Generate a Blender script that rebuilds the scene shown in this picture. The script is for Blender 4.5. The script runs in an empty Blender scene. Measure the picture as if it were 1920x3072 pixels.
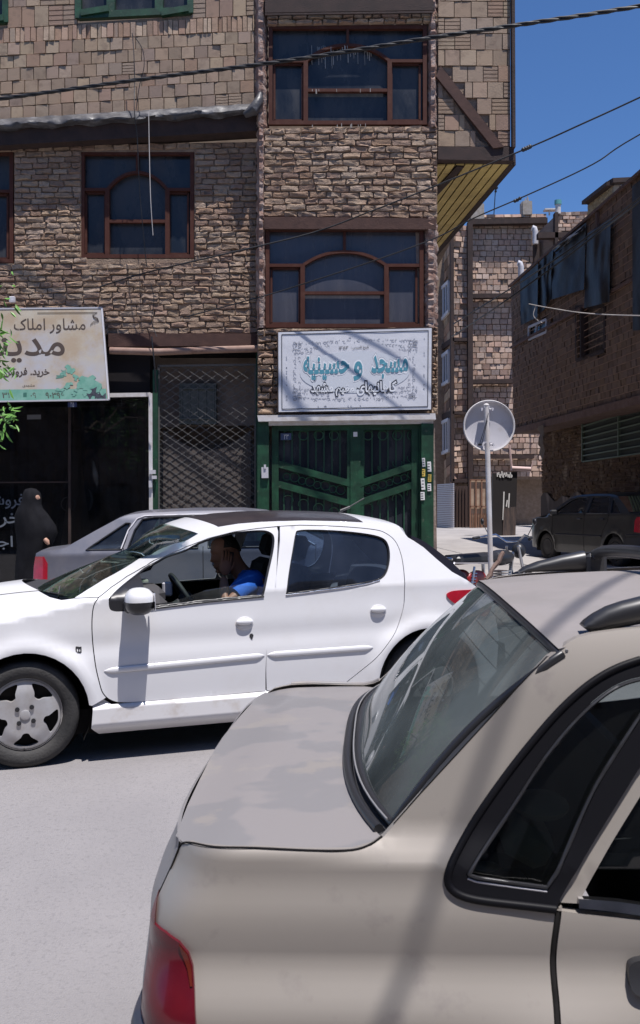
import bpy, bmesh, math, random
from mathutils import Vector, Matrix, noise
from mathutils.geometry import delaunay_2d_cdt
from math import sin, cos, pi, radians, sqrt, exp
R = random.Random(7)
SC = bpy.context.scene
COL = SC.collection
# ---------------------------------------------------------------- camera model (photograph 1920 x 3072)
F, CU, CV, H, ROLL = 2800.0, 960.0, 1510.0, 1.55, 0.02
def ray(U, V):
    u, v = U-CU, CV-V
    c, s = cos(ROLL), sin(ROLL)
    return (u*c+v*s)/F, (-u*s+v*c)/F
def P(U, V, Y):
    x, z = ray(U, V)
    return Vector((x*Y, Y, H+z*Y))
def pix(p):
    xs, ys = p[0]/p[1], (p[2]-H)/p[1]
    c, s = cos(ROLL), sin(ROLL)
    return CU+F*(xs*c-ys*s), CV-F*(xs*s+ys*c)
def PZ(U, V, z):                       # ray meets a horizontal plane
    x, k = ray(U, V)
    t = (z-H)/k
    return Vector((x*t, t, z))
def PN(U, V, p0, n):                   # ray meets a plane
    x, k = ray(U, V)
    d = Vector((x, 1, k)); o = Vector((0, 0, H))
    t = (Vector(p0)-o).dot(n)/d.dot(n)
    return o+d*t
cam = bpy.data.cameras.new('camera'); camo = bpy.data.objects.new('camera', cam); COL.objects.link(camo)
cam.sensor_fit = 'VERTICAL'; cam.sensor_height = 24; cam.lens = F/3072*24
cam.shift_y = -(1536-CV)/3072; cam.clip_start = .05; cam.clip_end = 3000
c_, s_ = cos(ROLL), sin(ROLL)
camo.matrix_world = Matrix(((c_, s_, 0, 0), (0, 0, -1, 0), (-s_, c_, 0, H), (0, 0, 0, 1)))
cam.dof.use_dof = True; cam.dof.focus_distance = 12; cam.dof.aperture_fstop = 11
SC.camera = camo
# ---------------------------------------------------------------- tags
def tag(o, label=None, cat=None, group=None, kind=None):
    for k, v in (('label', label), ('category', cat), ('group', group), ('kind', kind)):
        if v: o[k] = v
    return o
def thing(name, loc, label, cat, group=None, rz=0):
    o = bpy.data.objects.new(name, None); COL.objects.link(o)
    o.location = loc; o.rotation_euler = (0, 0, rz); o.empty_display_size = .1
    return tag(o, label, cat, group)
def link(o, parent=None):
    COL.objects.link(o)
    if parent:
        o.parent = parent
        top = parent
        while top.parent: top = top.parent
        if o.type == 'MESH': o.data.transform(Matrix.LocRotScale(top.location, top.rotation_euler, None).inverted())
    return o
def copy_tree(o, parent=None):
    c = o.copy(); COL.objects.link(c); c.parent = parent
    for ch in list(o.children): copy_tree(ch, c)
    return c
# ---------------------------------------------------------------- materials
def mat(name, col, rough=.6, metal=0, col2=None, ns=3.0, nd=4, lo=.35, hi=.65, bump=0, bs=40, coat=0, spec=.5, attr=False,
        stretch=(1, 1, 1), col3=None, ns3=1.0, rough2=None, attrmix=1.0, lo3=.5, hi3=.62, sheen=0, trans=0):
    m = bpy.data.materials.new(name); m.use_nodes = True
    nt = m.node_tree; N = nt.nodes; L = nt.links; b = N['Principled BSDF']
    b.inputs['Base Color'].default_value = (*col, 1); b.inputs['Roughness'].default_value = rough
    b.inputs['Metallic'].default_value = metal; b.inputs['Coat Weight'].default_value = coat
    b.inputs['Coat Roughness'].default_value = .06
    b.inputs['Specular IOR Level'].default_value = spec
    if trans: b.inputs['Transmission Weight'].default_value = trans
    geo = N.new('ShaderNodeNewGeometry'); mp = N.new('ShaderNodeMapping'); L.new(geo.outputs['Position'], mp.inputs[0])
    mp.inputs['Scale'].default_value = stretch
    cur = None
    def mixc(a, c2, fac):
        x = N.new('ShaderNodeMix'); x.data_type = 'RGBA'
        if a is None: x.inputs[6].default_value = (*col, 1)
        else: L.new(a, x.inputs[6])
        if isinstance(c2, tuple): x.inputs[7].default_value = (*c2, 1)
        else: L.new(c2, x.inputs[7])
        L.new(fac, x.inputs[0]); return x.outputs[2]
    def nz(scale, det, lo, hi):
        n = N.new('ShaderNodeTexNoise'); n.inputs['Scale'].default_value = scale; n.inputs['Detail'].default_value = det
        n.inputs['Roughness'].default_value = .62
        L.new(mp.outputs[0], n.inputs['Vector'])
        r = N.new('ShaderNodeMapRange'); r.inputs[1].default_value = lo; r.inputs[2].default_value = hi
        L.new(n.outputs['Fac'], r.inputs[0]); return r.outputs[0]
    if attr:
        at = N.new('ShaderNodeAttribute'); at.attribute_name = 'Col'; cur = at.outputs['Color']
    if col2:
        f = nz(ns, nd, lo, hi); cur = mixc(cur, col2, f)
        if rough2 is not None:
            r = N.new('ShaderNodeMapRange'); L.new(f, r.inputs[0]); r.inputs[3].default_value = rough; r.inputs[4].default_value = rough2
            L.new(r.outputs[0], b.inputs['Roughness'])
    if col3: cur = mixc(cur, col3, nz(ns3, 6, lo3, hi3))
    if cur is not None: L.new(cur, b.inputs['Base Color'])
    if bump:
        n = N.new('ShaderNodeTexNoise'); n.inputs['Scale'].default_value = bs; n.inputs['Detail'].default_value = 4
        L.new(mp.outputs[0], n.inputs['Vector'])
        bp = N.new('ShaderNodeBump'); bp.inputs['Strength'].default_value = bump; bp.inputs['Distance'].default_value = .02
        L.new(n.outputs['Fac'], bp.inputs['Height']); L.new(bp.outputs[0], b.inputs['Normal'])
    return m
def glass_mat(name, tint, ior=1.5, dust=.03, dustcol=(.35, .33, .32), refl=1.0, ns=6, rough=.02):
    """thin window pane: clear tinted sheet + fresnel gloss + a film of dust"""
    m = bpy.data.materials.new(name); m.use_nodes = True
    nt = m.node_tree; N = nt.nodes; L = nt.links; N.remove(N['Principled BSDF']); out = N['Material Output']
    tr = N.new('ShaderNodeBsdfTransparent'); tr.inputs[0].default_value = (*tint, 1)
    gl = N.new('ShaderNodeBsdfGlossy'); gl.inputs['Roughness'].default_value = rough; gl.inputs[0].default_value = (refl, refl, refl, 1)
    df = N.new('ShaderNodeBsdfDiffuse'); df.inputs[0].default_value = (*dustcol, 1)
    fr = N.new('ShaderNodeFresnel'); fr.inputs[0].default_value = ior
    m1 = N.new('ShaderNodeMixShader'); L.new(fr.outputs[0], m1.inputs[0]); L.new(tr.outputs[0], m1.inputs[1]); L.new(gl.outputs[0], m1.inputs[2])
    geo = N.new('ShaderNodeNewGeometry'); n = N.new('ShaderNodeTexNoise'); n.inputs['Scale'].default_value = ns; n.inputs['Detail'].default_value = 6
    L.new(geo.outputs['Position'], n.inputs['Vector'])
    r = N.new('ShaderNodeMapRange'); r.inputs[1].default_value = .3; r.inputs[2].default_value = .7; r.inputs[3].default_value = dust*.4; r.inputs[4].default_value = dust*1.6
    L.new(n.outputs['Fac'], r.inputs[0])
    m2 = N.new('ShaderNodeMixShader'); L.new(r.outputs[0], m2.inputs[0]); L.new(m1.outputs[0], m2.inputs[1]); L.new(df.outputs[0], m2.inputs[2])
    L.new(m2.outputs[0], out.inputs[0]); return m
# ---------------------------------------------------------------- mesh builder (world coordinates)
class MB:
    def __init__(s): s.v = []; s.f = []; s.mi = []; s.c = []; s.cur = 0
    def add(s, vs, fs, col=None, mi=None):
        k = len(s.v); s.v += [tuple(v) for v in vs]; s.f += [tuple(i+k for i in f) for f in fs]
        s.mi += [s.cur if mi is None else mi]*len(fs); s.c += [col or (.5, .5, .5)]*len(vs)
        return s
    def box(s, c, sz, rot=None, col=None, bev=0):
        h = [d/2 for d in sz]
        if bev and min(h) > bev:
            vs = []
            for sx in (-1, 1):
                for sy in (-1, 1):
                    for sz_ in (-1, 1):
                        for ax in range(3):
                            p = [sx*h[0], sy*h[1], sz_*h[2]]
                            for q in range(3):
                                if q != ax: p[q] -= (sx, sy, sz_)[q]*bev
                            vs.append(Vector(p))
            bm = bmesh.new()
            for v in vs: bm.verts.new(v)
            r = bmesh.ops.convex_hull(bm, input=bm.verts)
            bm.verts.ensure_lookup_table(); bm.verts.index_update()
            vs = [v.co.copy() for v in bm.verts]; fs = [tuple(v.index for v in f.verts) for f in bm.faces]; bm.free()
        else:
            vs = [Vector((x*h[0], y*h[1], z*h[2])) for x in (-1, 1) for y in (-1, 1) for z in (-1, 1)]
            fs = [(0, 1, 3, 2), (4, 6, 7, 5), (0, 4, 5, 1), (2, 3, 7, 6), (0, 2, 6, 4), (1, 5, 7, 3)]
        M = rot.to_3x3() if rot is not None else Matrix.Identity(3)
        return s.add([M @ v+Vector(c) for v in vs], fs, col)
    def quad(s, a, b, c, d, col=None): return s.add([a, b, c, d], [(0, 1, 2, 3)], col)
    def hexa(s, q, n, col=None):       # quad of 4 points extruded by vector n
        n = Vector(n); q = [Vector(x) for x in q]
        return s.add(q+[x+n for x in q], [(3, 2, 1, 0), (4, 5, 6, 7), (0, 1, 5, 4), (1, 2, 6, 5), (2, 3, 7, 6), (3, 0, 4, 7)], col)
    def prism(s, pts, n, col=None):    # convex-ish polygon extruded by n
        n = Vector(n); k = len(pts); q = [Vector(x) for x in pts]
        return s.add(q+[x+n for x in q], [tuple(range(k-1, -1, -1)), tuple(range(k, 2*k))]+[(i, (i+1) % k, (i+1) % k+k, i+k) for i in range(k)], col)
    def bar(s, a, b, w, t, up=(0, 0, 1), col=None):
        a, b = Vector(a), Vector(b); d = b-a
        if d.length < 1e-6: return s
        d.normalize(); up = Vector(up); sd = d.cross(up)
        if sd.length < 1e-4: sd = d.cross(Vector((1, 0, 0)))
        sd.normalize(); u2 = sd.cross(d)
        q = [a+sd*(i*w/2)+u2*(j*t/2) for i, j in ((-1, -1), (1, -1), (1, 1), (-1, 1))]
        return s.hexa(q, b-a, col)
    def tube(s, pts, r, n=8, closed=False, cap=True, col=None):
        pts = [Vector(p) for p in pts]; m = len(pts); rs = r if isinstance(r, (list, tuple)) else [r]*m
        vs, fs = [], []; prev = None
        for i, p in enumerate(pts):
            a = pts[(i-1) % m] if (i or closed) else p; b = pts[(i+1) % m] if (i < m-1 or closed) else p
            d = (b-a); d = d.normalized() if d.length > 1e-9 else Vector((0, 0, 1))
            if prev is None: x = d.orthogonal().normalized()
            else:
                x = prev-d*prev.dot(d); x = x.normalized() if x.length > 1e-6 else d.orthogonal().normalized()
            prev = x; y = d.cross(x)
            vs += [p+x*(rs[i]*cos(2*pi*k/n))+y*(rs[i]*sin(2*pi*k/n)) for k in range(n)]
        for i in range(m if closed else m-1):
            for k in range(n):
                j = (i+1) % m
                fs.append((i*n+k, i*n+(k+1) % n, j*n+(k+1) % n, j*n+k))
        if cap and not closed: fs += [tuple(range(n-1, -1, -1)), tuple(range((m-1)*n, m*n))]
        return s.add(vs, fs, col)
    def lathe(s, prof, o, ax, n=32, col=None):   # prof: (r, h) along axis ax from o
        ax = Vector(ax).normalized(); x = ax.orthogonal().normalized(); y = ax.cross(x); o = Vector(o); m = len(prof)
        vs = [o+ax*h+(x*cos(2*pi*k/n)+y*sin(2*pi*k/n))*r for r, h in prof for k in range(n)]
        fs = [(i*n+k, i*n+(k+1) % n, (i+1)*n+(k+1) % n, (i+1)*n+k) for i in range(m-1) for k in range(n)]
        return s.add(vs, fs, col)
    def sphere(s, c, r, n=12, m=8, rot=None, col=None):
        c = Vector(c); r = r if isinstance(r, (tuple, list)) else (r, r, r); vs = []; M = rot.to_3x3() if rot is not None else Matrix.Identity(3)
        for i in range(m+1):
            t = pi*i/m
            for k in range(n): vs.append(c+M @ Vector((r[0]*sin(t)*cos(2*pi*k/n), r[1]*sin(t)*sin(2*pi*k/n), r[2]*cos(t))))
        return s.add(vs, [(i*n+k, (i+1)*n+k, (i+1)*n+(k+1) % n, i*n+(k+1) % n) for i in range(m) for k in range(n)], col)
    def grid(s, rows, col=None):       # rows: list of lists of points
        n = len(rows[0]); m = len(rows)
        return s.add([p for r in rows for p in r], [(i*n+k, i*n+k+1, (i+1)*n+k+1, (i+1)*n+k) for i in range(m-1) for k in range(n-1)], col)
    def build(s, name, mats, parent=None, smooth=0, label=None, fix=True):
        me = bpy.data.meshes.new(name); me.from_pydata(s.v, [], s.f)
        for m in (mats if isinstance(mats, (list, tuple)) else [mats]): me.materials.append(m)
        me.polygons.foreach_set('material_index', s.mi)
        if any(c != (.5, .5, .5) for c in s.c):
            a = me.color_attributes.new('Col', 'FLOAT_COLOR', 'POINT')
            a.data.foreach_set('color', [x for c in s.c for x in (*c, 1)])
        if fix:
            bm = bmesh.new(); bm.from_mesh(me); bmesh.ops.recalc_face_normals(bm, faces=bm.faces); bm.to_mesh(me); bm.free()
        if smooth:
            me.polygons.foreach_set('use_smooth', [True]*len(me.polygons))
            try: me.set_sharp_from_angle(angle=radians(smooth))
            except Exception: pass
        o = bpy.data.objects.new(name, me); link(o, parent)
        if label: o['label'] = label
        return o
# ---------------------------------------------------------------- 2-D regions
def inside(p, poly):
    x, y = p; c = False; j = len(poly)-1
    for i in range(len(poly)):
        xi, yi = poly[i]; xj, yj = poly[j]
        if (yi > y) != (yj > y) and x < (xj-xi)*(y-yi)/(yj-yi)+xi: c = not c
        j = i
    return c
def smo(p, d=.012, it=10):          # even out a traced open line
    r = [tuple(x) for x in resamp(p, d, False)]
    for _ in range(it): r = [r[0]]+[tuple((a+2*b+c)/4 for a, b, c in zip(r[i-1], r[i], r[i+1])) for i in range(1, len(r)-1)]+[r[-1]]
    return r
def area(p): return sum(p[i-1][0]*p[i][1]-p[i][0]*p[i-1][1] for i in range(len(p)))/2
def spl(pts, n=5, closed=False):
    """Catmull-Rom; a point given twice is a sharp corner"""
    m = len(pts); out = []
    for i in range(m if closed else m-1):
        g = (lambda k: pts[k % m]) if closed else (lambda k: pts[max(0, min(m-1, k))])
        p0, p1, p2, p3 = g(i-1), g(i), g(i+1), g(i+2)
        if p1 == p2: continue
        for k in range(n):
            t = k/n
            out.append(tuple(.5*(2*b+(c-a)*t+(2*a-5*b+4*c-d)*t*t+(3*b-a-3*c+d)*t**3) for a, b, c, d in zip(p0, p1, p2, p3)))
    if not closed: out.append(tuple(pts[-1]))
    return out
def resamp(poly, d, closed=True):
    out = []; m = len(poly)
    for i in range(m if closed else m-1):
        a, b = poly[i], poly[(i+1) % m]; L_ = sqrt(sum((x-y)**2 for x, y in zip(a, b)))
        if L_ < 1e-5: continue
        n = max(1, math.ceil(L_/d)); out += [tuple(x+(y-x)*k/n for x, y in zip(a, b)) for k in range(n)]
    if not closed: out.append(tuple(poly[-1]))
    return out
def inset(poly, d):
    if area(poly) < 0: d = -d
    out = []; m = len(poly)
    for i in range(m):
        a, b, c = poly[i-1], poly[i], poly[(i+1) % m]
        n1 = Vector((-(b[1]-a[1]), b[0]-a[0])); n2 = Vector((-(c[1]-b[1]), c[0]-b[0]))
        if n1.length > 1e-9: n1.normalize()
        if n2.length > 1e-9: n2.normalize()
        n = n1+n2
        if n.length < .3: out.append(b); continue
        n = n/n.length*min(1.6, 1/max(.35, n.normalized().dot(n1 if n1.length else n2)))
        out.append((b[0]+n.x*d, b[1]+n.y*d))
    return out
def tri_region(outer, holes, d):
    loops = [resamp(outer, d)]+[resamp(h, d) for h in holes]
    vs = []; es = []
    for lp in loops:
        k = len(vs); vs += [Vector((p[0], p[1])) for p in lp]; n = len(lp); es += [(k+i, k+(i+1) % n) for i in range(n)]
    xs = [p[0] for p in loops[0]]; ys = [p[1] for p in loops[0]]
    nb = len(vs); cell = {}
    for v in vs: cell.setdefault((int(v.x//d), int(v.y//d)), []).append(v)
    y = min(ys)+d*.5; row = 0
    while y < max(ys):
        x = min(xs)+(d*.5 if row % 2 else 0)
        while x < max(xs):
            c = (int(x//d), int(y//d)); ok = True
            for i in (-1, 0, 1):
                for j in (-1, 0, 1):
                    for q in cell.get((c[0]+i, c[1]+j), ()):
                        if (q.x-x)**2+(q.y-y)**2 < (d*.55)**2: ok = False
            if ok and inside((x, y), loops[0]) and not any(inside((x, y), h) for h in loops[1:]): vs.append(Vector((x, y)))
            x += d
        y += d*.87; row += 1
    V2, _, F2, *_ = delaunay_2d_cdt(vs, es, [], 0, 1e-6)
    fs = []
    for f in F2:
        cx = sum(V2[i].x for i in f)/len(f); cy = sum(V2[i].y for i in f)/len(f)
        if inside((cx, cy), loops[0]) and not any(inside((cx, cy), h) for h in loops[1:]):
            a = V2[f[0]]; b = V2[f[1]]; c = V2[f[2]]
            fs.append(tuple(f) if (b-a).cross(c-a) > 0 else tuple(reversed(f)))
    return [(v.x, v.y) for v in V2], fs, loops
class Surf:
    """height-field skin of a vehicle. kind 'side': depth l over (a, z). kind 'top': z over (a, l)."""
    def __init__(s, O, A, L, W, fn, kind='side'):
        s.O, s.A, s.L, s.W, s.fn, s.kind = Vector(O), Vector(A), Vector(L), W, fn, kind
    def at(s, a, b, off=0, mir=False):
        h = s.fn(a, b)+off
        l, z = (h, b) if s.kind == 'side' else (b, h)
        if mir: l = s.W-l
        return s.O+s.A*a+s.L*l+Vector((0, 0, z))
    def nrm(s, a, b, mir=False):
        e = .004; da = (s.fn(a+e, b)-s.fn(a-e, b))/(2*e); db = (s.fn(a, b+e)-s.fn(a, b-e))/(2*e)
        k = -1 if mir else 1
        if s.kind == 'side': n = s.A*da-s.L*k+Vector((0, 0, 1))*db
        else: n = -s.A*da-s.L*db*k+Vector((0, 0, 1))
        return n.normalized()
    def un(s, U, V):                   # picture point -> (a, b) on this skin
        x, k = ray(U, V); d = Vector((x, 1, k)); o = Vector((0, 0, H)); h = .05 if s.kind == 'side' else 1.0
        for it in range(14):
            n = s.L if s.kind == 'side' else Vector((0, 0, 1))
            t = (s.O+n*h-o).dot(n)/d.dot(n); p = o+d*t-s.O; a = p.dot(s.A); b = p.z if s.kind == 'side' else p.dot(s.L)
            h2 = s.fn(a, b); h = h+(h2-h)*.7
        return a, b
    def uns(s, pts): return [s.un(*p) for p in pts]
def panel(name, S, outer, mats, parent, holes=(), d=.03, fl=.012, off=0, mir=False, label=None, gap=0):
    if gap: outer = inset(outer, gap)
    V2, fs, loops = tri_region(outer, holes, d)
    vs = [S.at(a, b, off, mir) for a, b in V2]; ns = [S.nrm(a, b, mir) for a, b in V2]
    # winding: make the face normal agree with the skin normal
    f0 = fs[len(fs)//2]; fn = (vs[f0[1]]-vs[f0[0]]).cross(vs[f0[2]]-vs[f0[0]])
    if fn.dot(ns[f0[0]]) < 0: fs = [tuple(reversed(f)) for f in fs]
    ln = [ns[i] for f in fs for i in f]; nf = len(fs); faces = list(fs)
    sgn = fl if S.kind == 'side' else -fl
    if fl:
        for k, lp in enumerate(loops):
            n = len(lp); b0 = len(vs)
            vs += [S.at(a, b, off+.0005*(1 if S.kind == 'side' else -1), mir) for a, b in lp]; vs += [S.at(a, b, off+sgn, mir) for a, b in lp]
            ccw = area(lp) > 0
            for i in range(n):
                q = (b0+i, b0+(i+1) % n, b0+n+(i+1) % n, b0+n+i)
                fnn = (vs[q[1]]-vs[q[0]]).cross(vs[q[2]]-vs[q[0]])
                a, b = lp[i], lp[(i+1) % n]; o2 = (b[1]-a[1], -(b[0]-a[0]))
                if not ccw: o2 = (-o2[0], -o2[1])
                if k: o2 = (-o2[0], -o2[1])
                o3 = S.A*o2[0]+(Vector((0, 0, 1)) if S.kind == 'side' else S.L*(-1 if mir else 1))*o2[1]
                if fnn.dot(o3) < 0: q = tuple(reversed(q)); fnn = -fnn
                faces.append(q); fnn = fnn.normalized() if fnn.length > 1e-12 else o3.normalized(); ln += [fnn]*4
    me = bpy.data.meshes.new(name); me.from_pydata(vs, [], faces)
    for m in (mats if isinstance(mats, (list, tuple)) else [mats]): me.materials.append(m)
    me.polygons.foreach_set('use_smooth', [True]*len(me.polygons))
    if len(me.loops) == len(ln): me.normals_split_custom_set(ln)
    o = bpy.data.objects.new(name, me); link(o, parent)
    if label: o['label'] = label
    return o
def ss(a, b, x):
    t = max(0, min(1, (x-a)/(b-a))); return t*t*(3-2*t)
# ---------------------------------------------------------------- Arabic-script lettering (glyph forms joined by hand)
FORMS = {'ا': (0xFE8D, 2), 'ب': (0xFE8F, 4), 'ت': (0xFE95, 4), 'ج': (0xFE9D, 4), 'ح': (0xFEA1, 4), 'خ': (0xFEA5, 4), 'د': (0xFEA9, 2),
         'ر': (0xFEAD, 2), 'س': (0xFEB1, 4), 'ش': (0xFEB5, 4), 'ف': (0xFED1, 4), 'ق': (0xFED5, 4), 'ل': (0xFEDD, 4), 'م': (0xFEE1, 4),
         'ن': (0xFEE5, 4), 'ه': (0xFEE9, 4), 'و': (0xFEED, 2), 'ی': (0xFBFC, 4), 'ک': (0xFB8E, 4), 'أ': (0xFE83, 2), 'ص': (0xFEB9, 4)}
def shape(s):
    out = []
    for i, c in enumerate(s):
        if c not in FORMS: out.append(c); continue
        b, n = FORMS[c]
        pv = i > 0 and s[i-1] in FORMS and FORMS[s[i-1]][1] == 4
        nx = i < len(s)-1 and s[i+1] in FORMS and n == 4
        out.append(chr(b+{(0, 0): 0, (1, 0): 1, (0, 1): 2, (1, 1): 3}[(int(pv), int(nx))]))
    return ''.join(reversed(out))
def text(name, s, TL, TR, BL, m, parent, bold=0, raw=False, off=.004, ext=.002, mirror=False):
    """lettering fitted into the parallelogram TL, TR, BL (its bounding box)"""
    c = bpy.data.curves.new('t', 'FONT'); c.body = s if raw else shape(s); c.size = 1; c.offset = bold; c.resolution_u = 3
    t = bpy.data.objects.new('t', c); COL.objects.link(t)
    dg = bpy.context.evaluated_depsgraph_get(); dg.update()
    me = bpy.data.meshes.new_from_object(t.evaluated_get(dg)); bpy.data.objects.remove(t); bpy.data.curves.remove(c)
    if not len(me.vertices): return None
    x0 = min(v.co.x for v in me.vertices); x1 = max(v.co.x for v in me.vertices); y0 = min(v.co.y for v in me.vertices); y1 = max(v.co.y for v in me.vertices)
    if bold:                                                # fit by the plain letter outline, so rims grow evenly
        c = bpy.data.curves.new('t', 'FONT'); c.body = s if raw else shape(s); c.size = 1; c.resolution_u = 3
        t = bpy.data.objects.new('t', c); COL.objects.link(t); dg = bpy.context.evaluated_depsgraph_get(); dg.update()
        m0 = bpy.data.meshes.new_from_object(t.evaluated_get(dg)); bpy.data.objects.remove(t); bpy.data.curves.remove(c)
        x0 = min(v.co.x for v in m0.vertices); x1 = max(v.co.x for v in m0.vertices); y0 = min(v.co.y for v in m0.vertices); y1 = max(v.co.y for v in m0.vertices); bpy.data.meshes.remove(m0)
    TL, TR, BL = Vector(TL), Vector(TR), Vector(BL); ex = TR-TL; ey = TL-BL; n = ex.cross(ey).normalized()
    par = list(range(len(me.vertices)))                     # glyphs overlap where they join: lift each a hair above the last
    def fd_(i):
        while par[i] != i: par[i] = par[par[i]]; i = par[i]
        return i
    for e in me.edges: par[fd_(e.vertices[0])] = fd_(e.vertices[1])
    rank = {}
    for v in me.vertices:
        k = rank.setdefault(fd_(v.index), len(rank))
        q = BL+ex*((v.co.x-x0)/(x1-x0))+ey*((v.co.y-y0)/(y1-y0)); v.co = q+n*(off+.0002*(k % 12)+R.uniform(-.0001, .0001))
    me.name = name; me.materials.clear(); me.materials.append(m)
    o = bpy.data.objects.new(name, me); link(o, parent); return o
# ================================================================ light and sky
SUN = Vector((.165, -.25, .955)).normalized()
w = bpy.data.worlds.new("World"); SC.world = w; w.use_nodes = True
nt = w.node_tree; sky = nt.nodes.new('ShaderNodeTexSky'); sky.sky_type = 'NISHITA'; sky.sun_disc = False
sky.sun_elevation = math.asin(SUN.z); sky.sun_rotation = math.atan2(SUN.x, SUN.y); sky.altitude = 1000; sky.air_density = 1.0; sky.dust_density = .6; sky.ozone_density = 3.0
mx = nt.nodes.new('ShaderNodeMix'); mx.data_type = 'RGBA'; mx.blend_type = 'MULTIPLY'; mx.inputs[0].default_value = 1; mx.inputs[7].default_value = (.64, .89, 1.20, 1)
nt.links.new(sky.outputs[0], mx.inputs[6]); nt.links.new(mx.outputs[2], nt.nodes['Background'].inputs[0]); nt.nodes['Background'].inputs[1].default_value = .075
sl = bpy.data.lights.new('sun', 'SUN'); sl.energy = 4.6; sl.angle = radians(.5); sl.color = (1, .955, .925)
so = bpy.data.objects.new('sun', sl); COL.objects.link(so); so.rotation_euler = SUN.to_track_quat('Z', 'Y').to_euler()
SC.view_settings.view_transform = 'Standard'; SC.view_settings.look = 'None'; SC.view_settings.exposure = .55; SC.view_settings.gamma = 1
# ================================================================ materials
M_asph = mat('asphalt', (.225, .213, .215), .92, col2=(.265, .25, .25), ns=.8, nd=9, lo=.35, hi=.62, col3=(.20, .19, .192), ns3=55, lo3=.52, hi3=.7, bump=.5, bs=150, spec=.2)
M_pave = mat('pavement', (.23, .22, .215), .9, col2=(.29, .275, .26), ns=2, bump=.4, bs=60, spec=.2)
M_alley = mat('alley_concrete', (.33, .31, .30), .9, col2=(.25, .235, .23), ns=.8, bump=.3, bs=40, spec=.2)
M_earth = mat('dusty_ground', (.28, .25, .22), .95, col2=(.2, .18, .16), ns=.3)
M_brick = mat('old_brick', (.3, .25, .2), .95, attr=True, col2=(.15, .105, .075), ns=16, nd=7, lo=.48, hi=.8, col3=(.42, .34, .26), ns3=2.2, lo3=.56, hi3=.8, bump=.9, bs=70, spec=.15)
M_block = mat('clay_block', (.3, .25, .2), .9, attr=True, col2=(.19, .135, .10), ns=7, nd=8, lo=.5, hi=.8, bump=.3, bs=60, spec=.2)
M_mortar = mat('mortar', (.22, .16, .118), .98, col2=(.30, .225, .17), ns=9, nd=6, bump=.8, bs=50, spec=.1)
M_rough = mat('crumbling_plaster', (.24, .15, .12), .98, col2=(.34, .27, .24), ns=7, nd=8, lo=.45, hi=.6, bump=1, bs=35, spec=.1)
M_rust = mat('rusty_beam', (.05, .022, .017), .85, col2=(.08, .038, .028), ns=6, nd=6, bump=.3, bs=60)
M_rustd = mat('dark_beam', (.028, .017, .015), .85, col2=(.05, .028, .023), ns=5, nd=6, bump=.3, bs=60)
M_frame = mat('brown_window_paint', (.072, .025, .017), .65, col2=(.10, .044, .03), ns=9, nd=6, lo=.5, hi=.75, spec=.2)
M_pane = mat('dark_pane', (.016, .020, .028), .12, col2=(.05, .052, .058), ns=2.2, nd=7, rough2=.4, spec=.35, stretch=(1.4, 1, .6))
M_paneb = mat('curtained_pane', (.05, .052, .068), .2, col2=(.075, .075, .09), ns=2, nd=6, rough2=.3, spec=.5, stretch=(3, 1, .4))
M_gwin = mat('green_paint', (.004, .035, .015), .55, col2=(.011, .078, .034), ns=5, nd=6, lo=.45, hi=.7, col3=(.06, .08, .05), ns3=14, lo3=.62, hi3=.7, bump=.08, bs=40)
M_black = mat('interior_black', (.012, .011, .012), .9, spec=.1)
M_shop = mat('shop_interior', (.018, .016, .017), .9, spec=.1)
M_yel = mat('yellow_soffit', (.62, .47, .16), .7, col2=(.45, .33, .11), ns=2.5, nd=6, col3=(.3, .2, .07), ns3=3, lo3=.6, hi3=.7)
M_white = mat('white_paint', (.62, .6, .6), .6, col2=(.5, .46, .43), ns=8, nd=6)
M_greyp = mat('grey_metal_paint', (.50, .49, .52), .6, col2=(.43, .40, .40), ns=7, nd=6, lo=.55, hi=.75)
M_tarp = mat('black_tarp', (.022, .021, .023), .55, col2=(.04, .038, .04), ns=3, nd=5, bump=.5, bs=7, spec=.35)
M_plas = mat('grey_plastic_sheet', (.05, .048, .052), .45, col2=(.13, .125, .13), ns=8, nd=5, lo=.5, hi=.7, bump=.6, bs=12, stretch=(.5, 1, 1))
M_cable = mat('cable_rubber', (.012, .012, .014), .5, spec=.5)
M_wire = mat('pale_wire', (.45, .42, .4), .6)
M_steel = mat('steel', (.6, .6, .62), .28, metal=1)
M_paper = mat('paper', (.72, .7, .67), .8)
M_yellow = mat('yellow_sticker', (.7, .5, .1), .8)
# ================================================================ ground
def gz(x, y):
    z = .10*ss(3.2, 5.0, y)
    z += .0004*0
    return z
def azz(y): return .10+.16*ss(11.5, 14.5, y)+.30*ss(15, 33, y)
def sheet(name, x0, x1, y0, y1, fn, m, dx=2, dy=.5, kind='structure'):
    mb = MB(); nx = max(1, round((x1-x0)/dx)); ny = max(1, round((y1-y0)/dy))
    mb.grid([[Vector((x0+(x1-x0)*i/nx, y0+(y1-y0)*j/ny, fn(x0+(x1-x0)*i/nx, y0+(y1-y0)*j/ny))) for i in range(nx+1)] for j in range(ny+1)])
    o = mb.build(name, m, smooth=60); tag(o, kind=kind); return o
sheet('ground', -600, 600, -300, 1200, lambda x, y: -.30, M_earth, 200, 200)
sheet('road', -60, 60, -12, 11.5, lambda x, y: gz(x, y), M_asph, 4, .5)
XW = 1.76                                                         # corner of the brick building / mouth of the alley
def alx(y): return XW-.104*(y-13.9)
mb = MB()
for (x0, x1) in ((-60, 1.95), (6.4, 60)):
    mb.box(((x0+x1)/2, 11.5+.075, .06), (x1-x0, .15, .32), bev=.015)
tag(mb.build('kerb', mat('kerb_stone', (.36, .35, .34), .9, col2=(.26, .25, .24), ns=5)), kind='structure')
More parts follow.
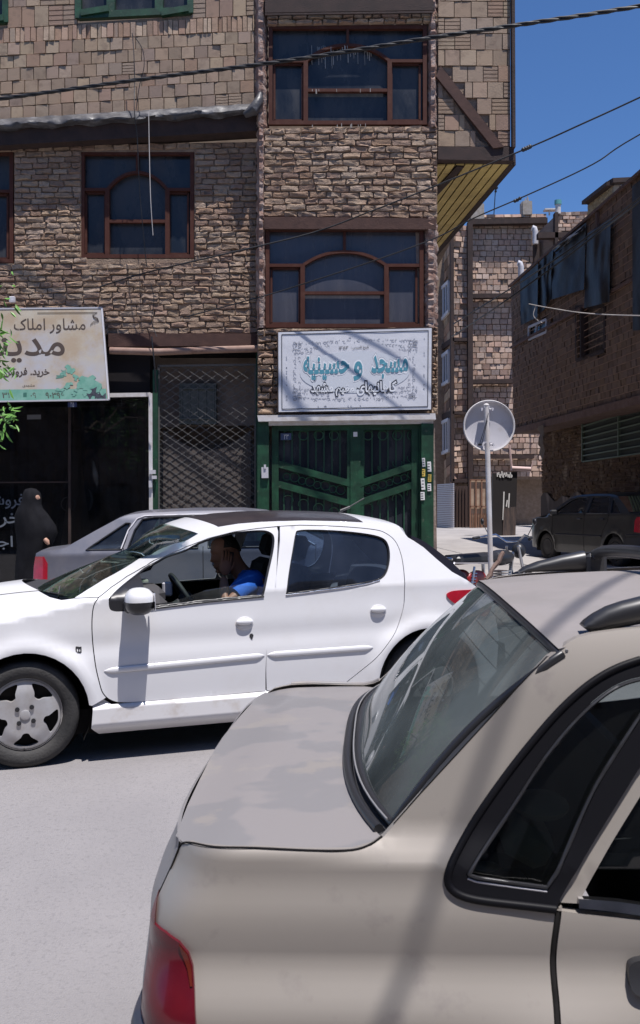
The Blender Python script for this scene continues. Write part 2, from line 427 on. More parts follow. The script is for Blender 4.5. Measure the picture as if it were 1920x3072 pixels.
for (x0, x1) in ((-60, 1.95), (6.4, 60)):
    sheet('pavement', x0, x1, 11.65, 14.9, lambda x, y: .235, M_pave, 5, 3)
sheet('alley_road', -14, 12, 11.5, 60, lambda x, y: azz(y), M_alley, 3, .8)
# ================================================================ masonry
def c3(base, dv, dh=.02):
    k = 1+R.uniform(-dv, dv); h = R.uniform(-dh, dh)
    return (max(.01, base[0]*k+h*.6), max(.01, base[1]*k+h*.25), max(.01, base[2]*k-h*.3))
def masonry(mb, BL, BR, TR, TL, rows, bw, holes=(), pal=((.3, .25, .2),), dep=.1, gap=.012, rough=0, vary=.15, off=0, jit=0, lay=.5, bk=.07, ribs=0, minw=.35, miss=0, backing=True):
    """courses of single bricks between two edges; holes are picture polygons; the wall faces BL->BR x BL->TL"""
    BL, BR, TR, TL = map(Vector, (BL, BR, TR, TL)); W_ = ((BR-BL).length+(TR-TL).length)/2; Hh = ((TL-BL).length+(TR-BR).length)/2
    n = (BR-BL).cross(TL-BL).normalized()
    def pt(u, v, d=0): return BL*(1-u)*(1-v)+BR*u*(1-v)+TR*u*v+TL*(1-u)*v+n*(d+off)
    uh = []
    for h in holes:
        q = []
        for (U, V) in h:
            p = PN(U, V, BL, n)-BL; ex, ey = BR-BL, TL-BL
            u = p.dot(ex)/ex.dot(ex); v = p.dot(ey)/ey.dot(ey)
            for _ in range(3):
                e = p+BL-pt(u, v)+n*off; u += e.dot(ex)/ex.dot(ex); v += e.dot(ey)/ey.dot(ey)
            q.append((u, v))
        uh.append(q)
    if backing:
        V2, fs, _ = tri_region([(0, 0), (W_, 0), (W_, Hh), (0, Hh)], [[(min(max(u, .001), .999)*W_, min(max(v, .001), .999)*Hh) for u, v in q] for q in uh], max(.5, W_/12))
        k = len(mb.v); mb.add([pt(x/W_, y/Hh, -bk*(.2 if rough else .45)) for x, y in V2], fs, None, 1)
    g = gap/2
    for r in range(rows):
        v0, v1 = r/rows, (r+1)/rows; vm = (v0+v1)/2; rh = Hh/rows; segs = [(0.0, 1.0)]
        for q in uh:
            xs = []
            for vv in (vm-.3/rows, vm, vm+.3/rows):
                c = [q[i-1][0]+(vv-q[i-1][1])/(q[i][1]-q[i-1][1])*(q[i][0]-q[i-1][0]) for i in range(len(q)) if (q[i-1][1] > vv) != (q[i][1] > vv)]
                xs += c
            if len(xs) >= 2:
                a, b = min(xs), max(xs); ns_ = []
                for s0, s1 in segs:
                    if b <= s0 or a >= s1: ns_.append((s0, s1)); continue
                    if a > s0: ns_.append((s0, a))
                    if b < s1: ns_.append((b, s1))
                segs = ns_
        for s0, s1 in segs:
            x = s0*W_; end = s1*W_
            x0 = x-((r*lay) % 1)*bw if lay else x; first = True
            cur = x0+R.uniform(0, .1)*bw if rough else x0
            while cur < end-.01:
                w_ = bw*(1+R.uniform(-vary, vary)); a = max(cur, x); b = min(cur+w_, end); cur += w_
                if b-a < bw*.15: continue
                if end-b < bw*.2: b = end; cur = end+1
                if miss and R.random() < miss: continue
                col = tuple(.86*x for x in c3(R.choice(pal), .10 if rough else .06))
                u0, u1 = (a+g)/W_, (b-g)/W_; w0, w1 = v0+g/Hh, v1-g/Hh
                d = dep*R.uniform(.75, 1.1) if rough else R.uniform(-jit, jit)
                if rough:
                    dz = R.uniform(-.08, .08)*(w1-w0); tl = R.uniform(-.08, .08)*(w1-w0)
                    cu, cw = (u1-u0)*.05, (w1-w0)*.17; ring = []
                    for (pu, pv) in ((u0+cu, w0), ((u0+u1)/2, w0), (u1-cu, w0), (u1, w0+cw), (u1, w1-cw), (u1-cu, w1), ((u0+u1)/2, w1), (u0+cu, w1), (u0, w1-cw), (u0, w0+cw)):
                        ring.append((pu+R.uniform(-.035, .035)*(u1-u0), pv+dz+tl*(pu-u0)/(u1-u0)*2+R.uniform(-.12, .09)*(w1-w0)))
                    cu_, cv_ = (u0+u1)/2, (w0+w1)/2+dz; m = len(ring)
                    vs = [pt(*p, -bk) for p in ring]+[pt(*p, d*.25-.02) for p in ring]
                    vs += [pt(cu_+(p[0]-cu_)*.955, cv_+(p[1]-cv_)*.86, d*R.uniform(.6, 1.1)-.02) for p in ring]
                    vs += [pt(cu_+(p[0]-cu_)*.55, cv_+(p[1]-cv_)*.45, d*R.uniform(.62, 1.2)-.02) for p in ring[::2]]
                    fs = [(k*m+i, k*m+(i+1) % m, (k+1)*m+(i+1) % m, (k+1)*m+i) for k in range(2) for i in range(m)]
                    o = 3*m; h2 = m//2
                    for i in range(h2):
                        a0, a1, a2 = 2*m+2*i, 2*m+2*i+1, 2*m+(2*i+2) % m; b0, b1 = o+i, o+(i+1) % h2
                        fs += [(a0, a1, b0), (a1, b1, b0), (a1, a2, b1)]
                    fs.append(tuple(o+i for i in range(h2)))
                    mb.add(vs, fs, col, 0)
                else:
                    t1, t2 = R.uniform(-jit, jit), R.uniform(-jit, jit)
                    cs = [(u0, w0, d+t1), (u1, w0, d+t2), (u1, w1, d-t1), (u0, w1, d-t2)]
                    if ribs and R.random() < ribs:      # hollow block: grooves along the face
                        k = 4
                        for q in range(k):
                            f0, f1 = q/k+.03, (q+1)/k-.03
                            qa = [(u0, w0+(w1-w0)*f0), (u1, w0+(w1-w0)*f0), (u1, w0+(w1-w0)*f1), (u0, w0+(w1-w0)*f1)]
                            mb.add([pt(*p, -.02) for p in qa]+[pt(*p, d) for p in qa], [(4, 5, 6, 7), (0, 1, 5, 4), (1, 2, 6, 5), (2, 3, 7, 6), (3, 0, 4, 7)], col, 0)
                        mb.add([pt(u0, w0, d-.008), pt(u1, w0, d-.008), pt(u1, w1, d-.008), pt(u0, w1, d-.008)], [(0, 1, 2, 3)], tuple(c*.8 for c in col), 0)
                    else:
                        mb.add([pt(a_, b_, -bk) for a_, b_, _ in cs]+[pt(*q) for q in cs], [(4, 5, 6, 7), (0, 1, 5, 4), (1, 2, 6, 5), (2, 3, 7, 6), (3, 0, 4, 7)], col, 0)
    return mb
def qp(pts, Y): return [P(U, V, Y) for U, V in pts]
def rct(a, b, c, d): return [(a, d), (c, d), (c, b), (a, b)]      # picture rectangle -> BL BR TR TL
PAL_OLD = ((.38, .27, .20), (.36, .25, .185), (.42, .305, .225), (.335, .225, .165), (.40, .29, .21), (.30, .20, .15), (.44, .33, .25))
PAL_CLAY = ((.375, .28, .205), (.385, .29, .215), (.36, .26, .19), (.395, .30, .212), (.375, .272, .205), (.365, .268, .195), (.375, .277, .20), (.35, .235, .172))
PAL_PINK = ((.44, .30, .215), (.46, .33, .24), (.42, .27, .195), (.48, .36, .26), (.38, .25, .18))
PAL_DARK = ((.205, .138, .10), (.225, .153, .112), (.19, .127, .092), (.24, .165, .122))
# ================================================================ the brick building
YB, YL, YU = 13.9, 14.15, 13.98
BD = thing('brick_building', P(900, 1510, YB)*1.0, 'unfinished three storey brick building with brown arched windows and a green gate', 'building')
BD.location = (P(900, 1510, YB).x, YB, .235)
W1, W0 = (243, 455, 583, 776), (-290, 455, 42, 790)
W2, W3 = (797, 683, 1270, 984), (806, 78, 1280, 376)
def rp(r): return [(r[0], r[3]), (r[2], r[3]), (r[2], r[1]), (r[0], r[1])]
mb = MB(); masonry(mb, *qp([(-420, 1010), (772, 1000), (772, 425), (-420, 445)], YL), 32, .23, [rp(W1), rp(W0), [(325, 1080), (780, 1080), (780, 1000), (325, 1000)]], PAL_OLD, .042, .010, rough=1, vary=.28)
mb.build('brick_wall', [M_brick, M_mortar], BD, smooth=32, label='rough brown brick wall of the middle storey')
mb = MB(); masonry(mb, *qp([(-420, 386), (764, 313), (764, 92), (-420, 150)], YU), 6, .192, (), PAL_CLAY, jit=.009, gap=.013, ribs=.05, vary=.06, miss=.004)
masonry(mb, *qp([(-420, 150), (764, 92), (764, 46), (-420, 108)], YU), 1, .083, (), PAL_PINK, jit=.012, gap=.012, vary=.3, lay=0)
masonry(mb, *qp([(-420, 108), (764, 46), (764, -190), (-420, -150)], YU), 4, .21, [[(232, 66), (575, 44), (575, -170), (232, -170)], [(-300, 90), (22, 74), (22, -170), (-300, -170)]], PAL_CLAY, jit=.006, gap=.012, ribs=.3, vary=.1)
mb.build('clay_block_wall', [M_block, M_mortar], BD, label='upper wall of square clay blocks')
mb = MB(); masonry(mb, *qp([(790, 652), (1312, 655), (1312, 378), (790, 384)], YB), 14, .25, (), PAL_OLD, .045, .011, rough=1, vary=.22)
mb.build('brick_infill', [M_brick, M_mortar], BD, smooth=32, label='brick infill between the two bay windows'); mb = MB()
masonry(mb, *qp([(800, 78), (1312, 70), (1312, 42), (800, 46)], YB), 2, .2, (), PAL_PINK, .07, .015, rough=1, vary=.4)
mb.build('brick_course', [M_brick, M_mortar], BD, smooth=32); mb = MB()
masonry(mb, *qp([(772, 1243), (840, 1243), (840, 985), (772, 988)], YB), 12, .2, (), PAL_OLD, .085, .017, rough=1, vary=.25)
masonry(mb, *qp([(1292, 1243), (1314, 1243), (1314, 980), (1292, 980)], YB), 12, .1, (), PAL_OLD, .07, .017, rough=1, vary=.25)
masonry(mb, *qp([(834, 1243), (1292, 1243), (1292, 985), (834, 985)], YB), 12, .25, (), PAL_OLD, .03, .017, rough=1, vary=.25)
mb.build('brick_pier', [M_brick, M_mortar], BD, smooth=32, label='brick infill of the projecting bay')
# crumbling vertical edges beside the bay
def crumble(u0, u1, v0, v1, Y, n, nx=3, amp=.05, r_=None):
    mb_ = MB(); rows = []
    for j in range(n+1):
        row = []
        for i in range(nx+1):
            U = u0+(u1-u0)*i/nx+(R.uniform(-3.5, 3.5) if i in (0, nx) else 0); V = v0+(v1-v0)*j/n
            edge = i in (0, nx); p = P(U, V, Y); p.y += .12 if edge else -R.uniform(.0, amp)-.02; row.append(p)
        rows.append(row)
    mb_.grid(rows); return mb_
mb = MB()
for (a, b, c, d, Y, n) in ((762, 804, -190, 384, YB, 64), (768, 800, 384, 985, YB, 70), (1280, 1316, -60, 384, YB, 50), (1268, 1316, 655, 985, YB, 44)):
    x = crumble(a, b, c, d, Y, n); x.build('crumbling_edge', M_rough, BD, smooth=25)
# steel beams
mb = MB()
def hb(mb_, u0, u1, va0, va1, vb0, vb1, Y, t=.16, Y2=None):    # beam between left (va0..va1) and right (vb0..vb1)
    q = [P(u0, va1, Y), P(u1, vb1, Y2 or Y), P(u1, vb0, Y2 or Y), P(u0, va0, Y)]; mb_.hexa(q, (0, t, 0))
hb(mb, 792, 1308, 650, 686, 655, 688, YB-.06)
mb.build('rusty_beam', M_rust, BD); mb = MB(); hb(mb, 325, 776, 1000, 1040, 1000, 1036, YL-.05)
mb.build('rusty_beam', M_rust, BD)
mb = MB(); mb.tube([P(330, 1052, YL-.12), P(480, 1056, YL-.12), P(620, 1050, YL-.12), P(778, 1046, YL-.12)], .055, 10)
mb.build('rolled_awning', mat('faded_awning', (.22, .13, .10), .8, col2=(.3, .2, .16), ns=5), BD, smooth=60)
mb = MB(); hb(mb, -420, 772, 412, 460, 340, 392, YU-.05, .3); hb(mb, 795, 1300, -30, 38, -34, 30, YB-.1, .2)
hb(mb, 795, 1300, 40, 45, 32, 38, YB-.13, .03)
mb.build('dark_beam', M_rustd, BD)
# plastic sheet bunched along the beam
rows = []
for j in range(7):
    row = []
    for i in range(121):
        U = -420+1195*i/120; a = 386-.0605*(U+420)-4; b = a+36+4*sin(U*.05); t = j/6
        V = a+(b-a)*t+3*noise.noise(Vector((U*.03, j, 3))); d = .10*sin(pi*t)+.045*noise.noise(Vector((U*.035+j*.9, j*1.3, 0)))
        row.append(P(U, V, YU-.06-d))
    rows.append(row)
mb = MB(); mb.grid(rows)
mb.tube([P(735, 345, YU-.15), P(760, 330, YU-.2), P(778, 300, YU-.15), P(782, 280, YU-.1)], [.05, .09, .07, .03], 8)
sh = mb.build('plastic_sheet', M_plas, smooth=50); tag(sh, 'crumpled grey plastic sheet bunched along the beam under the clay block wall', 'plastic sheet')
# arched windows
def arch_window(r, Y, label, tY=.36, aY=.2, mY=.655, sw=.235, fw=.058, pane_m=None, skew=0):
    u0, v0, u1, v1 = r; f = MB(); w_, h_ = u1-u0, v1-v0; t = .07; YF = Y+.05
    g = lambda a, b, d=0: P(u0+w_*a+skew*b, v0+h_*b, YF+d)
    fr = lambda a, b, w=fw, th=t: f.bar(a, b, w, th, up=(0, 1, 0))
    e = fw/2/(h_/201)*1.0; ex = fw/2/(w_/201)
    for a, b in (((ex, 0), (ex, 1)), ((1-ex, 0), (1-ex, 1))): fr(g(*a, 0), g(*b, 0))
    for b in (e, 1-e): fr(g(ex*2, b, .004), g(1-ex*2, b, .004))
    fr(g(sw, tY, .006), g(sw, 1-e, .006), fw*1.15); fr(g(1-sw, tY, .006), g(1-sw, 1-e, .006), fw*1.15)
    fr(g(ex*2, tY, .01), g(sw, tY, .01), fw*.8); fr(g(1-ex*2, tY, .01), g(1-sw, tY, .01), fw*.8)
    fr(g(sw, mY, .012), g(1-sw, mY, .012), fw*.8); fr(g(.5, 0.02, .012), g(.5, aY-.01, .012), fw*.7)
    N_ = 18; arc = [g(sw+(1-2*sw)*i/N_, tY-(tY-aY)*(1-abs(2*i/N_-1)**2.2), .008) for i in range(N_+1)]
    for a, b in zip(arc, arc[1:]): f.bar(a, b, fw*.75, t, up=(0, 1, 0))
    for (a0, a1) in ((ex*2, sw), (1-sw, 1-ex*2)):      # side sashes
        q = [g(a0+.012, tY+.03, .03), g(a1-.02, tY+.03, .03), g(a1-.02, 1-2.4*e, .03), g(a0+.012, 1-2.4*e, .03)]
        for i in range(4): f.bar(q[i], q[(i+1) % 4], .03, .03, up=(0, 1, 0))
    o = f.build('window', M_frame, BD, label=label)
    m = MB(); m.hexa([g(.01, .99, .07), g(.99, .99, .07), g(.99, .01, .07), g(.01, .01, .07)], (0, .012, 0)); m.build('pane', pane_m or M_pane, o)
    m = MB(); m.hexa([g(-.02, 1.02, .55), g(1.02, 1.02, .55), g(1.02, -.02, .55), g(-.02, -.02, .55)], (0, .03, 0)); 
    return o
arch_window(W1, YL, 'brown arched window above the rolled awning', pane_m=M_pane)
arch_window(W0, YL, 'brown window cut by the picture edge', pane_m=M_pane)
arch_window(W2, YB, 'brown arched window above the white banner', aY=.245, tY=.38, pane_m=M_paneb)
arch_window(W3, YB, 'brown arched window of the top storey with mortar drips', pane_m=M_pane)
mb = MB()
for i in range(46):                                            # mortar drips on the top window
    U = R.uniform(935, 1120); V = R.choice((139, 139, 268, 372))+R.uniform(-3, 3); L_ = R.uniform(6, 16) if V > 200 else R.uniform(5, 70)
    d = .0 if V < 200 and L_ < 16 else .0
    mb.box(P(U, V+L_/2, YB+(.105 if L_ > 16 else .006)), (R.uniform(.005, .012), .004, L_/201))
mb.build('mortar_drips', mat('mortar_drip', (.33, .31, .29), .9), BD)
# green windows at the top left
def gwin(r, label, v2):
    u0, v0, u1, v1 = r; f = MB(); g = lambda u, v, d=0: P(u, v, YU+.02+d)
    fr = lambda a, b, w=.09: f.bar(a, b, w, .09, up=(0, 1, 0))
    fr(g(u0, v0), g(u0, v1)); fr(g(u1, v0), g(u1, v2)); fr(g(u0, v1-8, .004), g(u1, v2-8, .004), .1)
    for k in (.29, .72): fr(g(u0+(u1-u0)*k, v0, .006), g(u0+(u1-u0)*k, v1+(v2-v1)*k-10, .006), .12)
    for a, b in ((.02, .27), (.74, .98)): fr(g(u0+(u1-u0)*a, v1-16, -.03), g(u0+(u1-u0)*b, v2-14, -.03), .09)
    o = f.build('window', M_gwin, BD, label=label); m = MB(); m.hexa([g(u0, v1-2, .07), g(u1, v2-2, .07), g(u1, v0, .07), g(u0, v0, .07)], (0, .01, 0)); m.build('pane', M_pane, o)
gwin((236, -165, 572, 58), 'green framed window above the clay blocks', 42); gwin((-295, -165, 18, 84), 'green window frame in the top corner', 70)
# overhang over the alley: block wall, brace, edge beams, soffit
mb = MB(); masonry(mb, *qp([(1314, 440), (1532, 440), (1532, -190), (1314, -190)], YB), 13, .235, [[(1308, 225), (1322, 190), (1500, 425), (1480, 440), (1440, 420)]], PAL_CLAY, jit=.008, gap=.012, ribs=.3, vary=.1, miss=.01)
mb.build('overhang_wall', [M_block, M_mortar], BD, label='clay block wall carried over the alley')
S0, S1, S2, S3 = P(1314, 478, YB), P(1540, 482, YB), None, None
adir = Vector((-.104, 1, 0)); zs = P(1540, 482, YB).z
S0.z = S1.z = zs; S2 = S1+adir*9; S3 = Vector((alx(22.9), 22.9, zs))
mb = MB(); mb.hexa([P(1314, 478, YB-.02), P(1542, 482, YB-.02), P(1542, 440, YB-.02), P(1314, 440, YB-.02)], (0, .16, 0))
mb.bar(P(1537, -190, YB-.03), P(1540, 445, YB-.03), .045, .12, up=(0, 1, 0))
a, b = S1+Vector((.02, .15, .07)), S2+Vector((.02, 0, .07)); mb.bar(a, b, .1, .16)
a = P(1385, 480, YB); a = Vector((a.x, YB+.15, zs-.012)); mb.bar(a, P(1322, 650, YB+4.2)*1.0 if False else a+Vector((-.62, 3.3, 0)), .12, .03)
mb.build('edge_beam', M_rustd, BD)
mb = MB(); mb.hexa([P(1308, 228, YB-.05), P(1480, 444, YB-.05), P(1512, 440, YB-.05), P(1322, 196, YB-.05)], (0, .07, 0)); mb.build('diagonal_brace', M_rust, BD)
mb = MB(); mbs = MB(); n_ = 8
for i in range(n_):
    f0, f1 = i/n_, (i+1)/n_; A0, A1 = S0.lerp(S1, f0), S0.lerp(S1, f1); B0, B1 = A0+adir*9, A1+adir*9
    g = Vector((.012, 0, 0)); mb.hexa([A0+g+Vector((0, .14, 0)), A1-g+Vector((0, .14, 0)), B1-g, B0+g], (0, 0, .02))
mbs.hexa([S0+Vector((-.05, .14, .03)), S1+Vector((.05, .14, .03)), S1+adir*9+Vector((.05, 0, .03)), S0+adir*9+Vector((0, 0, .03))], (0, 0, .05))
mb.build('soffit', M_yel, BD, label='yellow boarded underside of the overhang'); mbs.build('soffit_backing', M_rustd, BD)
# side wall toward the alley, roof and body of the building
mb = MB(); z0 = .2
c0 = Vector((XW-.02, YB+.1, z0)); c1 = Vector((alx(30), 30, z0)); h_ = Vector((0, 0, zs-z0+.02))
mb.hexa([c0+Vector((-.22, .0, 0)), c1+Vector((-.22, 0, 0)), c1, c0], h_)
mb.hexa([c0+Vector((-6, 1.2, 0)), c1+Vector((-6, 0, 0)), c1+Vector((-.3, 0, 0)), c0+Vector((-.3, 1.2, 0))], h_)
mb.build('alley_side_wall', mat('side_plaster', (.33, .27, .23), .95, col2=(.25, .18, .15), ns=3, nd=6, bump=.5, bs=20), BD)
mb = MB(); mb.box((-3.5, 19.3, 10.6), (11, 9.2, .3)); mb.box((2.2, 18.7, 8.6), (1.1, 8.8, 3.6)) ; mb.box((-4.8, 19.4, 8.4), (12.4, 9, 4))
mb.box((-5.2, 19.4, 4.6), (11.2, 9.4, 3.6)); mb.build('rear_mass', mat('rear_brick', (.28, .22, .18), .95, col2=(.2, .15, .12), ns=4), BD)
# lintel and green gate
YG = YB+.06
mb = MB(); mb.hexa([P(775, 1264, YB-.14), P(1308, 1258, YB-.14), P(1306, 1240, YB-.14), P(772, 1246, YB-.14)], (0, .22, 0))
mb.hexa([P(806, 1276, YB-.06), P(1300, 1270, YB-.06), P(1300, 1259, YB-.06), P(806, 1264, YB-.06)], (0, .12, 0)); mb.build('lintel', M_white, BD)
gate = MB(); vb = 1800
def gb(u0, v0, u1, v1, w, d=0, t=.07): gate.bar(P(u0, v0, YG+d), P(u1, v1, YG+d), w, t, up=(0, 1, 0))
gb(790, 1268, 790, vb, .17, -.05, .12); gb(1281, 1272, 1281, vb, .18, -.07, .14); gb(1262, 1276, 1262, vb, .07, 0)
gb(826, 1276, 826, vb, .10); gb(1066, 1276, 1066, vb, .15, -.01); gb(1244, 1276, 1244, vb, .10)
gb(815, 1284, 1256, 1280, .09, .004)
for (a, b, c, d) in ((834, 1392, 1056, 1452), (834, 1452, 1056, 1512), (1076, 1452, 1240, 1396), (1076, 1508, 1240, 1454)): gb(a, b, c, d, .1, .006)
gb(1046, 1284, 1046, vb, .05, .01); gb(1086, 1284, 1086, vb, .05, .01)
gt = gate.build('gate', M_gwin, BD, label='green steel double gate with scrollwork')
orn = MB(); YO = YG+.035
def ring(u, v, r, a0=0, a1=2*pi, n=14): orn.tube([P(u+r*cos(a0+(a1-a0)*i/n), v+r*sin(a0+(a1-a0)*i/n), YO) for i in range(n+1)], .0085, 5)
for k in range(9):
    U = 852+k*24
    if U < 1045: orn.bar(P(U, 1290, YO), P(U, 1400+(U-834)*.27, YO), .014, .014, up=(0, 1, 0)); orn.bar(P(U, 1460+(U-834)*.27, YO), P(U, vb, YO), .014, .014, up=(0, 1, 0))
for k in range(7):
    U = 1092+k*24
    if U < 1240: orn.bar(P(U, 1290, YO), P(U, 1445-(U-1076)*.34, YO), .014, .014, up=(0, 1, 0)); orn.bar(P(U, 1505-(U-1076)*.34, YO), P(U, vb, YO), .014, .014, up=(0, 1, 0))
for k in range(5):
    U = 864+k*46
    if U < 1045:
        ring(U, 1306, 14); ring(U, 1385+(U-834)*.27-8, 15, -.4, pi+.4); ring(U+20, 1424+(U-834)*.27, 14); ring(U-4, 1422+(U-834)*.27, 11); ring(U, 1492+(U-834)*.27, 15, pi-.4, 2*pi+.4)
for k in range(4):
    U = 1104+k*44
    if U < 1245: ring(U, 1306, 14); ring(U, 1428-(U-1076)*.34, 14, -.4, pi+.4); ring(U, 1478-(U-1076)*.34, 13); ring(U+20, 1472-(U-1076)*.34, 10); ring(U, 1535-(U-1076)*.34, 15, pi-.4, 2*pi+.4)
orn.build('scrollwork', mat('scroll_green', (.02, .085, .042), .5), gt)
mb = MB(); mb.hexa([P(820, vb, YG+.06), P(1256, vb, YG+.06), P(1256, 1284, YG+.06), P(820, 1284, YG+.06)], (0, .01, 0)); mb.build('gate_glass', M_pane, gt)
mb = MB(); mb.box(P(795, 1418, YB-.06), (.1, .06, .16)); mb.box(P(795, 1400, YB-.08), (.03, .05, .06)); mb.build('gate_latch', M_greyp, gt)
mb = MB(); mb.box(P(1066, 1303, YG-.06), (.06, .01, .07)); mb.build('gate_label', M_paper, gt)
# notices pasted on the gate post
for (u, v, w_, h_, c) in ((1271, 1387, 9, 26, 0), (1271, 1418, 9, 24, 1), (1269, 1452, 11, 34, 0), (1268, 1488, 12, 24, 0), (1288, 1400, 11, 30, 0), (1289, 1436, 10, 24, 1), (1288, 1462, 11, 22, 0), (1272, 1304, 8, 12, 0)):
    pass
STK = ((1271, 1387, 9, 26, 0, 'topmost small white notice on the inner face of the green post'), (1271, 1418, 9, 22, 1, 'small yellow notice on the inner edge of the green post'),
       (1269, 1452, 11, 34, 0, 'tall white notice below the small yellow one on the green post'), (1268, 1488, 12, 24, 0, 'lowest white notice on the inner edge of the green post'),
       (1288, 1400, 11, 30, 0, 'upper white notice on the outer edge of the green post'), (1289, 1434, 10, 22, 1, 'yellow notice on the outer edge of the green post'),
       (1288, 1462, 11, 22, 0, 'white notice under the yellow one on the outer post edge'))
for (u, v, w_, h_, c, lb) in STK:
    mb = MB(); mb.box(P(u, v, YG-.155), (w_/201, .003, h_/201), rot=Matrix.Rotation(R.uniform(-.06, .06), 3, 'Y'))
    o = mb.build('pasted_notice', M_yellow if c else M_paper); tag(o, lb, 'notice', 'notices pasted on the green gate post')
    tx = MB()
    for k in range(3): tx.box(P(u-1+R.uniform(-1, 1), v-h_*.28+k*h_*.28, YG-.1575), (w_*.6/201, .001, 2.2/201))
    tx.build('print_lines', M_cable, o)
# lattice gate bay and shop front
YS = YL+.05
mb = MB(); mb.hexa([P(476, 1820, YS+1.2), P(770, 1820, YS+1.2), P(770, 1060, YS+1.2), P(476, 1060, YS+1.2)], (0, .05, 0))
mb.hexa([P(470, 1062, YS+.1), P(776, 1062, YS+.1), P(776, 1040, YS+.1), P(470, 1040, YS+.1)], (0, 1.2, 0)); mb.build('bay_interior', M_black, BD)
mb = MB(); d = .012; 
u0, u1, v0, v1 = 474, 768, 1098, 1800; sx, sy = 36, 24
def clipseg(p, q):
    (x0, y0), (x1, y1) = p, q; t0, t1 = 0, 1
    for a, b, lo, hi in ((x0, x1-x0, u0, u1), (y0, y1-y0, v0, v1)):
        if abs(b) < 1e-9: continue
        ta, tb = (lo-a)/b, (hi-a)/b
        if ta > tb: ta, tb = tb, ta
        t0, t1 = max(t0, ta), min(t1, tb)
    return ((x0+(x1-x0)*t0, y0+(y1-y0)*t0), (x0+(x1-x0)*t1, y0+(y1-y0)*t1)) if t1 > t0 else None
for k in range(-40, 60):
    for sg in (1, -1):
        x0_ = u0+k*sx*1.0; c = clipseg((x0_, v0), (x0_+sg*(v1-v0)*sx/sy/1.0, v1))
        if c: mb.bar(P(*c[0], YS+(0 if sg > 0 else .012)), P(*c[1], YS+(0 if sg > 0 else .012)), .009, .006, up=(0, 1, 0))
for u in (476, 766): mb.bar(P(u, v0, YS), P(u, v1, YS), .03, .03, up=(0, 1, 0))
mb.bar(P(474, v0, YS), P(768, v0-4, YS), .03, .03, up=(0, 1, 0))
mb.build('lattice_gate', mat('lattice_grey', (.10, .095, .09), .7), BD, label='folding diamond lattice gate')
mb = MB(); rows = []
for j in range(9):
    rows.append([P(490+262*i/14, (1290+62*sin(pi*i/14) if j == 0 else 0) or (1290+62*sin(pi*i/14))+(1790-1290-62*sin(pi*i/14))*j/8, YS+.16+.02*noise.noise(Vector((i*.5, j*.4, 1)))) for i in range(15)])
mb.grid(rows); o = mb.build('hanging_cloth', mat('dusty_cloth', (.085, .07, .062), .95, col2=(.11, .09, .08), ns=4), smooth=60); tag(o, 'dusty grey brown cloth sagging behind the lattice gate', 'cloth')
mb = MB(); q = [P(537, 1272, YS+.3), P(648, 1272, YS+.3), P(648, 1150, YS+.3), P(537, 1150, YS+.3)]; mb.hexa(q, (0, .25, 0))
for k in range(5): mb.bar(P(545+k*24, 1158, YS+.29), P(545+k*24, 1264, YS+.29), .02, .02, up=(0, 1, 0))
mb.bar(P(541, 1166, YS+.28), P(644, 1166, YS+.28), .02, .02, up=(0, 1, 0)); mb.bar(P(541, 1256, YS+.28), P(644, 1256, YS+.28), .02, .02, up=(0, 1, 0))
o = mb.build('air_cooler', mat('cooler_paint', (.10, .11, .10), .7)); tag(o, 'square slatted air cooler mounted behind the lattice gate', 'air cooler')
mb = MB(); mb.bar(P(467, 1110, YS-.03), P(467, 1810, YS-.03), .075, .08, up=(0, 1, 0)); mb.bar(P(774, 1060, YS-.02), P(774, 1810, YS-.02), .06, .08, up=(0, 1, 0)); mb.build('green_post', M_gwin, BD)
mb = MB(); mb.bar(P(452, 1180, YS-.06), P(455, 1810, YS-.06), .055, .06, up=(0, 1, 0)); mb.bar(P(320, 1186, YS-.05), P(452, 1184, YS-.05), .06, .05, up=(0, 1, 0)); mb.build('white_shop_post', M_white, BD)
mb = MB(); mb.box(P(458, 1416, YS-.12), (.09, .05, .06)); mb.box(P(463, 1432, YS-.12), (.07, .05, .05)); mb.box(P(452, 1452, YS-.11), (.05, .04, .1)); mb.build('hinge', M_greyp, BD)
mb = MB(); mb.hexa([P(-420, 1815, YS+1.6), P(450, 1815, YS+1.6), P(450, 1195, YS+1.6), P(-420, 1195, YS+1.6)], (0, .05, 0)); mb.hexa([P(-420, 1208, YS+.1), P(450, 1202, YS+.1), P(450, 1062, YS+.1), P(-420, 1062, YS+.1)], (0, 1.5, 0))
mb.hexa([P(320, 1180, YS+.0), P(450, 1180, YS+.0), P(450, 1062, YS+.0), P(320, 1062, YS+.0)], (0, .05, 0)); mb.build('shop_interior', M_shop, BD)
mb = MB(); mb.hexa([P(-420, 1790, YS), P(446, 1790, YS), P(446, 1192, YS), P(-420, 1196, YS)], (0, .008, 0)); mb.build('shop_window', glass_mat('shop_glass', (.5, .52, .55), dust=.012, dustcol=(.2, .2, .22)), BD)
mb = MB()
for u in (209, -60): mb.bar(P(u, 1200, YS-.02), P(u, 1790, YS-.02), .035, .04, up=(0, 1, 0))
mb.bar(P(-420, 1450, YS-.015), P(209, 1446, YS-.015), .02, .03, up=(0, 1, 0)); mb.build('shop_frame', M_rustd, BD)
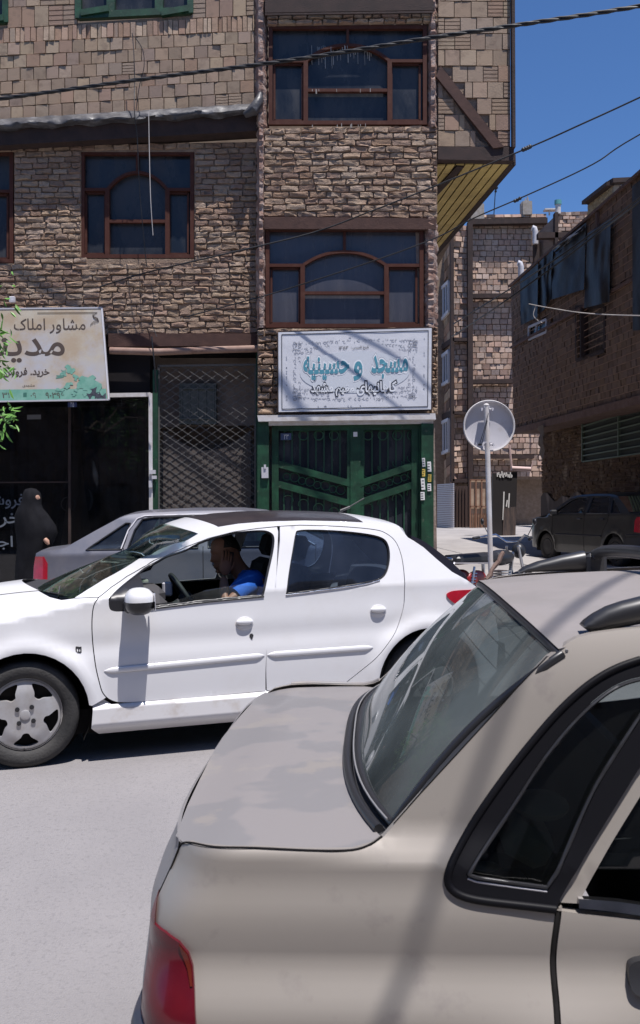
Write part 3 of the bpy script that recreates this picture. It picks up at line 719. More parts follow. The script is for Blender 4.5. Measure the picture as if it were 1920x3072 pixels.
# parted curtains and posters inside the shop
for (sg, u0_, u1_) in ((1, 235, 436), (-1, 225, 30)):
    rows = []
    for j in range(15):
        t = j/14; e = u0_+sg*6+sg*52*t**2.4 if t < .75 else u0_+sg*(6+52*.75**2.4+(t-.75)*60)
        rows.append([P(e+(u1_-e)*i/16, 1208+460*t, YS+.35+.05*sin(i*1.9+t)) for i in range(17)])
    mb = MB(); mb.grid(rows); o = mb.build('curtain', mat('dark_curtain', (.05, .058, .08), .8, col2=(.02, .022, .03), ns=5, nd=4, lo=.45, hi=.55), smooth=60)
    tag(o, ('dark blue flowered curtain drawn aside nearest the white shop post' if sg > 0 else 'dark curtain drawn aside above the veiled woman'), 'curtain', 'parted curtains in the shop window')
shlet = mat('window_lettering', (.10, .115, .14), .8)
for (tx, a, b, c, d) in (('فروش', -40, 1482, 72, 1526), ('خرید', -50, 1540, 60, 1582), ('اجاره', -62, 1608, 38, 1650)):
    text('window_lettering', tx, P(a, c and b, YS-.012), P(c, b, YS-.012), P(a, d, YS-.012), shlet, BD, bold=.012, off=.003)
mb = MB(); mb.lathe([(.10, 0), (.115, 0), (.115, .02), (.10, .02)], P(205, 1512, YS+.3), (0, -1, 0), 24)
mb.tube([P(262+20*cos(t)-6, 1500+36*sin(t), YS+.3) for t in [(-1.1+2.3*i/10) for i in range(11)]], [.004+.018*sin(pi*i/10) for i in range(11)], 6); mb.build('pale_shapes', mat('pale_shape', (.3, .31, .31), .6), BD, smooth=50)  # pale ring and tapering crescent behind the shop glass
mb = MB(); mb.box(P(102, 1251, YS-.006), (.21, .003, .07)); mb.build('paper_slip', mat('slip', (.14, .14, .15), .8), BD)
# house number
mb = MB(); mb.box(P(217, 1214, YL-.35), (.13, .01, .07)); o = mb.build('number_plate', mat('plate_blue', (.03, .04, .12), .5)); tag(o, 'small blue house number plate reading 25 below the estate sign', 'number plate')
text('plate_number', '۲۵', P(212, 1206, YL-.357), P(222, 1206, YL-.357), P(212, 1221, YL-.357), M_paper, o, raw=True)
mb = MB(); mb.box(P(858, 1310, YG-.01), (.16, .012, .1)); o = mb.build('number_plate', mat('plate_blue2', (.05, .07, .14), .5)); tag(o, 'small blue house number plate in the upper corner of the green gate', 'number plate')
text('plate_number', '۲۳', P(852, 1303, YG-.018), P(866, 1303, YG-.018), P(852, 1318, YG-.018), M_paper, o, raw=True)
mb = MB(); mb.box(P(37, 899, YL-.1), (.09, .06, .09), bev=.01); mb.box(P(37, 903, YL-.14), (.05, .03, .03)); o = mb.build('socket_box', M_greyp); tag(o, 'small grey electrical box on the brick wall above the estate sign', 'electrical box')
# ================================================================ signs
M_ban = mat('banner_vinyl', (.66, .665, .70), .5, col2=(.6, .61, .65), ns=2, nd=4, bump=.25, bs=5)
M_ink = mat('dark_ink', (.03, .035, .05), .6); M_teal = mat('teal_ink', (.075, .27, .35), .6); M_halo = mat('white_ink', (.75, .77, .8), .6); M_orn = mat('grey_ornament', (.36, .375, .42), .7)
M_pale = mat('pale_blue_tint', (.47, .52, .58), .6)
YN = YB-.16
def bn(u, v): return (u, v)
B = [(835, 997), (1295, 984), (1293, 1228), (836, 1236)]           # TL TR BR TL
def bp(s, t, d=0):
    U = (B[0][0]*(1-s)+B[1][0]*s)*(1-t)+(B[3][0]*(1-s)+B[2][0]*s)*t; V = (B[0][1]*(1-s)+B[1][1]*s)*(1-t)+(B[3][1]*(1-s)+B[2][1]*s)*t
    p = P(U, V, YN); p.y -= d; return p
ban = thing('banner', (bp(.5, 1).x, YN, bp(.5, 1).z), 'white vinyl banner with teal and black lettering stretched over the green gate', 'banner')
rows = [[bp(i/40, j/20, .002*noise.noise(Vector((i*.2, j*.35, 4)))) for i in range(41)] for j in range(21)]
mb = MB(); mb.grid(rows); mb.build('sheet', M_ban, ban, smooth=60)
mb = MB()
for a, b in (((0, 0), (1, 0)), ((1, 0), (1, 1)), ((1, 1), (0, 1)), ((0, 1), (0, 0))): mb.bar(bp(*a, -.03), bp(*b, -.03), .04, .04, up=(0, 1, 0))
for s in (.15, .85): mb.bar(bp(s, 1, -.05), bp(s, 1.05, -.05), .03, .03)
mb.build('metal_frame', M_rustd, ban)
mb = MB()
for (a0, b0, a1, b1, w_) in ((.022, .03, .978, .03, .010), (.978, .03, .978, .965, .010), (.978, .965, .022, .965, .010), (.022, .965, .022, .03, .010)): mb.bar(bp(a0, b0, .004), bp(a1, b1, .004), w_, .003, up=(0, 1, 0))
mb.build('printed_border', M_ink, ban)
mb = MB()                                                       # floral lattice frame around the lettering
def curl(s, t, r, a0=0, a1=5.5, n=10, w_=.006):
    pr = None
    for i in range(n+1):
        a = a0+(a1-a0)*i/n; q = bp(s+r*(.5+.5*i/n)*cos(a), t+r*1.88*(.5+.5*i/n)*sin(a), .004)
        if pr is not None: mb.bar(pr, q, w_, .002, up=(0, 1, 0))
        pr = q
for i in range(44):
    for (t0, am) in ((.135, .02), (.855, .02)):
        s = .1+.8*i/43; mid = abs(s-.5); k = .05*max(0, mid-.15)*2
        tt = t0+(k if t0 < .5 else -k); curl(s, tt+R.uniform(-.008, .008), .011, R.uniform(0, 6), R.uniform(4, 8), 6, .0045)
        if mid > .17: curl(s, tt+(.05 if t0 < .5 else -.05)*(1+2*(mid-.17)), .010, R.uniform(0, 6), R.uniform(4, 8), 6, .0045)
        if mid > .27: curl(s, tt+(.11 if t0 < .5 else -.11), .009, R.uniform(0, 6), R.uniform(4, 8), 6, .0045)
for i in range(17):
    for s0 in (.105, .885):
        t = .14+.71*i/16; e = abs(t-.5); curl(s0, t, .011, R.uniform(0, 6), R.uniform(4, 8), 6, .0045)
        if e > .12: curl(s0+(.03 if s0 < .5 else -.03), t+.01, .010, R.uniform(0, 6), R.uniform(4, 8), 6, .0045)
for (s, t) in ((.12, .17), (.88, .17), (.12, .83), (.88, .83)):
    for k in range(6): curl(s+R.uniform(-.02, .02), t+R.uniform(-.03, .03), .016, R.uniform(0, 6), R.uniform(4, 9), 8, .006)
for i in range(34):                                             # small scattered flowers
    s, t = R.choice(((R.uniform(.04, .96), R.choice((.08, .93))), (R.choice((.05, .95)), R.uniform(.1, .9)))); 
    mb.bar(bp(s, t, .004), bp(s+.006, t+.012, .004), .008, .002, up=(0, 1, 0))
mb.build('floral_border', M_orn, ban)
def tline(nm, tx, s0, t0, s1, t1, m, bold=0, off=.02, raw=False, par=None): return text(nm, tx, bp(s0, t0), bp(s1, t0), bp(s0, t1), m, par or ban, bold=bold, off=off, raw=raw)
mb = MB(); mb.prism([bp(.5+.36*cos(a), .52+.26*sin(a), .0032) for a in [2*pi*i/40 for i in range(40)]], (0, -.001, 0)); 
mb.build('tinted_medallion', mat('tint', (.585, .615, .66), .6), ban)
# outline letters: dark rim, white rim, coloured core
for (bo, m, of, e) in ((.10, M_orn, .0035, 0), (.08, M_halo, .0062, 0), (.03, M_teal, .009, 0)):
    tline('large_lettering', 'مسجد', .61-e*.5, .335-e*1.2, .845+e*.5, .60+e*1.2, m, bo, of)
    tline('large_lettering', 'و', .495-e*.5, .40-e*1.2, .545+e*.5, .615+e*1.2, m, bo, of)
    tline('large_lettering', 'حسینیه', .165-e*.5, .325-e*1.2, .46+e*.5, .60+e*1.2, m, bo, of)
for (bo, m, of, e) in ((.12, M_ink, .0035, 0), (.022, M_halo, .0062, 0)):
    tline('small_lettering', 'کاهانیهای', .515-e, .645-e, .77+e, .81+e, m, bo, of)
    tline('small_lettering', 'مقیم', .375-e, .685-e, .495+e, .81+e, m, bo, of)
    tline('small_lettering', 'مشهد', .215-e, .65-e, .355+e, .795+e, m, bo, of)
tline('date_lettering', 'تاریخ تاسیس :', .475, .195, .59, .245, M_ink, .008, .005)
tline('date_lettering', '۱۳۸۳', .395, .195, .455, .238, M_ink, .008, .005, raw=True)
# estate agent's sign (leaning out at its foot)
ET = [(-330, 930), (306, 924), (327, 1199), (-330, 1210)]
def ep(U, V, d=0):
    t = (V-925)/280; return P(U, V, YL-.12-.28*t-d)
es = thing('shop_sign', (ep(100, 1205).x, YL-.4, ep(100, 1205).z), 'weathered cream estate office sign with dark script and green splashes, cut by the picture edge', 'sign')
nt_m = mat('faded_sign_print', (.32, .25, .175), .6, col2=(.375, .335, .27), ns=2.2, nd=5, lo=.42, hi=.6, col3=(.34, .335, .36), ns3=.9, lo3=.5, hi3=.62)
mb = MB(); q = [ep(*ET[3]), ep(*ET[2]), ep(*ET[1]), ep(*ET[0])]; mb.hexa(q, (0, .035, .01)); mb.build('board', nt_m, es)
mb = MB()
for a, b in zip(ET, ET[1:]+ET[:1]): mb.bar(ep(*a, -.01), ep(*b, -.01), .022, .04, up=(0, 1, 0))
mb.build('metal_edge', M_greyp, es)
M_gsp = mat('green_splash', (.09, .25, .19), .6, col2=(.15, .31, .25), ns=8); M_gd = mat('dark_green_print', (.05, .17, .13), .6); M_brn = mat('brown_lettering', (.045, .028, .02), .6)
mb = MB(); mb.hexa([ep(-330, 1208, .003), ep(322, 1198, .003), ep(318, 1166, .003), ep(-330, 1172, .003)], (0, -.001, 0)); mb.build('green_band', M_gsp, es)
mb = MB(); bl = []
for (u, v, r, k) in ((212, 1105, 15, 6), (196, 1125, 12, 4), (225, 1128, 12, 4), (270, 1145, 26, 10), (248, 1160, 20, 7), (292, 1160, 20, 7), (205, 1160, 15, 5), (175, 1168, 12, 4), (262, 1180, 16, 4), (300, 1180, 14, 4), (222, 1182, 14, 4)):
    for _ in range(k):
        c = (u+R.gauss(0, r*.4), v+R.gauss(0, r*.35)); rr = r*R.uniform(.3, .6); a0 = R.uniform(0, 6)
        u_ = [(c[0]+rr*(1+.35*sin(3*a+a0))*cos(a), c[1]+rr*.8*(1+.35*cos(2*a+a0))*sin(a)) for a in [2*pi*i/10 for i in range(10)]]
        d_ = .0045+.0001*len(bl); bl.append(1); u_ = [(min(x, 318), min(y, 1197)) for x, y in u_]
        mb.add([ep(x, y, d_) for x, y in u_], [tuple(range(10))])
for _ in range(26):
    a = R.uniform(pi*.9, pi*1.6); r0, r1 = R.uniform(10, 20), R.uniform(24, 40); c = (205, 1128)
    mb.bar(ep(c[0]+r0*cos(a), c[1]+r0*sin(a)*.7, .005), ep(c[0]+r1*cos(a+.1), c[1]+r1*sin(a)*.6, .005), .012, .001, up=(0, 1, 0))
mb.build('green_splash', M_gsp, es, fix=False)
mb = MB()
for (u, v, a) in ((283, 1170, 1.2), (278, 1180, .6), (290, 1185, 2.0), (270, 1187, 1.6), (300, 1188, .4), (312, 1190, 1.0)):
    mb.prism([ep(u+13*cos(a+x)*(.4 if k % 2 else 1), v+13*sin(a+x)*(.4 if k % 2 else 1), .009) for k, x in enumerate([i*pi/3 for i in range(6)])], (0, -.001, 0))
mb.build('dark_leaf_print', M_ink, es, fix=False)
def et(nm, tx, u0, v0, u1, v1, m, bold=0, raw=False): text(nm, tx, ep(u0, v0), ep(u1, v0), ep(u0, v1), m, es, bold=bold, raw=raw, off=.0035)
et('lettering', 'مشاور املاک', 42, 956, 256, 1000, M_brn, .006); et('lettering', 'مدینه', -62, 1012, 192, 1086, M_brn, .014); et('lettering', 'خرید. فروش.', 6, 1104, 148, 1131, M_brn, .022)
et('lettering', 'مشهدی', 68, 1153, 104, 1162, M_brn, .006); et('lettering', '۰۹۱۵ ۹۰۳۹۶ ۱۹', 92, 1178, 216, 1195, M_brn, .012, raw=True); et('lettering', '۳۸۰۷ ۳۱۲', -60, 1178, 44, 1195, M_brn, .012, raw=True)
mb = MB(); mb.box(ep(75, 1186, .008), (.05, .003, .08)); mb.build('phone_mark', M_gd, es)
mb = MB(); mb.bar(ep(112, 939, .008), ep(292, 938, .008), .010, .002, up=(0, 1, 0))
for k in range(8):
    c = [ep(290-10*sin(x*2.4+k*.8)-k*1.2, 938+k*3+18*x, .009) for x in [i/8 for i in range(9)]]
    for a, b in zip(c, c[1:]): mb.bar(a, b, .006, .001, up=(0, 1, 0))
mb.build('corner_ornament', M_brn, es)
# ================================================================ round sign on a post
YP = 9.7
sg = thing('road_sign', (P(1468, 1800, YP).x, YP, .1), 'back of a round grey traffic sign on a white post beside the alley', 'road sign')
c = P(1467, 1278, YP-.06); mb = MB(); n = (.12, -1, 0)
mb.lathe([(0, -.03), (.235, -.03), (.25, -.026), (.258, .012), (.262, .014), (.264, -.03), (.255, -.042), (0, -.045)][::1], c, (0, -1, 0), 48)
pl = mb.build('sign_plate', M_greyp, sg, smooth=40)
mb = MB(); mb.lathe([(.248, -.005), (.264, -.005), (.268, .012), (.262, .022), (.25, .018)], c, (0, -1, 0), 48); mb.build('rim', M_white, pl, smooth=50)
mb = MB(); top = P(1459, 1216, YP-.12); bot = Vector((P(1470, 1760, YP).x, YP-.1, -.1)); mb.tube([top, bot], .026, 14); mb.sphere(top, (.03, .03, .02)); mb.build('pole', M_white, sg, smooth=50)
mb = MB()
for (u, v) in ((1461, 1228), (1464, 1334)): mb.box(P(u, v, YP-.09), (.13, .05, .02), bev=.004); mb.box(P(u, v-7, YP-.13), (.06, .02, .012)); mb.box(P(u+16, v, YP-.115), (.015, .03, .03)); mb.box(P(u-16, v, YP-.115), (.015, .03, .03))
mb.build('clamp', M_greyp, sg)
mb = MB(); mb.tube([P(1465, 1240, YP-.16), P(1452, 1290, YP-.17), P(1438, 1335, YP-.15), P(1446, 1328, YP-.14), P(1462, 1262, YP-.15)], .0035, 5); mb.box(P(1440, 1334, YP-.14), (.04, .02, .02)); mb.build('tie_wire', M_cable, sg)
mb = MB(); a, b = P(1460, 1738, YP-.16), P(1512, 1655, YP-.1); mb.bar(P(1455, 1770, YP-.14), a, .05, .02); 
pts = [a.lerp(b, i/6)+Vector((.01*sin(i*2), 0, 0)) for i in range(7)]
mb.tube(pts, [.022, .028, .02, .026, .022, .025, .018], 6); mb.tube([Vector((bot.x-.02+.045*cos(x), YP-.105+.045*sin(x), a.z+.01*sin(2*x))) for x in [i*pi/6 for i in range(12)]], .016, 6, closed=True)
mb.tube([Vector((bot.x-.02+.04*cos(x), YP-.105+.04*sin(x), a.z-.06)) for x in [i*pi/6 for i in range(12)]], .014, 6, closed=True)
o = mb.build('tied_rag', mat('rag_brown', (.14, .085, .07), .9, col2=(.22, .15, .12), ns=30), smooth=50); tag(o, 'rusty brown rag and bar tied round the foot of the white sign post', 'rag')
# ================================================================ building at the end of the alley
YE = 35.0
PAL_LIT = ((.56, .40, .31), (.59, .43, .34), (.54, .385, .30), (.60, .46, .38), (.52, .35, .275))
EB = thing('block_building', (4.5, YE, .5), 'sunlit tall clay block building with rusty columns at the far end of the alley', 'building')
mb = MB(); vg = 1600
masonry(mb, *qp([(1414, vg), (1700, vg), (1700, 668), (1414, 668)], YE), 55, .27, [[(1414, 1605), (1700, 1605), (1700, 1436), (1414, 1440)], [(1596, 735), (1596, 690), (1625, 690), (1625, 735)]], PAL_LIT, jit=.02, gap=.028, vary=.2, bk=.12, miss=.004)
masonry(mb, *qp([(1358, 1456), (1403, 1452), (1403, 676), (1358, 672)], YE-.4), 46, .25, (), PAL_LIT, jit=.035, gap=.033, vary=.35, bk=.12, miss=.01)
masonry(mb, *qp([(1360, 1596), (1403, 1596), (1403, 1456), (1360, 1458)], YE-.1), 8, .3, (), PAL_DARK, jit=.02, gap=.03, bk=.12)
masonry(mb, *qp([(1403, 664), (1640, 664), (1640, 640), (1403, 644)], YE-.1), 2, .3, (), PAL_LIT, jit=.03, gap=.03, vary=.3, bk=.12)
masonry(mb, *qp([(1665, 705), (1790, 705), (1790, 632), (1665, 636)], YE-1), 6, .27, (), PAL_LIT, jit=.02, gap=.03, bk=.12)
mb.build('block_wall', [M_block, M_mortar], EB)
mb = MB(); a, b = P(1357, 1445, YE-.4), P(1316, 1480, YE+1.4); a2, b2 = P(1357, 690, YE-.4), P(1316, 760, YE+1.4)
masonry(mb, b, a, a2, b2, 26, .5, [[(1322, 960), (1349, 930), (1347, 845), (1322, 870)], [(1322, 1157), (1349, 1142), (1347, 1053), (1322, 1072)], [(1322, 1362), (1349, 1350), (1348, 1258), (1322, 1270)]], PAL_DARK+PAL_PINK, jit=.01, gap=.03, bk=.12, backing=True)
mb.build('side_bay_wall', [M_block, M_mortar], EB)
mb = MB()
def eb(u0, v0, u1, v1, w, d=0): mb.bar(P(u0, v0, YE-.2+d), P(u1, v1, YE-.2+d), w, .3, up=(0, 1, 0))
eb(1409, 668, 1411, 1600, .18, -.35); eb(1408, 668, 1640, 664, .2); eb(1412, 890, 1560, 888, .16); eb(1412, 1146, 1540, 1144, .16); eb(1412, 1371, 1600, 1370, .14); eb(1355, 680, 1357, 1445, .12, -.3)
eb(1357, 1020, 1408, 1020, .12, -.3); eb(1357, 1238, 1403, 1242, .10, -.3); eb(1357, 1443, 1408, 1441, .14, -.3); eb(1608, 1000, 1608, 720, .18, -.3); eb(1612, 709, 1722, 707, .2, -1); eb(1667, 735, 1667, 640, .12, -1)
mb.bar(P(1357, 1022, YE-.5), P(1314, 1052, YE+1.4), .12, .2); mb.bar(P(1357, 1240, YE-.5), P(1314, 1256, YE+1.4), .10, .2)
mb.build('steel_frame', M_rustd, EB)
mb = MB(); mb.box((P(1409, 1100, YE).x+1.6, YE+3.2, 6.0), (6.2, 5, 12)); mb.build('building_mass', M_mortar, EB)
mb = MB(); mb.hexa([P(1612, 1000, YE-.3), P(1668, 1000, YE-1.2), P(1668, 645, YE-1.2), P(1612, 700, YE-.3)], (0, .1, 0)); mb.build('shaded_return', mat('shaded_block', (.2, .14, .11), .9, col2=(.26, .19, .15), ns=3, stretch=(1, 1, 6)), EB)  # shade of this return wall is put into its darker block colour
fr_m = mat('white_upvc', (.55, .56, .6), .5)
for (v0, v1, v2, v3) in ((868, 845, 932, 962), (1072, 1053, 1142, 1157), (1270, 1258, 1350, 1362)):
    f = MB(); q = [P(1323, v3, YE+.9), P(1348, v2, YE-.15), P(1347, v1, YE-.15), P(1323, v0, YE+.9)]
    for i in range(4): f.bar(q[i], q[(i+1) % 4], .1, .12)
    for k in (.33, .66): f.bar(q[0].lerp(q[1], k), q[3].lerp(q[2], k), .07, .1)
    o = f.build('window', fr_m, EB); m = MB(); m.hexa(q, (.03, .06, 0)); m.build('pane', M_pane, o)
# roof clutter
mb = MB(); mb.box(P(1579, 628, YE), (.35, .4, .5)); mb.box(P(1567, 632, YE), (.12, .3, .55)); mb.box(P(1430, 640, YE), (.5, .4, .6))
for k in range(4): mb.tube([P(1571+k*5, 620, YE), P(1574+k*4+R.uniform(-3, 3), 595+R.uniform(-8, 6), YE)], .02, 5)
mb.build('roof_stub', mat('concrete_stub', (.36, .33, .3), .95, col2=(.28, .24, .2), ns=8), EB)
mb = MB(); mb.tube([P(1674, 642, YE-1), P(1674, 608, YE-1)], .1, 10); mb.build('roof_pipe', M_white, EB, smooth=50); mb = MB(); mb.tube([P(1674, 614, YE-1), P(1674, 601, YE-1)], .13, 10); mb.build('pipe_cap', mat('cap_teal', (.1, .3, .3), .5), EB, smooth=50)
mb = MB(); mb.box(P(1652, 630, YE), (.5, .3, .05)); mb.box(P(1648, 638, YE), (.05, .05, .2)); mb.build('roof_light', M_white, EB)
mb = MB(); mb.tube([P(1481, 655, YE), P(1487, 560, YE)], .018, 5); mb.sphere(P(1488, 563, YE), .08, 8, 6); mb.sphere(P(1487, 574, YE), .05, 8, 6); o = mb.build('antenna', M_cable); tag(o, 'thin dark antenna mast rising from the roof at the alley end', 'antenna')
for (u, v, v2, lb) in ((1606, 690, 722, 'grey flue pipe bent at the top beside the upper beam'), (1563, 795, 836, 'lower grey flue pipe standing at the end of the tarpaulin')):
    mb = MB(); Y = YE-.7 if v < 720 else 26; k = Y/35
    mb.tube([P(u, v2+10, Y), P(u, v+6, Y), P(u-3, v-4, Y), P(u-10, v-6, Y)], .11*k, 10); o = mb.build('flue_pipe', M_greyp, smooth=50); tag(o, lb, 'flue pipe', 'flue pipes over the alley')
# doors at the alley end
mb = MB()
for k in range(26): mb.bar(P(1313, 1455+k*5.3, YE-.2), P(1361, 1452+k*5.6, YE-1.6), .045, .05)
mb.build('roller_shutter', mat('shutter_grey', (.38, .38, .42), .5), EB)
mb = MB(); mb.hexa([P(1363, 1597, YE-.7), P(1403, 1597, YE-.7), P(1403, 1458, YE-.7), P(1363, 1458, YE-.7)], (0, .1, 0))
for k in range(4): mb.bar(P(1370+k*9, 1460, YE-.75), P(1370+k*9, 1596, YE-.75), .03, .05, up=(0, 1, 0))
mb.build('brown_door', mat('door_brown', (.06, .035, .028), .6), EB)
YD = YE-1.5; mb = MB(); mb.hexa([P(1410, 1604, YD), P(1470, 1610, YD), P(1470, 1438, YD), P(1410, 1440, YD)], (0, .1, 0)); gd = mb.build('panelled_gate', mat('gate_cream', (.46, .36, .27), .8, col2=(.3, .2, .14), ns=3, nd=6), EB)
mb = MB()
for u in (1411, 1428, 1445, 1462): mb.bar(P(u, 1440, YD-.05), P(u, 1605, YD-.05), .05, .05, up=(0, 1, 0))
for v in (1440, 1520, 1602): mb.bar(P(1410, v, YD-.05), P(1470, v, YD-.05), .05, .05, up=(0, 1, 0))
for k in range(3):
    for dx in (5, 11): mb.bar(P(1412+k*17+dx, 1540, YD-.03), P(1412+k*17+dx+1.5, 1585, YD-.03), .03, .03, up=(0, 1, 0))
mb.build('gate_ribs', mat('gate_rust', (.2, .10, .06), .8), gd)
# ================================================================ dark block building on the right of the alley
RA = Vector((.104, -1, 0)).normalized(); R0 = Vector((5.22, 25, 0)); RNn = Vector((-1, -.104, 0)).normalized()
def rb(a, z, d=0): return R0+RA*a+Vector((0, 0, z))+RNn*d
def rpx(U, V, d=0): return PN(U, V, R0+RNn*d, RNn)
RB = thing('block_house', rb(4, .4), 'dark red clay block house overhanging the alley, hung with black tarpaulins', 'building')
mb = MB(); LEN = 10.5
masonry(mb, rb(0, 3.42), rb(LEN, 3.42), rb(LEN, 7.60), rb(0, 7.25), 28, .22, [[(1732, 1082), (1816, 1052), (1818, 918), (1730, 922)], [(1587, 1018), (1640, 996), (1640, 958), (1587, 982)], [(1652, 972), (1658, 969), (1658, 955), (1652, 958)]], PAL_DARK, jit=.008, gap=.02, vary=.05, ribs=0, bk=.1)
mb.build('upper_wall', [M_block, M_mortar], RB, label='overhanging block wall with pale mortar ledges')
mb = MB()
for k in range(27):
    f_ = (k+1)/28; mb.bar(rb(.02, 3.42+3.83*f_, .0), rb(LEN, 3.42+4.18*f_, .0), .010, .014)
mb.build('mortar_ledges', mat('mortar_ledge', (.3, .19, .14), .95), RB)
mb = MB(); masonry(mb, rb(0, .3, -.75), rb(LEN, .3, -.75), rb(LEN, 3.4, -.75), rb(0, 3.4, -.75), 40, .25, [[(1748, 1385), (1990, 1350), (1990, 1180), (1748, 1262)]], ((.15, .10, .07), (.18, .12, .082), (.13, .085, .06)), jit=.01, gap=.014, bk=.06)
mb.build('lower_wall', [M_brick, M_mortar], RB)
mb = MB(); rows = []
for j in range(9): rows.append([rb(.02+(LEN-.02)*i/40, .25+(1.35+.25*noise.noise(Vector((i*.35, 0, 0))))*j/8, -.70+.015*noise.noise(Vector((i*.6, j*.6, 0)))) for i in range(41)])
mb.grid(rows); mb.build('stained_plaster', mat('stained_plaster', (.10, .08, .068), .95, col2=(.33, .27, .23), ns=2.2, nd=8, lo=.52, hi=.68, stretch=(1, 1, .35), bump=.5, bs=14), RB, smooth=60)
mb = MB(); mb.hexa([rb(-.05, 3.3, .03), rb(LEN, 3.3, .03), rb(LEN, 3.3, -.8), rb(-.05, 3.3, -.8)], (0, 0, .12)); mb.bar(rb(-.05, 3.36, .03), rb(LEN, 3.36, .03), .05, .16)
mb.bar(rb(0, 5.62, .02), rb(LEN, 5.66, .02), .05, .06); mb.bar(rb(5.9, 5.6, .03), rb(5.9, 7.4, .03), .08, .06); mb.bar(rb(0, 7.26, .0), rb(LEN, 7.61, .0), .12, .06)
mb.build('slab_edge', mat('slab_brown', (.11, .06, .045), .9, col2=(.16, .10, .08), ns=6, bump=.4, bs=20), RB)
mb = MB(); n3 = -RNn*6
mb.hexa([rb(0, .2, -.8), rb(LEN, .2, -.8), rb(LEN, 3.3, -.8), rb(0, 3.3, -.8)], n3); mb.hexa([rb(0, 3.42, -.12), rb(LEN, 3.42, -.12), rb(LEN, 7.56, -.12), rb(0, 7.2, -.12)], n3); mb.build('house_mass', mat('dark_plaster', (.085, .066, .054), .95, col2=(.13, .10, .085), ns=3, nd=7), RB)  # plain dark mottled plaster over the body of the house
# openings
f = MB(); q = [rpx(1732, 1082, -.03), rpx(1816, 1052, -.03), rpx(1818, 918, -.03), rpx(1730, 922, -.03)]
for i in range(4): f.bar(q[i], q[(i+1) % 4], .07, .08)
f.bar(q[0].lerp(q[1], .3), q[3].lerp(q[2], .3), .22, .05)
for k in (.25, .42): f.bar(q[0].lerp(q[3], k), q[1].lerp(q[2], k), .03, .03)
o = f.build('window', M_rustd, RB, label='unglazed window opening with bars'); m = MB(); m.hexa([p-RNn*.06 for p in q], -RNn*.03); m.build('bricked_fill', mat('fill_brick', (.2, .16, .13), .95, col2=(.1, .08, .07), ns=7, lo=.45, hi=.55), o)
f = MB(); q = [rpx(1587, 1018, 0), rpx(1640, 996, 0), rpx(1640, 958, 0), rpx(1587, 982, 0)]
for i in range(4): f.bar(q[i], q[(i+1) % 4], .05, .06)
f.bar(q[0].lerp(q[1], .45), q[3].lerp(q[2], .45), .04, .05); o = f.build('window', M_greyp, RB, label='small high window'); m = MB(); m.hexa([p-RNn*.05 for p in q], -RNn*.02); m.build('pane', M_pane, o)
f = MB(); q = [rpx(1748, 1385, -.72), rpx(1990, 1350, -.72), rpx(1990, 1180, -.72), rpx(1748, 1262, -.72)]
for k in range(8): f.bar(q[0].lerp(q[3], k/7), q[1].lerp(q[2], k/7), .035, .03)
for k in range(3): f.bar(q[0].lerp(q[1], k/2), q[3].lerp(q[2], k/2), .05, .05)
o = f.build('garage_grille', mat('grille_green', (.10, .14, .10), .6), RB); m = MB(); m.hexa([p-RNn*.05 for p in q], -RNn*.02); m.build('grille_backing', mat('backing_green', (.035, .045, .04), .8), o)
# tarpaulins
def tarp(pts, label, d=.06, amp=.05, nu=14, nv=10, m=M_tarp):
    tl, tr, br, bl = pts; rows = []; ph = R.uniform(0, 9)
    for j in range(nv+1):
        row = []
        for i in range(nu+1):
            s, t = i/nu, j/nv; U = (tl[0]*(1-s)+tr[0]*s)*(1-t)+(bl[0]*(1-s)+br[0]*s)*t; V = (tl[1]*(1-s)+tr[1]*s)*(1-t)+(bl[1]*(1-s)+br[1]*s)*t
            dd = d+amp*(noise.noise(Vector((s*2.2+ph, t*1.2, ph)))+.12*sin(s*6+ph+t)+.45*noise.noise(Vector((s*5, t*4+ph, 1))))
            row.append(rpx(U, V, max(.015, dd)))
        rows.append(row)
    mb = MB(); mb.grid(rows); g = 'black tarpaulins hung on the block house'
    o = mb.build('tarpaulin', m, smooth=50); tag(o, label, 'tarpaulin', g); return o
tarp([(1560, 838), (1614, 790), (1612, 952), (1562, 976)], 'narrow slate tarpaulin at the far end of the row')
tarp([(1618, 785), (1660, 745), (1650, 905), (1618, 945)], 'crumpled grey tarpaulin with a drooping flap', amp=.1)
tarp([(1658, 745), (1758, 668), (1752, 868), (1650, 900)], 'widest black tarpaulin under the roof edge', amp=.07, nu=20)
tarp([(1656, 748), (1756, 670), (1748, 690), (1668, 762)], 'shiny rolled plastic edge on top of the widest tarpaulin', d=.12, amp=.12, m=M_plas)
tarp([(1762, 700), (1832, 655), (1828, 905), (1752, 925)], 'long glossy tarpaulin hanging down to the barred window', d=.09, amp=.08)
tarp([(1896, 560), (1990, 480), (1990, 985), (1898, 992)], 'tall black tarpaulin cut by the picture edge', amp=.04)
# torn cloth and lamp over the black gate
mb = MB(); c = rpx(1630, 1310, .05); rows = []
for j in range(6): rows.append([c+RA*(.35*(i/5-.5))*(1-.1*j)+Vector((0, 0, .25-.15*j+.06*R.uniform(-1, 1)))+RNn*(.1*R.uniform(0, 1)) for i in range(6)])
mb.grid(rows); o = mb.build('torn_cloth', mat('torn_cloth', (.2, .17, .15), .9), smooth=40); tag(o, 'torn grey cloth hanging under the overhang of the block house', 'cloth')
YK = 27.5; mb = MB(); a, b = P(1535, 1405, YK), P(1592, 1408, YK); mb.tube([a, b], .07, 10); mb.tube([a+Vector((0, 0, .05)), P(1528, 1335, YK)], .03, 6); mb.tube([b, P(1600, 1385, YK)], .02, 6)
o = mb.build('tube_lamp', mat('lamp_pink', (.5, .36, .34), .6), smooth=50); tag(o, 'pinkish tube lamp on a bracket over the black gate', 'lamp')
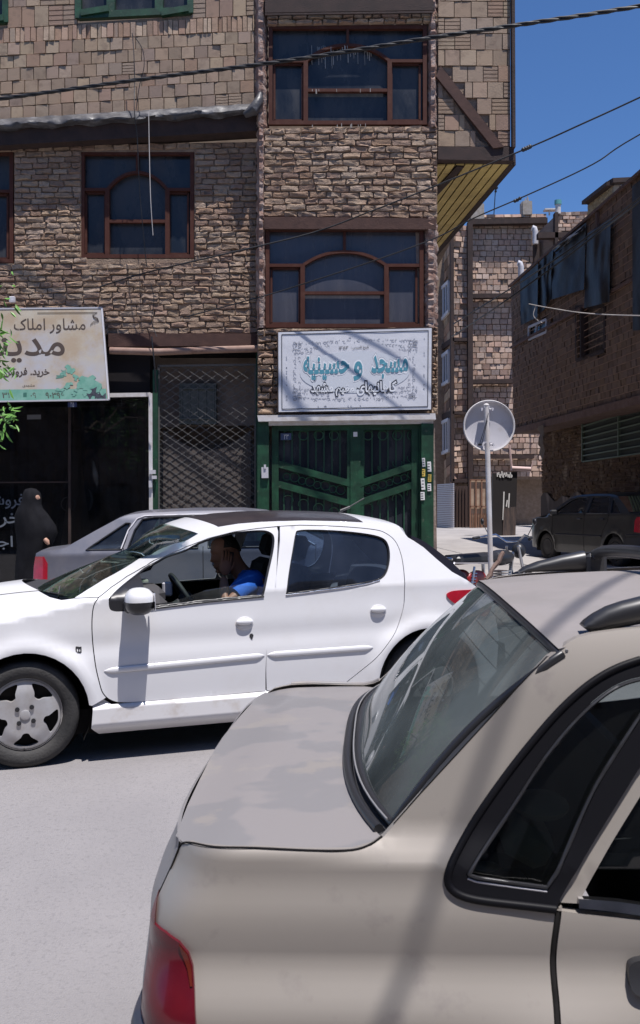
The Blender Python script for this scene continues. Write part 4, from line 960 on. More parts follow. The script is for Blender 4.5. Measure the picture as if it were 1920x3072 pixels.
mb = MB(); mb.hexa([P(1477, 1610, YK), P(1546, 1622, YK), P(1552, 1415, YK), P(1477, 1420, YK)], (0, .08, 0)); bg = mb.build('yard_gate', mat('gate_black', (.022, .018, .018), .6), None); tag(bg, 'black sheet metal gate streaked with white paint in the alley', 'gate')
mb = MB()
for k in range(20): u = 1492+k*2.3; mb.box(P(u, 1424+R.uniform(-4, 4), YK-.02), (.03, .01, R.uniform(.04, .14)))
for (u, v0, v1) in ((1512, 1475, 1560), (1528, 1480, 1535), (1522, 1500, 1520), (1516, 1540, 1575)): mb.bar(P(u, v0, YK-.02), P(u-3, v1, YK-.02), .035, .01, up=(0, 1, 0))
mb.build('white_paint_streaks', M_paper, bg)
mb = MB(); mb.hexa([P(1508, 1610, YK-.04), P(1546, 1618, YK-.04), P(1548, 1520, YK-.04), P(1512, 1525, YK-.04)], (0, .03, 0)); mb.build('brown_panels', mat('worn_brown', (.13, .09, .075), .8, col2=(.05, .04, .04), ns=4, stretch=(3, 1, .5)), bg)
# tan brick stair tower behind
mb = MB(); YT = 31
a0, a1, a2 = P(1762, 800, YT+1.2), P(1838, 800, YT-1.5), P(1990, 800, YT-1)
def up(p, V): return P(*(pix(p)[0], V), p.y)
masonry(mb, up(a0, 720), up(a1, 680), up(a1, 555), up(a0, 612), 26, .26, (), ((.42, .33, .2), (.46, .37, .24), (.39, .3, .18)), jit=.005, gap=.02, bk=.05)
masonry(mb, up(a1, 680), up(a2, 620), up(a2, 550), up(a1, 555), 5, .3, (), ((.45, .36, .28),), jit=.005, gap=.02, bk=.05)
tw = mb.build('brick_tower', [M_block, M_mortar]); tag(tw, 'tan brick rooftop tower rising behind the block house', 'rooftop tower')
mb = MB(); t0, t1, t2 = up(a0, 611), up(a1, 553), up(a2, 545)
mb.bar(t0+Vector((-.1, -.1, 0)), t1+Vector((-.1, -.1, 0)), .25, .12); mb.bar(t1+Vector((-.1, -.1, .05)), t2+Vector((0, -.1, .05)), .3, .14); mb.build('roof_edge', M_rustd, tw)
# ================================================================ cables
def cable(pts, r, label, m=M_cable, sub=6, tw=0, name='power_cable', grp=None):
    q = spl([tuple(P(*p)) for p in pts], sub); mb = MB(); q = [Vector(x) for x in q]
    if tw:
        for ph in range(tw):
            rr = []; L_ = 0
            for i, p in enumerate(q): L_ += (p-q[i-1]).length if i else 0; rr.append(p+Vector((0, cos(L_*9+ph*2*pi/tw), sin(L_*9+ph*2*pi/tw)))*r*.75)
            mb.tube(rr, r*.7, 6)
    else: mb.tube(q, r, 6)
    o = mb.build(name, m, smooth=60); tag(o, label, 'cable', grp); return o
G = 'cables strung across the street'
cable([(-200, 325, 13.95), (0, 297, 13.6), (402, 241, 13.25), (794, 191, 12.85), (1033, 156, 12.55), (1295, 113, 12.2), (1533, 78, 11.9), (1920, 18, 11.4), (2500, -90, 10.5)], .021, 'thick twisted black cable crossing the top storey', tw=3, sub=14, grp=G)
cable([(300, 860, 13.95), (450, 815, 13.85), (700, 756, 13.6), (938, 698, 13.45), (1117, 632, 13.3), (1313, 555, 13.1), (1600, 437, 12.7), (1750, 370, 12.4), (1920, 292, 12.1), (2500, 20, 11)], .011, 'thin black cable rising across the gap between the two bay windows', grp=G)
cable([(560, 950, 13.95), (795, 887, 13.7), (968, 833, 13.5), (1146, 774, 13.3), (1313, 711, 13.1), (1420, 655, 12.9), (1600, 577, 12.6), (1780, 492, 12.3), (1920, 403, 12.1), (2500, 90, 11)], .009, 'thin black cable sagging over the lower bay window', grp=G)
mb = MB()
for (u, v, Y) in ((1570, 449, 12.75), (1577, 446, 12.75), (1584, 443, 12.75), (1590, 440, 12.75)): mb.sphere(P(u, v, Y), .03, 8, 6)
for (u, v, Y) in ((1545, 603, 12.7), (1552, 600, 12.7), (1560, 595, 12.7)): mb.sphere(P(u, v, Y), .025, 8, 6)
o = mb.build('cable_splice', M_cable, smooth=50); tag(o, 'lumpy taped splices on the two thin black cables', 'cable splice')
G2 = 'cables running up the alley'
cable([(1360, 972, 24), (1528, 868, 20), (1657, 784, 17.6), (1790, 690, 16.5), (1920, 592, 14.5), (2400, 200, 11)], .016, 'upper alley cable passing in front of the tarpaulins', grp=G2)
cable([(1356, 1010, 24), (1450, 948, 20), (1530, 893, 18), (1660, 800, 17), (1800, 695, 16.3), (1920, 604, 14.3), (2400, 230, 11)], .016, 'lower alley cable passing in front of the tarpaulins', grp=G2)
cable([(1587, 912, 17.4), (1650, 924, 17), (1760, 940, 16), (1920, 947, 14.5), (2300, 950, 12)], .009, 'pale slack line tied below the tarpaulins', m=M_wire, grp=None)
cable([(1608, 917, 17.3), (1600, 945, 17.3), (1612, 960, 17.3), (1626, 968, 17.3)], .008, 'loose pale cord end dangling from the slack line', m=M_wire, name='cord')
cable([(397, 100, 13.75), (402, 170, 13.72), (404, 250, 13.7), (403, 330, 13.6), (412, 420, 13.7), (418, 560, 13.75), (430, 700, 13.8), (440, 800, 13.85)], .007, 'long dark wire dangling past the window above the awning', name='hanging_wire')
cable([(404, 110, 13.72), (428, 150, 13.7), (432, 200, 13.68), (418, 260, 13.7), (408, 330, 13.7)], .006, 'looped dark wire end hanging on the clay block wall', name='hanging_wire')
cable([(446, 335, 13.75), (448, 450, 13.75), (452, 600, 13.75), (459, 706, 13.75)], .006, 'pale cord hanging beside the dark wire', m=M_wire, name='hanging_wire')
cable([(470, 1010, 13.85), (455, 960, 13.9), (462, 900, 13.95), (452, 850, 13.95)], .006, 'wire looping down from the brickwork to the rolled awning', name='hanging_wire')
cable([(455, 1010, 13.8), (461, 1070, 13.8), (466, 1130, 13.85), (468, 1180, 13.9)], .012, 'black wire running down to the green post', name='hanging_wire')
# ================================================================ tree at the left edge
M_leaf = mat('leaf_green', (.10, .24, .04), .5, col2=(.16, .34, .07), ns=9, nd=2); M_bark = mat('bark', (.12, .09, .07), .95, bump=.6, bs=30)
YTt = 9.2; tr = thing('street_tree', (P(-480, 1500, YTt).x, YTt+1.6, .1), 'leafy green street tree reaching in beside the estate sign', 'tree')
mb = MB(); bs = Vector(tr.location); tp = bs+Vector((.2, -.3, 3.0)); mb.tube([bs, bs.lerp(tp, .5)+Vector((.05, 0, 0)), tp], [.09, .07, .05], 8)
tips = [P(4, 1000, YTt), P(2, 1100, YTt), P(10, 1255, YTt), P(-100, 900, YTt), P(-160, 1150, YTt+.4), P(-300, 850, YTt+1), P(-500, 800, YTt+1.5), P(-650, 1000, YTt+2), P(-350, 1050, YTt)]
for t in tips: mb.tube([bs.lerp(tp, .75+.25*R.random()), (tp+t)/2+Vector((0, 0, .15)), t], [.035, .02, .008], 6)
mb.build('trunk', M_bark, tr, smooth=60)
mb = MB()
def leaf(p, dr, L_, w_):
    dr = dr.normalized(); sd = dr.cross(Vector((R.uniform(-1, 1), R.uniform(-1, 1), R.uniform(.2, 1)))).normalized(); n = dr.cross(sd)*(.15*L_)
    mb.add([p, p+dr*L_*.3+sd*w_*.5+n*.3, p+dr*L_*.7+sd*w_*.42, p+dr*L_-n, p+dr*L_*.7-sd*w_*.42, p+dr*L_*.3-sd*w_*.5+n*.3], [(0, 1, 2, 3), (0, 3, 4, 5)])
cl = [(P(-14, 985, YTt), .07, 30), (P(-22, 1020, YTt), .09, 40), (P(-20, 1075, YTt), .09, 34), (P(2, 1108, YTt-.05), .06, 24), (P(-12, 1135, YTt), .06, 16), (P(15, 1235, YTt), .09, 34), (P(35, 1235, YTt), .07, 22), (P(46, 1245, YTt), .04, 10), (P(-5, 1300, YTt), .10, 26)]
for t in tips: cl += [(t+Vector((R.gauss(0, .25), R.gauss(0, .2), R.gauss(0, .2))) if pix(t)[0] < -60 else t+Vector((-.25, 0, 0)), .2 if pix(t)[0] < -60 else .08, 60) for _ in range(3 if pix(t)[0] < -60 else 1)]
for c, r, n in cl:
    for _ in range(n):
        p = c+Vector((R.gauss(0, r), R.gauss(0, r), R.gauss(0, r*.8)))
        if pix(p)[0] > 50 or (R.random() < .45 and pix(p)[0] > -60): continue
        leaf(p, Vector((R.gauss(.3, .6), R.gauss(-.3, .5), R.gauss(-.6, .4))), R.uniform(.07, .13), R.uniform(.022, .035))
mb.build('crown', M_leaf, tr, fix=False)
# ================================================================ woman in a black chador
M_chad = mat('black_chador', (.007, .007, .009), .85, col2=(.012, .012, .015), ns=7, spec=.12); M_skin = mat('skin', (.42, .24, .17), .55)
YWo = 12.3; wx = P(95, 1600, YWo).x; wz = .235
wo = thing('person', (wx, YWo, wz), 'woman wrapped in a long black chador walking past the shop window', 'person')
sc_ = (P(95, 1467, YWo).z-wz)/1.60
def wp(x, y, z): return Vector((wx+x*sc_, YWo+y*sc_, wz+z*sc_))
def lathe_body(prof, nu=28, fold=.0, name='x'):
    rows = []
    for (z, cx, cy, rx, ry) in prof:
        rows.append([wp(cx+rx*cos(a)*(1+fold*(sin(7*a+z*4)+.6*sin(12*a-z*5))*(1.2-z*.6)), cy+ry*sin(a)*(1+fold*(sin(5*a+z*3)+.5*sin(11*a+z*4))), z) for a in [2*pi*i/nu for i in range(nu+1)]])
    m_ = MB(); m_.grid(rows); return m_
body = lathe_body([(.02, .02, 0, .02, .02), (.03, .02, 0, .10, .12), (.5, 0, 0, .13, .13), (.95, 0, 0, .16, .14), (1.2, 0, 0, .17, .12), (1.32, 0, 0, .14, .10), (1.37, .03, 0, .06, .06), (1.42, .045, 0, .058, .06), (1.46, .03, 0, .085, .075), (1.51, .025, 0, .09, .08), (1.56, .015, 0, .08, .072), (1.595, .01, 0, .045, .045), (1.60, .03, 0, .005, .005)])
body.build('body', M_skin, wo, smooth=60)
ch = lathe_body([(.02, -.01, 0, .235, .22), (.25, 0, 0, .23, .21), (.55, 0, 0, .21, .19), (.8, .03, 0, .22, .18), (1.0, .075, 0, .27, .19), (1.10, .06, 0, .27, .18), (1.25, .005, 0, .22, .16), (1.34, -.015, 0, .165, .14), (1.40, -.005, 0, .135, .12), (1.47, .01, 0, .125, .115), (1.54, .01, 0, .115, .105), (1.60, .0, 0, .07, .065), (1.615, 0, 0, .005, .005)], 56, .05)
ch.grid([[wp(.20+.12*t, -.12+.02*s, 1.12-.30*t-.12*s) for t in (0, .5, 1)] for s in (0, .5, 1)]); ch.build('chador', M_chad, wo, smooth=60)
fc = MB(); fc.sphere(wp(.078, -.035, 1.48), (.050, .055, .062), 16, 12); fc.sphere(wp(.123, -.04, 1.475), (.012, .010, .016), 10, 8); fc.sphere(wp(.112, -.04, 1.45), (.012, .018, .007), 10, 6); fc.sphere(wp(.105, -.04, 1.43), (.014, .016, .012), 10, 6); fc.build('face', M_skin, wo, smooth=60)
hd = MB(); hd.tube([wp(.22, -.15, .93), wp(.25, -.16, .9), wp(.27, -.16, .86)], [.03, .035, .015], 8); hd.build('hand', M_skin, wo, smooth=60)
sh_ = MB()
for x in (-.06, .14): sh_.box(wp(x+.03, 0, .03), (.24, .09, .07), bev=.02)
sh_.build('shoe', M_cable, wo)
# ================================================================ shared vehicle pieces
M_tyre = mat('tyre_rubber', (.02, .02, .021), .8, col2=(.045, .043, .042), ns=6, nd=5, bump=.2, bs=80)
M_alloy = mat('alloy_silver', (.48, .48, .50), .38, metal=.4, col2=(.40, .38, .37), ns=9)
M_trim = mat('black_trim', (.02, .02, .023), .38, spec=.5); M_trimd = mat('matt_trim', (.028, .028, .032), .65)
M_under = mat('underbody', (.015, .014, .014), .9, spec=.1); M_int = mat('cabin_grey', (.05, .048, .052), .85); M_seat = mat('seat_cloth', (.045, .047, .058), .95)
M_red = mat('red_lens', (.42, .012, .03), .12, col2=(.3, .01, .02), ns=14, coat=.6, spec=.6); M_chr = mat('chrome', (.75, .75, .78), .12, metal=1)
G_clear = glass_mat('clear_car_glass', (.72, .80, .78), dust=.05, dustcol=(.4, .42, .42)); G_ws = glass_mat('windscreen_glass', (.50, .62, .56), dust=.06, dustcol=(.12, .16, .14))
G_dark = glass_mat('tinted_car_glass', (.42, .50, .58), dust=.035, dustcol=(.30, .34, .42))
def wheel(parent, c, ax, r, rr, wd=.18, spokes=5, rim_m=None, fancy=True):
    """c: centre of the outer face, ax: outward axis"""
    ax = Vector(ax).normalized(); c = Vector(c); mb = MB()
    pr = [(rr*.98, -wd), (r*.93, -wd), (r*.99, -wd+.02), (r, -wd*.55), (r*.985, -.018), (r*.94, .0), (r*.86, .008), (rr*1.12, .004), (rr*1.02, -.006), (rr*.99, -.02), (rr*.98, -wd)]
    mb.lathe(pr, c, ax, 48); ty = mb.build('wheel', M_tyre, parent, smooth=45)
    x = Vector((0, 0, 1)).cross(ax).normalized(); z = ax.cross(x).normalized()
    if fancy:
        S = Surf(c, x, z, 0, lambda a, b: -.018+.030*exp(-((sqrt(a*a+b*b)/rr-.45)/.35)**2), 'top')
        S.L = z
        class RS:
            kind = 'top'; A = x; L = z
            def at(s, a, b, off=0, mir=False): q = sqrt(a*a+b*b)/rr; return c+x*a+z*b+ax*(-.022+.02*ss(1, .55, q)-.006*ss(.3, 0, q)+off)
            def nrm(s, a, b, mir=False):
                e = .003; p = s.at(a, b); n = (s.at(a+e, b)-p).cross(s.at(a, b+e)-p); n = n if n.dot(ax) > 0 else -n; return n.normalized()
        outer = [(rr*cos(t), rr*sin(t)) for t in [2*pi*i/60 for i in range(60)]]; hs = []
        for k in range(spokes):
            t0 = 2*pi*(k+.5)/spokes+.32; h = []
            w0, w1 = .15, .40
            h = [(rr*.53, t0-w0), (rr*.64, t0-w0-.08), (rr*.84, t0-w1), (rr*.87, t0-w1*.55), (rr*.885, t0), (rr*.87, t0+w1*.55), (rr*.84, t0+w1), (rr*.64, t0+w0+.08), (rr*.53, t0+w0), (rr*.50, t0)]
            hs.append(spl([(a*cos(b), a*sin(b)) for a, b in h], 4, True))
        V2, fs, loops = tri_region(outer, hs, .016); rs = RS(); mb = MB()
        mb.add([rs.at(*p) for p in V2], fs)
        for lp in loops:
            n = len(lp); mb.add([rs.at(*p) for p in lp]+[rs.at(*p, -.035) for p in lp], [(i, (i+1) % n, n+(i+1) % n, n+i) for i in range(n)])
        rm = mb.build('rim', rim_m or M_alloy, ty, smooth=40)
        mb = MB(); mb.lathe([(0, -.06), (rr*.93, -.06), (rr*.95, -.01)], c, ax, 32); mb.lathe([(0, -.045), (rr*.55, -.045), (rr*.55, -.055)], c, ax, 24); mb.build('brake_disc', M_under, ty)
        mb = MB()
        for k in range(4): t = pi/4+k*pi/2+.1; mb.lathe([(.013, -.012), (.013, .006), (0, .008)], c+x*(.055*cos(t))+z*(.055*sin(t)), ax, 10)
        mb.build('wheel_bolts', M_trim, ty, smooth=40)
        mb = MB(); mb.lathe([(.028, -.01), (.028, .003), (.02, .006), (0, .006)], c, ax, 20); mb.build('centre_cap', M_alloy, ty, smooth=40)
    else:
        mb = MB(); mb.lathe([(rr, -.015), (rr*.9, 0), (rr*.6, -.01), (rr*.3, .005), (0, .006)], c, ax, 24); mb.build('rim', rim_m or M_alloy, ty, smooth=40)
    return ty
def loft(near, S, mats, name, parent, bulge, seg=16, th=0, smooth=70, label=None, s0=0, s1=1, mirror_pts=None):
    """near: (a, l, z) points; surface across the car to their mirror image; bulge(s) -> vector"""
    rows = []
    for (a, l, z) in near:
        row = []
        for k in range(seg+1):
            s = s0+(s1-s0)*k/seg; ll = l+(S.W-2*l)*s; row.append(S.O+S.A*a+S.L*ll+Vector((0, 0, z))+bulge(s, a))
        rows.append(row)
    mb = MB(); mb.grid(rows); return mb.build(name, mats, parent, smooth=smooth, label=label)
# ================================================================ white hatchback
M_wp = mat('white_car_paint', (.68, .68, .70), .30, col2=(.63, .62, .62), ns=2.5, nd=6, lo=.5, hi=.75, coat=.5, rough2=.42)
M_wd = mat('dusty_white_skirt', (.66, .65, .66), .4, col2=(.45, .38, .31), ns=5, nd=6, lo=.55, hi=.8, coat=.3)
th = radians(17); WA = Vector((cos(th), sin(th), 0)); WLv = Vector((-sin(th), cos(th), 0)); WO = Vector((-1.665, 5.2, .10)); WB = 2.442; WW = 1.64
def w_l(a, z):
    l = .028*ss(.56, .93, z)+.01*ss(.5, .2, z)+.05*ss(.30, .12, z)
    l += .010*exp(-((z-.66)/.07)**2)                       # soft hollow under the handles
    if z > .93: l += (z-.93)*.36+.35*max(0, z-1.2)**2+2.2*max(0, z-1.36)**2
    l += .16*max(0, -a-.05)**2/.45+.55*max(0, a-2.62)**2/1.0
    zf = .78+.16*ss(-.5, .75, a)                           # crown of the front wing, rolling into the bonnet
    if a < .95 and z > zf:
        t = (z-zf)/.16; l += (.62*t*t)*ss(.95, .70, a)
    if a > 2.75 and z > .8: l += .10*ss(2.75, 3.2, a)*(z-.8)/.3
    for wx_ in (0, WB):
        d = sqrt((a-wx_)**2+(z-.30)**2); l -= .024*exp(-((d-.37)/.055)**2)*(1 if z > .1 else 0)
    return l
WS = Surf(WO, WA, WLv, WW, w_l)
WH = thing('white_hatchback', (WO+WA*1.2+WLv*.8), 'white five door hatchback with a black roof driving past, driver window lowered', 'car')
def ca(x, y): return (x/1.68, 1500+y/1.68)
def cb(x, y): return (700+x/1.89, 1450+y/1.89)
def wa(pts): return WS.uns([ca(*p) for p in pts])
def wb(pts): return WS.uns([cb(*p) for p in pts])
frontgap = wa([(498, 490), (474, 530), (464, 600), (466, 700), (481, 830), (501, 920), (520, 975), (560, 1010), (622, 1022), (760, 1014), (900, 1003), (1100, 986), (1300, 967)])
midgap_t = wa([(1388, 488), (1362, 620), (1348, 740), (1341, 850), (1340, 940)]); mb_bot = WS.un(*cb(188, 1175)); midgap = midgap_t+[mb_bot]
reargap = wb([(223, 641), (300, 633), (600, 600)])       # belt, unused beyond measure
rd_front = wb([(225, 640), (207, 700), (196, 800), (187, 960), (184, 1060), (188, 1175)])
rd_back = wb([(500, 1205), (600, 1160), (665, 1110), (790, 1010), (870, 920), (930, 820), (965, 700), (971, 600), (965, 480), (950, 400), (920, 330), (870, 286), (800, 262), (600, 244), (380, 237)])
frame_top = wa([(498, 490), (560, 440), (640, 385), (740, 330), (830, 285), (940, 235), (1050, 193), (1180, 160), (1300, 143), (1400, 133)])
fwin = spl(wa([(548, 512), (556, 486), (620, 425), (700, 362), (780, 312), (860, 272), (1000, 215), (1140, 170), (1240, 156), (1320, 152), (1362, 162), (1383, 190), (1378, 260), (1352, 380), (1328, 487), (1328, 487), (1200, 497), (1050, 512), (880, 532), (760, 547), (760, 547), (620, 562), (570, 560), (552, 545)]), 4, True)
rwin = spl(wb([(352, 285), (372, 266), (450, 262), (600, 268), (750, 284), (840, 306), (878, 345), (889, 420), (874, 500), (838, 545), (760, 568), (600, 594), (400, 620), (297, 632), (297, 632), (312, 520), (335, 380)]), 4, True)
# lower outline of the doors and sill, in car coordinates
zs_sill = frontgap[8][1]
def arc(cx, r, a0, a1, n=18, cz=.30): return [(cx+r*cos(a0+(a1-a0)*i/n), cz+r*sin(a0+(a1-a0)*i/n)) for i in range(n+1)]
RARC = .345
# --- front wing + bonnet side
wing_top = WS.uns([(-60, 1790), (0, 1783), (60, 1776), (100, 1772)])
cowl = WS.uns([(116, 1771), (150, 1790), (185, 1799), (221, 1800)])
nose_a = -.62
zt = wing_top[0][1]
wing = [frontgap[12-12]]
fg = spl(frontgap[:9], 4)
wing = fg[:]+[(fg[-1][0]-.04, fg[-1][1]-.004)]
bl_ = .17
wing_low = [(.36, zs_sill-.002)]+[p for p in arc(0, RARC, .09, pi-.1)]+[(-.5, .3), (nose_a, .30), (nose_a-.04, .55), (nose_a-.0, .70), (-.52, .80)]
apx = WS.un(*ca(374, 494))
wing_poly = [p for p in fg if p[1] > 0][:]
wing_poly = wing_poly[:-1] if len(wing_poly) > 5 else wing_poly
# stop the door gap where it meets the sill line
wing_poly = [p for p in wing_poly if p[1] > zs_sill+.035]+[(wing_poly[-1][0]*0+.43, zs_sill+.03)]+wing_low
hoodline = [(-.55, .85), (-.40, .905), wing_top[0], wing_top[1], wing_top[2]]
wing_poly += [p for p in hoodline]+[cowl[0], cowl[1], cowl[2], apx]
panel('front_wing', WS, wing_poly, M_wp, WH, d=.035, gap=.003)
# bonnet from the wing line across the car
hp = hoodline+[cowl[0]]
loft([(a, WS.fn(a, z), z) for a, z in hp], WS, M_wp, 'bonnet', WH, lambda s, a: Vector((0, 0, .030*sin(pi*s)))-WA*(.10*sin(pi*s)), 18)
# --- doors
fd = spl(frontgap, 4)
fdoor = fd+[(midgap_t[-1][0], fd[-1][1]-.001)]+list(reversed(spl(midgap_t, 3)))[1:]+[WS.un(*ca(1398, 300)), WS.un(*ca(1404, 160)), WS.un(*ca(1398, 134))]+list(reversed(frame_top))[1:-1]
panel('front_door', WS, fdoor, M_wp, WH, [fwin], d=.03, gap=.0028, fl=.03)
rb_ = spl(rd_back, 4)
rdoor = spl(rd_front, 3)+rb_+[WS.un(*cb(262, 243)), WS.un(*cb(262, 330)), WS.un(*cb(240, 540))]
panel('rear_door', WS, rdoor, M_wp, WH, [rwin], d=.03, gap=.0028, fl=.03)
# --- A pillar, roof rail and rear quarter as one frame around the doors
rail_top = wa([(374, 494), (440, 450), (520, 400), (620, 345), (760, 275), (880, 218), (1000, 168), (1100, 134), (1200, 118), (1320, 108), (1440, 104)])+wb([(100, 222), (250, 213), (400, 209), (600, 213), (760, 221), (860, 230), (940, 241)])
spo = wb([(955, 262), (990, 305), (1012, 318)])
back = wb([(1020, 322), (1080, 362), (1150, 425), (1240, 500), (1325, 547), (1400, 602), (1460, 650)])
tail = [back[-1], (back[-1][0]+.02, .80), (back[-1][0]+.045, .62), (back[-1][0]+.05, .52)]
body = rail_top+spo+back+tail[1:]+[(tail[-1][0]-.02, .36), (WB+.52, .27)]+arc(WB, RARC, -.05, pi+.12, 22)+[(WB-.40, zs_sill-.02)]
gapback = [p for p in reversed(rb_)]
inner = [(x, z) for x, z in rb_ if z > zs_sill]
body += [p for p in rb_ if p[1] > zs_sill-.01]
body += list(reversed(frame_top))[0:]
body = [p for i, p in enumerate(body) if i == 0 or (abs(p[0]-body[i-1][0])+abs(p[1]-body[i-1][1])) > .002]
panel('body_side', WS, body, M_wp, WH, d=.03, gap=.002)
# --- sill skirt
sk = [(.365, zs_sill+.045), (.43, zs_sill+.028), (fd[22][0] if len(fd) > 22 else .5, zs_sill-.006)]
def sill_z(a): return zs_sill+(a-.45)*.020
SK = Surf(WO, WA, WLv, WW, lambda a, z: -.012+.05*ss(zs_sill-.02, zs_sill+.01, z)-.012*ss(.19, .22, z)+.10*ss(.20, .12, z)+.02*ss(.6, .3, a)*0)
skp = [(.372, zs_sill+.05), (.42, zs_sill+.03), (.47, zs_sill-.004), (.9, sill_z(.9)-.008), (1.6, sill_z(1.6)-.012), (WB-.42, sill_z(2.0)-.02), (WB-.37, .22), (WB-.38, .155), (1.2, .15), (.40, .15), (.355, .2)]
panel('sill_skirt', SK, skp, M_wd, WH, d=.02, off=0)
# --- dark backing behind the shut lines, wheel wells, floor
mb = MB()
bk = [WS.at(a, z, .04) for a, z in ((.40, .5), (.40, .9), (2.05, .95), (2.05, .32), (.45, .28))]
WSb = Surf(WO, WA, WLv, WW, lambda a, z: w_l(a, z)+.035)
for pl_ in ([(.36, .24), (2.1, .24), (2.2, .60), (2.35, .90), (.6, .87), (.38, .75)],): panel('door_lining', WSb, pl_, M_under, WH, d=.08, fl=.01); panel('door_lining', WSb, pl_, M_under, WH, d=.08, fl=.01, mir=True)
lin = inset(fwin, -.0); 
for cx in (0, WB):
    rows = [[WO+WA*(cx+(RARC+.012)*cos(t))+WLv*l+Vector((0, 0, .30+(RARC+.012)*sin(t))) for t in [-.5+(pi+1.0)*i/20 for i in range(21)]] for l in (.01, .30)]
    mb.grid(rows); c = WO+WA*cx+WLv*.30+Vector((0, 0, .30)); mb.lathe([(0, 0), (RARC+.012, 0)], c, WLv, 24)
mb.box(WO+WA*1.22+WLv*.82+Vector((0, 0, .22)), (1.95, 1.45, .14), rot=Matrix.Rotation(th, 3, 'Z'))
mb.box(WO+WA*(-.1)+WLv*.82+Vector((0, 0, .45)), (.8, 1.0, .5), rot=Matrix.Rotation(th, 3, 'Z')); mb.box(WO+WA*2.5+WLv*.82+Vector((0, 0, .45)), (.85, 1.0, .5), rot=Matrix.Rotation(th, 3, 'Z'))
mb.build('underbody', M_under, WH)
# --- far side
for nm, po, ho in (('front_door', fdoor, [fwin]), ('rear_door', rdoor, [rwin]), ('body_side', body, []), ('front_wing', wing_poly, [])): panel(nm, WS, po, M_wp, WH, ho, d=.06, gap=.003, mir=True)
panel('sill_skirt', SK, skp, M_wd, WH, d=.06, mir=True)
# --- roof: white front strip, black panel, spoiler
rt = [(a, z) for a, z in rail_top]
aw = WS.un(*ca(1000, 168))[0]; 
def rl(a0, a1): return [(a, WS.fn(a, z)+.004, z-.002) for a, z in resamp(rt, .03, False) if a0 <= a <= a1]
rb1 = lambda s, a: Vector((0, 0, (.062-.03*ss(2.1, 2.75, a)-.02*ss(1.3, .9, a))*sin(pi*s)**.8))-WA*(.12*sin(pi*s)*ss(1.35, 1.05, a))
a_ws = aw; 
loft(rl(a_ws, a_ws+.13), WS, M_wp, 'roof_front_edge', WH, rb1, 24)
loft(rl(a_ws+.11, rt[-1][0]-.22), WS, mat('black_roof_film', (.02, .017, .022), .28, col2=(.04, .035, .04), ns=3, coat=.2), 'roof', WH, lambda s, a: rb1(s, a)+Vector((0, 0, .0015)), 24)
loft(rl(rt[-1][0]-.26, rt[-1][0]), WS, M_wp, 'roof_rear_edge', WH, rb1, 24)
sp_m = MB(); e = rt[-1]; sp = [(e[0]-.12, e[1]+.004), (e[0]-.02, e[1]+.004), (e[0]+.045, e[1]-.018), (e[0]+.062, e[1]-.05), (e[0]+.066, e[1]-.10), (e[0]+.04, e[1]-.115), (e[0]+.02, e[1]-.08), (e[0]-.05, e[1]-.02)]
loft([(a, .215, z) for a, z in sp], WS, M_wp, 'spoiler', WH, lambda s, a: Vector((0, 0, .035*sin(pi*s)))+WA*(.07*sin(pi*s)), 16)
for mir in (0, 1):
    q = [WO+WA*a+WLv*(.215 if not mir else WW-.215)+Vector((0, 0, z)) for a, z in sp]; m_ = MB(); m_.add(q, [tuple(range(len(q)))]); m_.build('spoiler_end', M_wp, WH, fix=False)
M_hg = mat('black_hatch_glass', (.010, .010, .018), .6, spec=.1)
# --- screens
pil = resamp(wa([(374, 494), (440, 450), (520, 400), (620, 345), (760, 275), (880, 218), (1000, 168)]), .05, False)
loft([(a, WS.fn(a, z)+.006, z-.004) for a, z in pil], WS, G_ws, 'windscreen', WH, lambda s, a: (-WA*(.20-.08*ss(pil[0][0], pil[-1][0], a))+Vector((0, 0, .012+.045*ss(pil[0][0], pil[-1][0], a))))*sin(pi*s)**.8, 24)
loft([(a, WS.fn(a, z)+.006, z-.004) for a, z in (back[:5])], WS, M_hg, 'hatch_glass', WH, lambda s, a: WA*(.085*sin(pi*s))+Vector((0, 0, .03*sin(pi*s))), 16)
loft([(a, WS.fn(a, z), z) for a, z in back[4:]+tail[1:]], WS, M_wp, 'tailgate', WH, lambda s, a: WA*(.10*sin(pi*s))+Vector((0, 0, .01*sin(pi*s))), 12)
loft([(a, WS.fn(a, .4)-.01, z) for a, z in ((tail[-1][0]-.02, .53), (tail[-1][0]+.05, .5), (tail[-1][0]+.06, .3), (tail[-1][0]-.03, .24))], WS, M_wp, 'rear_bumper', WH, lambda s, a: WA*(.10*sin(pi*s)), 12)
loft([(-.55, WS.fn(-.55, .85), .85), (-.61, .1, .79), (-.60, .1, .72)], WS, M_wp, 'front_fascia', WH, lambda s, a: -WA*(.12*sin(pi*s)), 12)
for mir in (False, True): panel('headlight', WS, [(-.57, .83), (-.40, .80), (-.36, .74), (-.44, .69), (-.60, .70)], G_clear, WH, d=.03, off=-.006, mir=mir)
loft([(-.56, .1, .72), (-.66, .1, .55), (-.66, .1, .35), (-.6, .1, .25)], WS, M_wp, 'front_bumper', WH, lambda s, a: -WA*(.15*sin(pi*s)), 12)
panel('hatch_glass_edge', WS, smo(wb([(1008, 296), (1060, 316), (1104, 343), (1205, 417), (1303, 506), (1332, 547)]), .02, 3)+smo(wb([(1322, 549), (1240, 502), (1150, 427), (1080, 364), (1022, 324), (1012, 316)]), .02, 3), M_hg, WH, d=.02, off=.002, fl=.03)
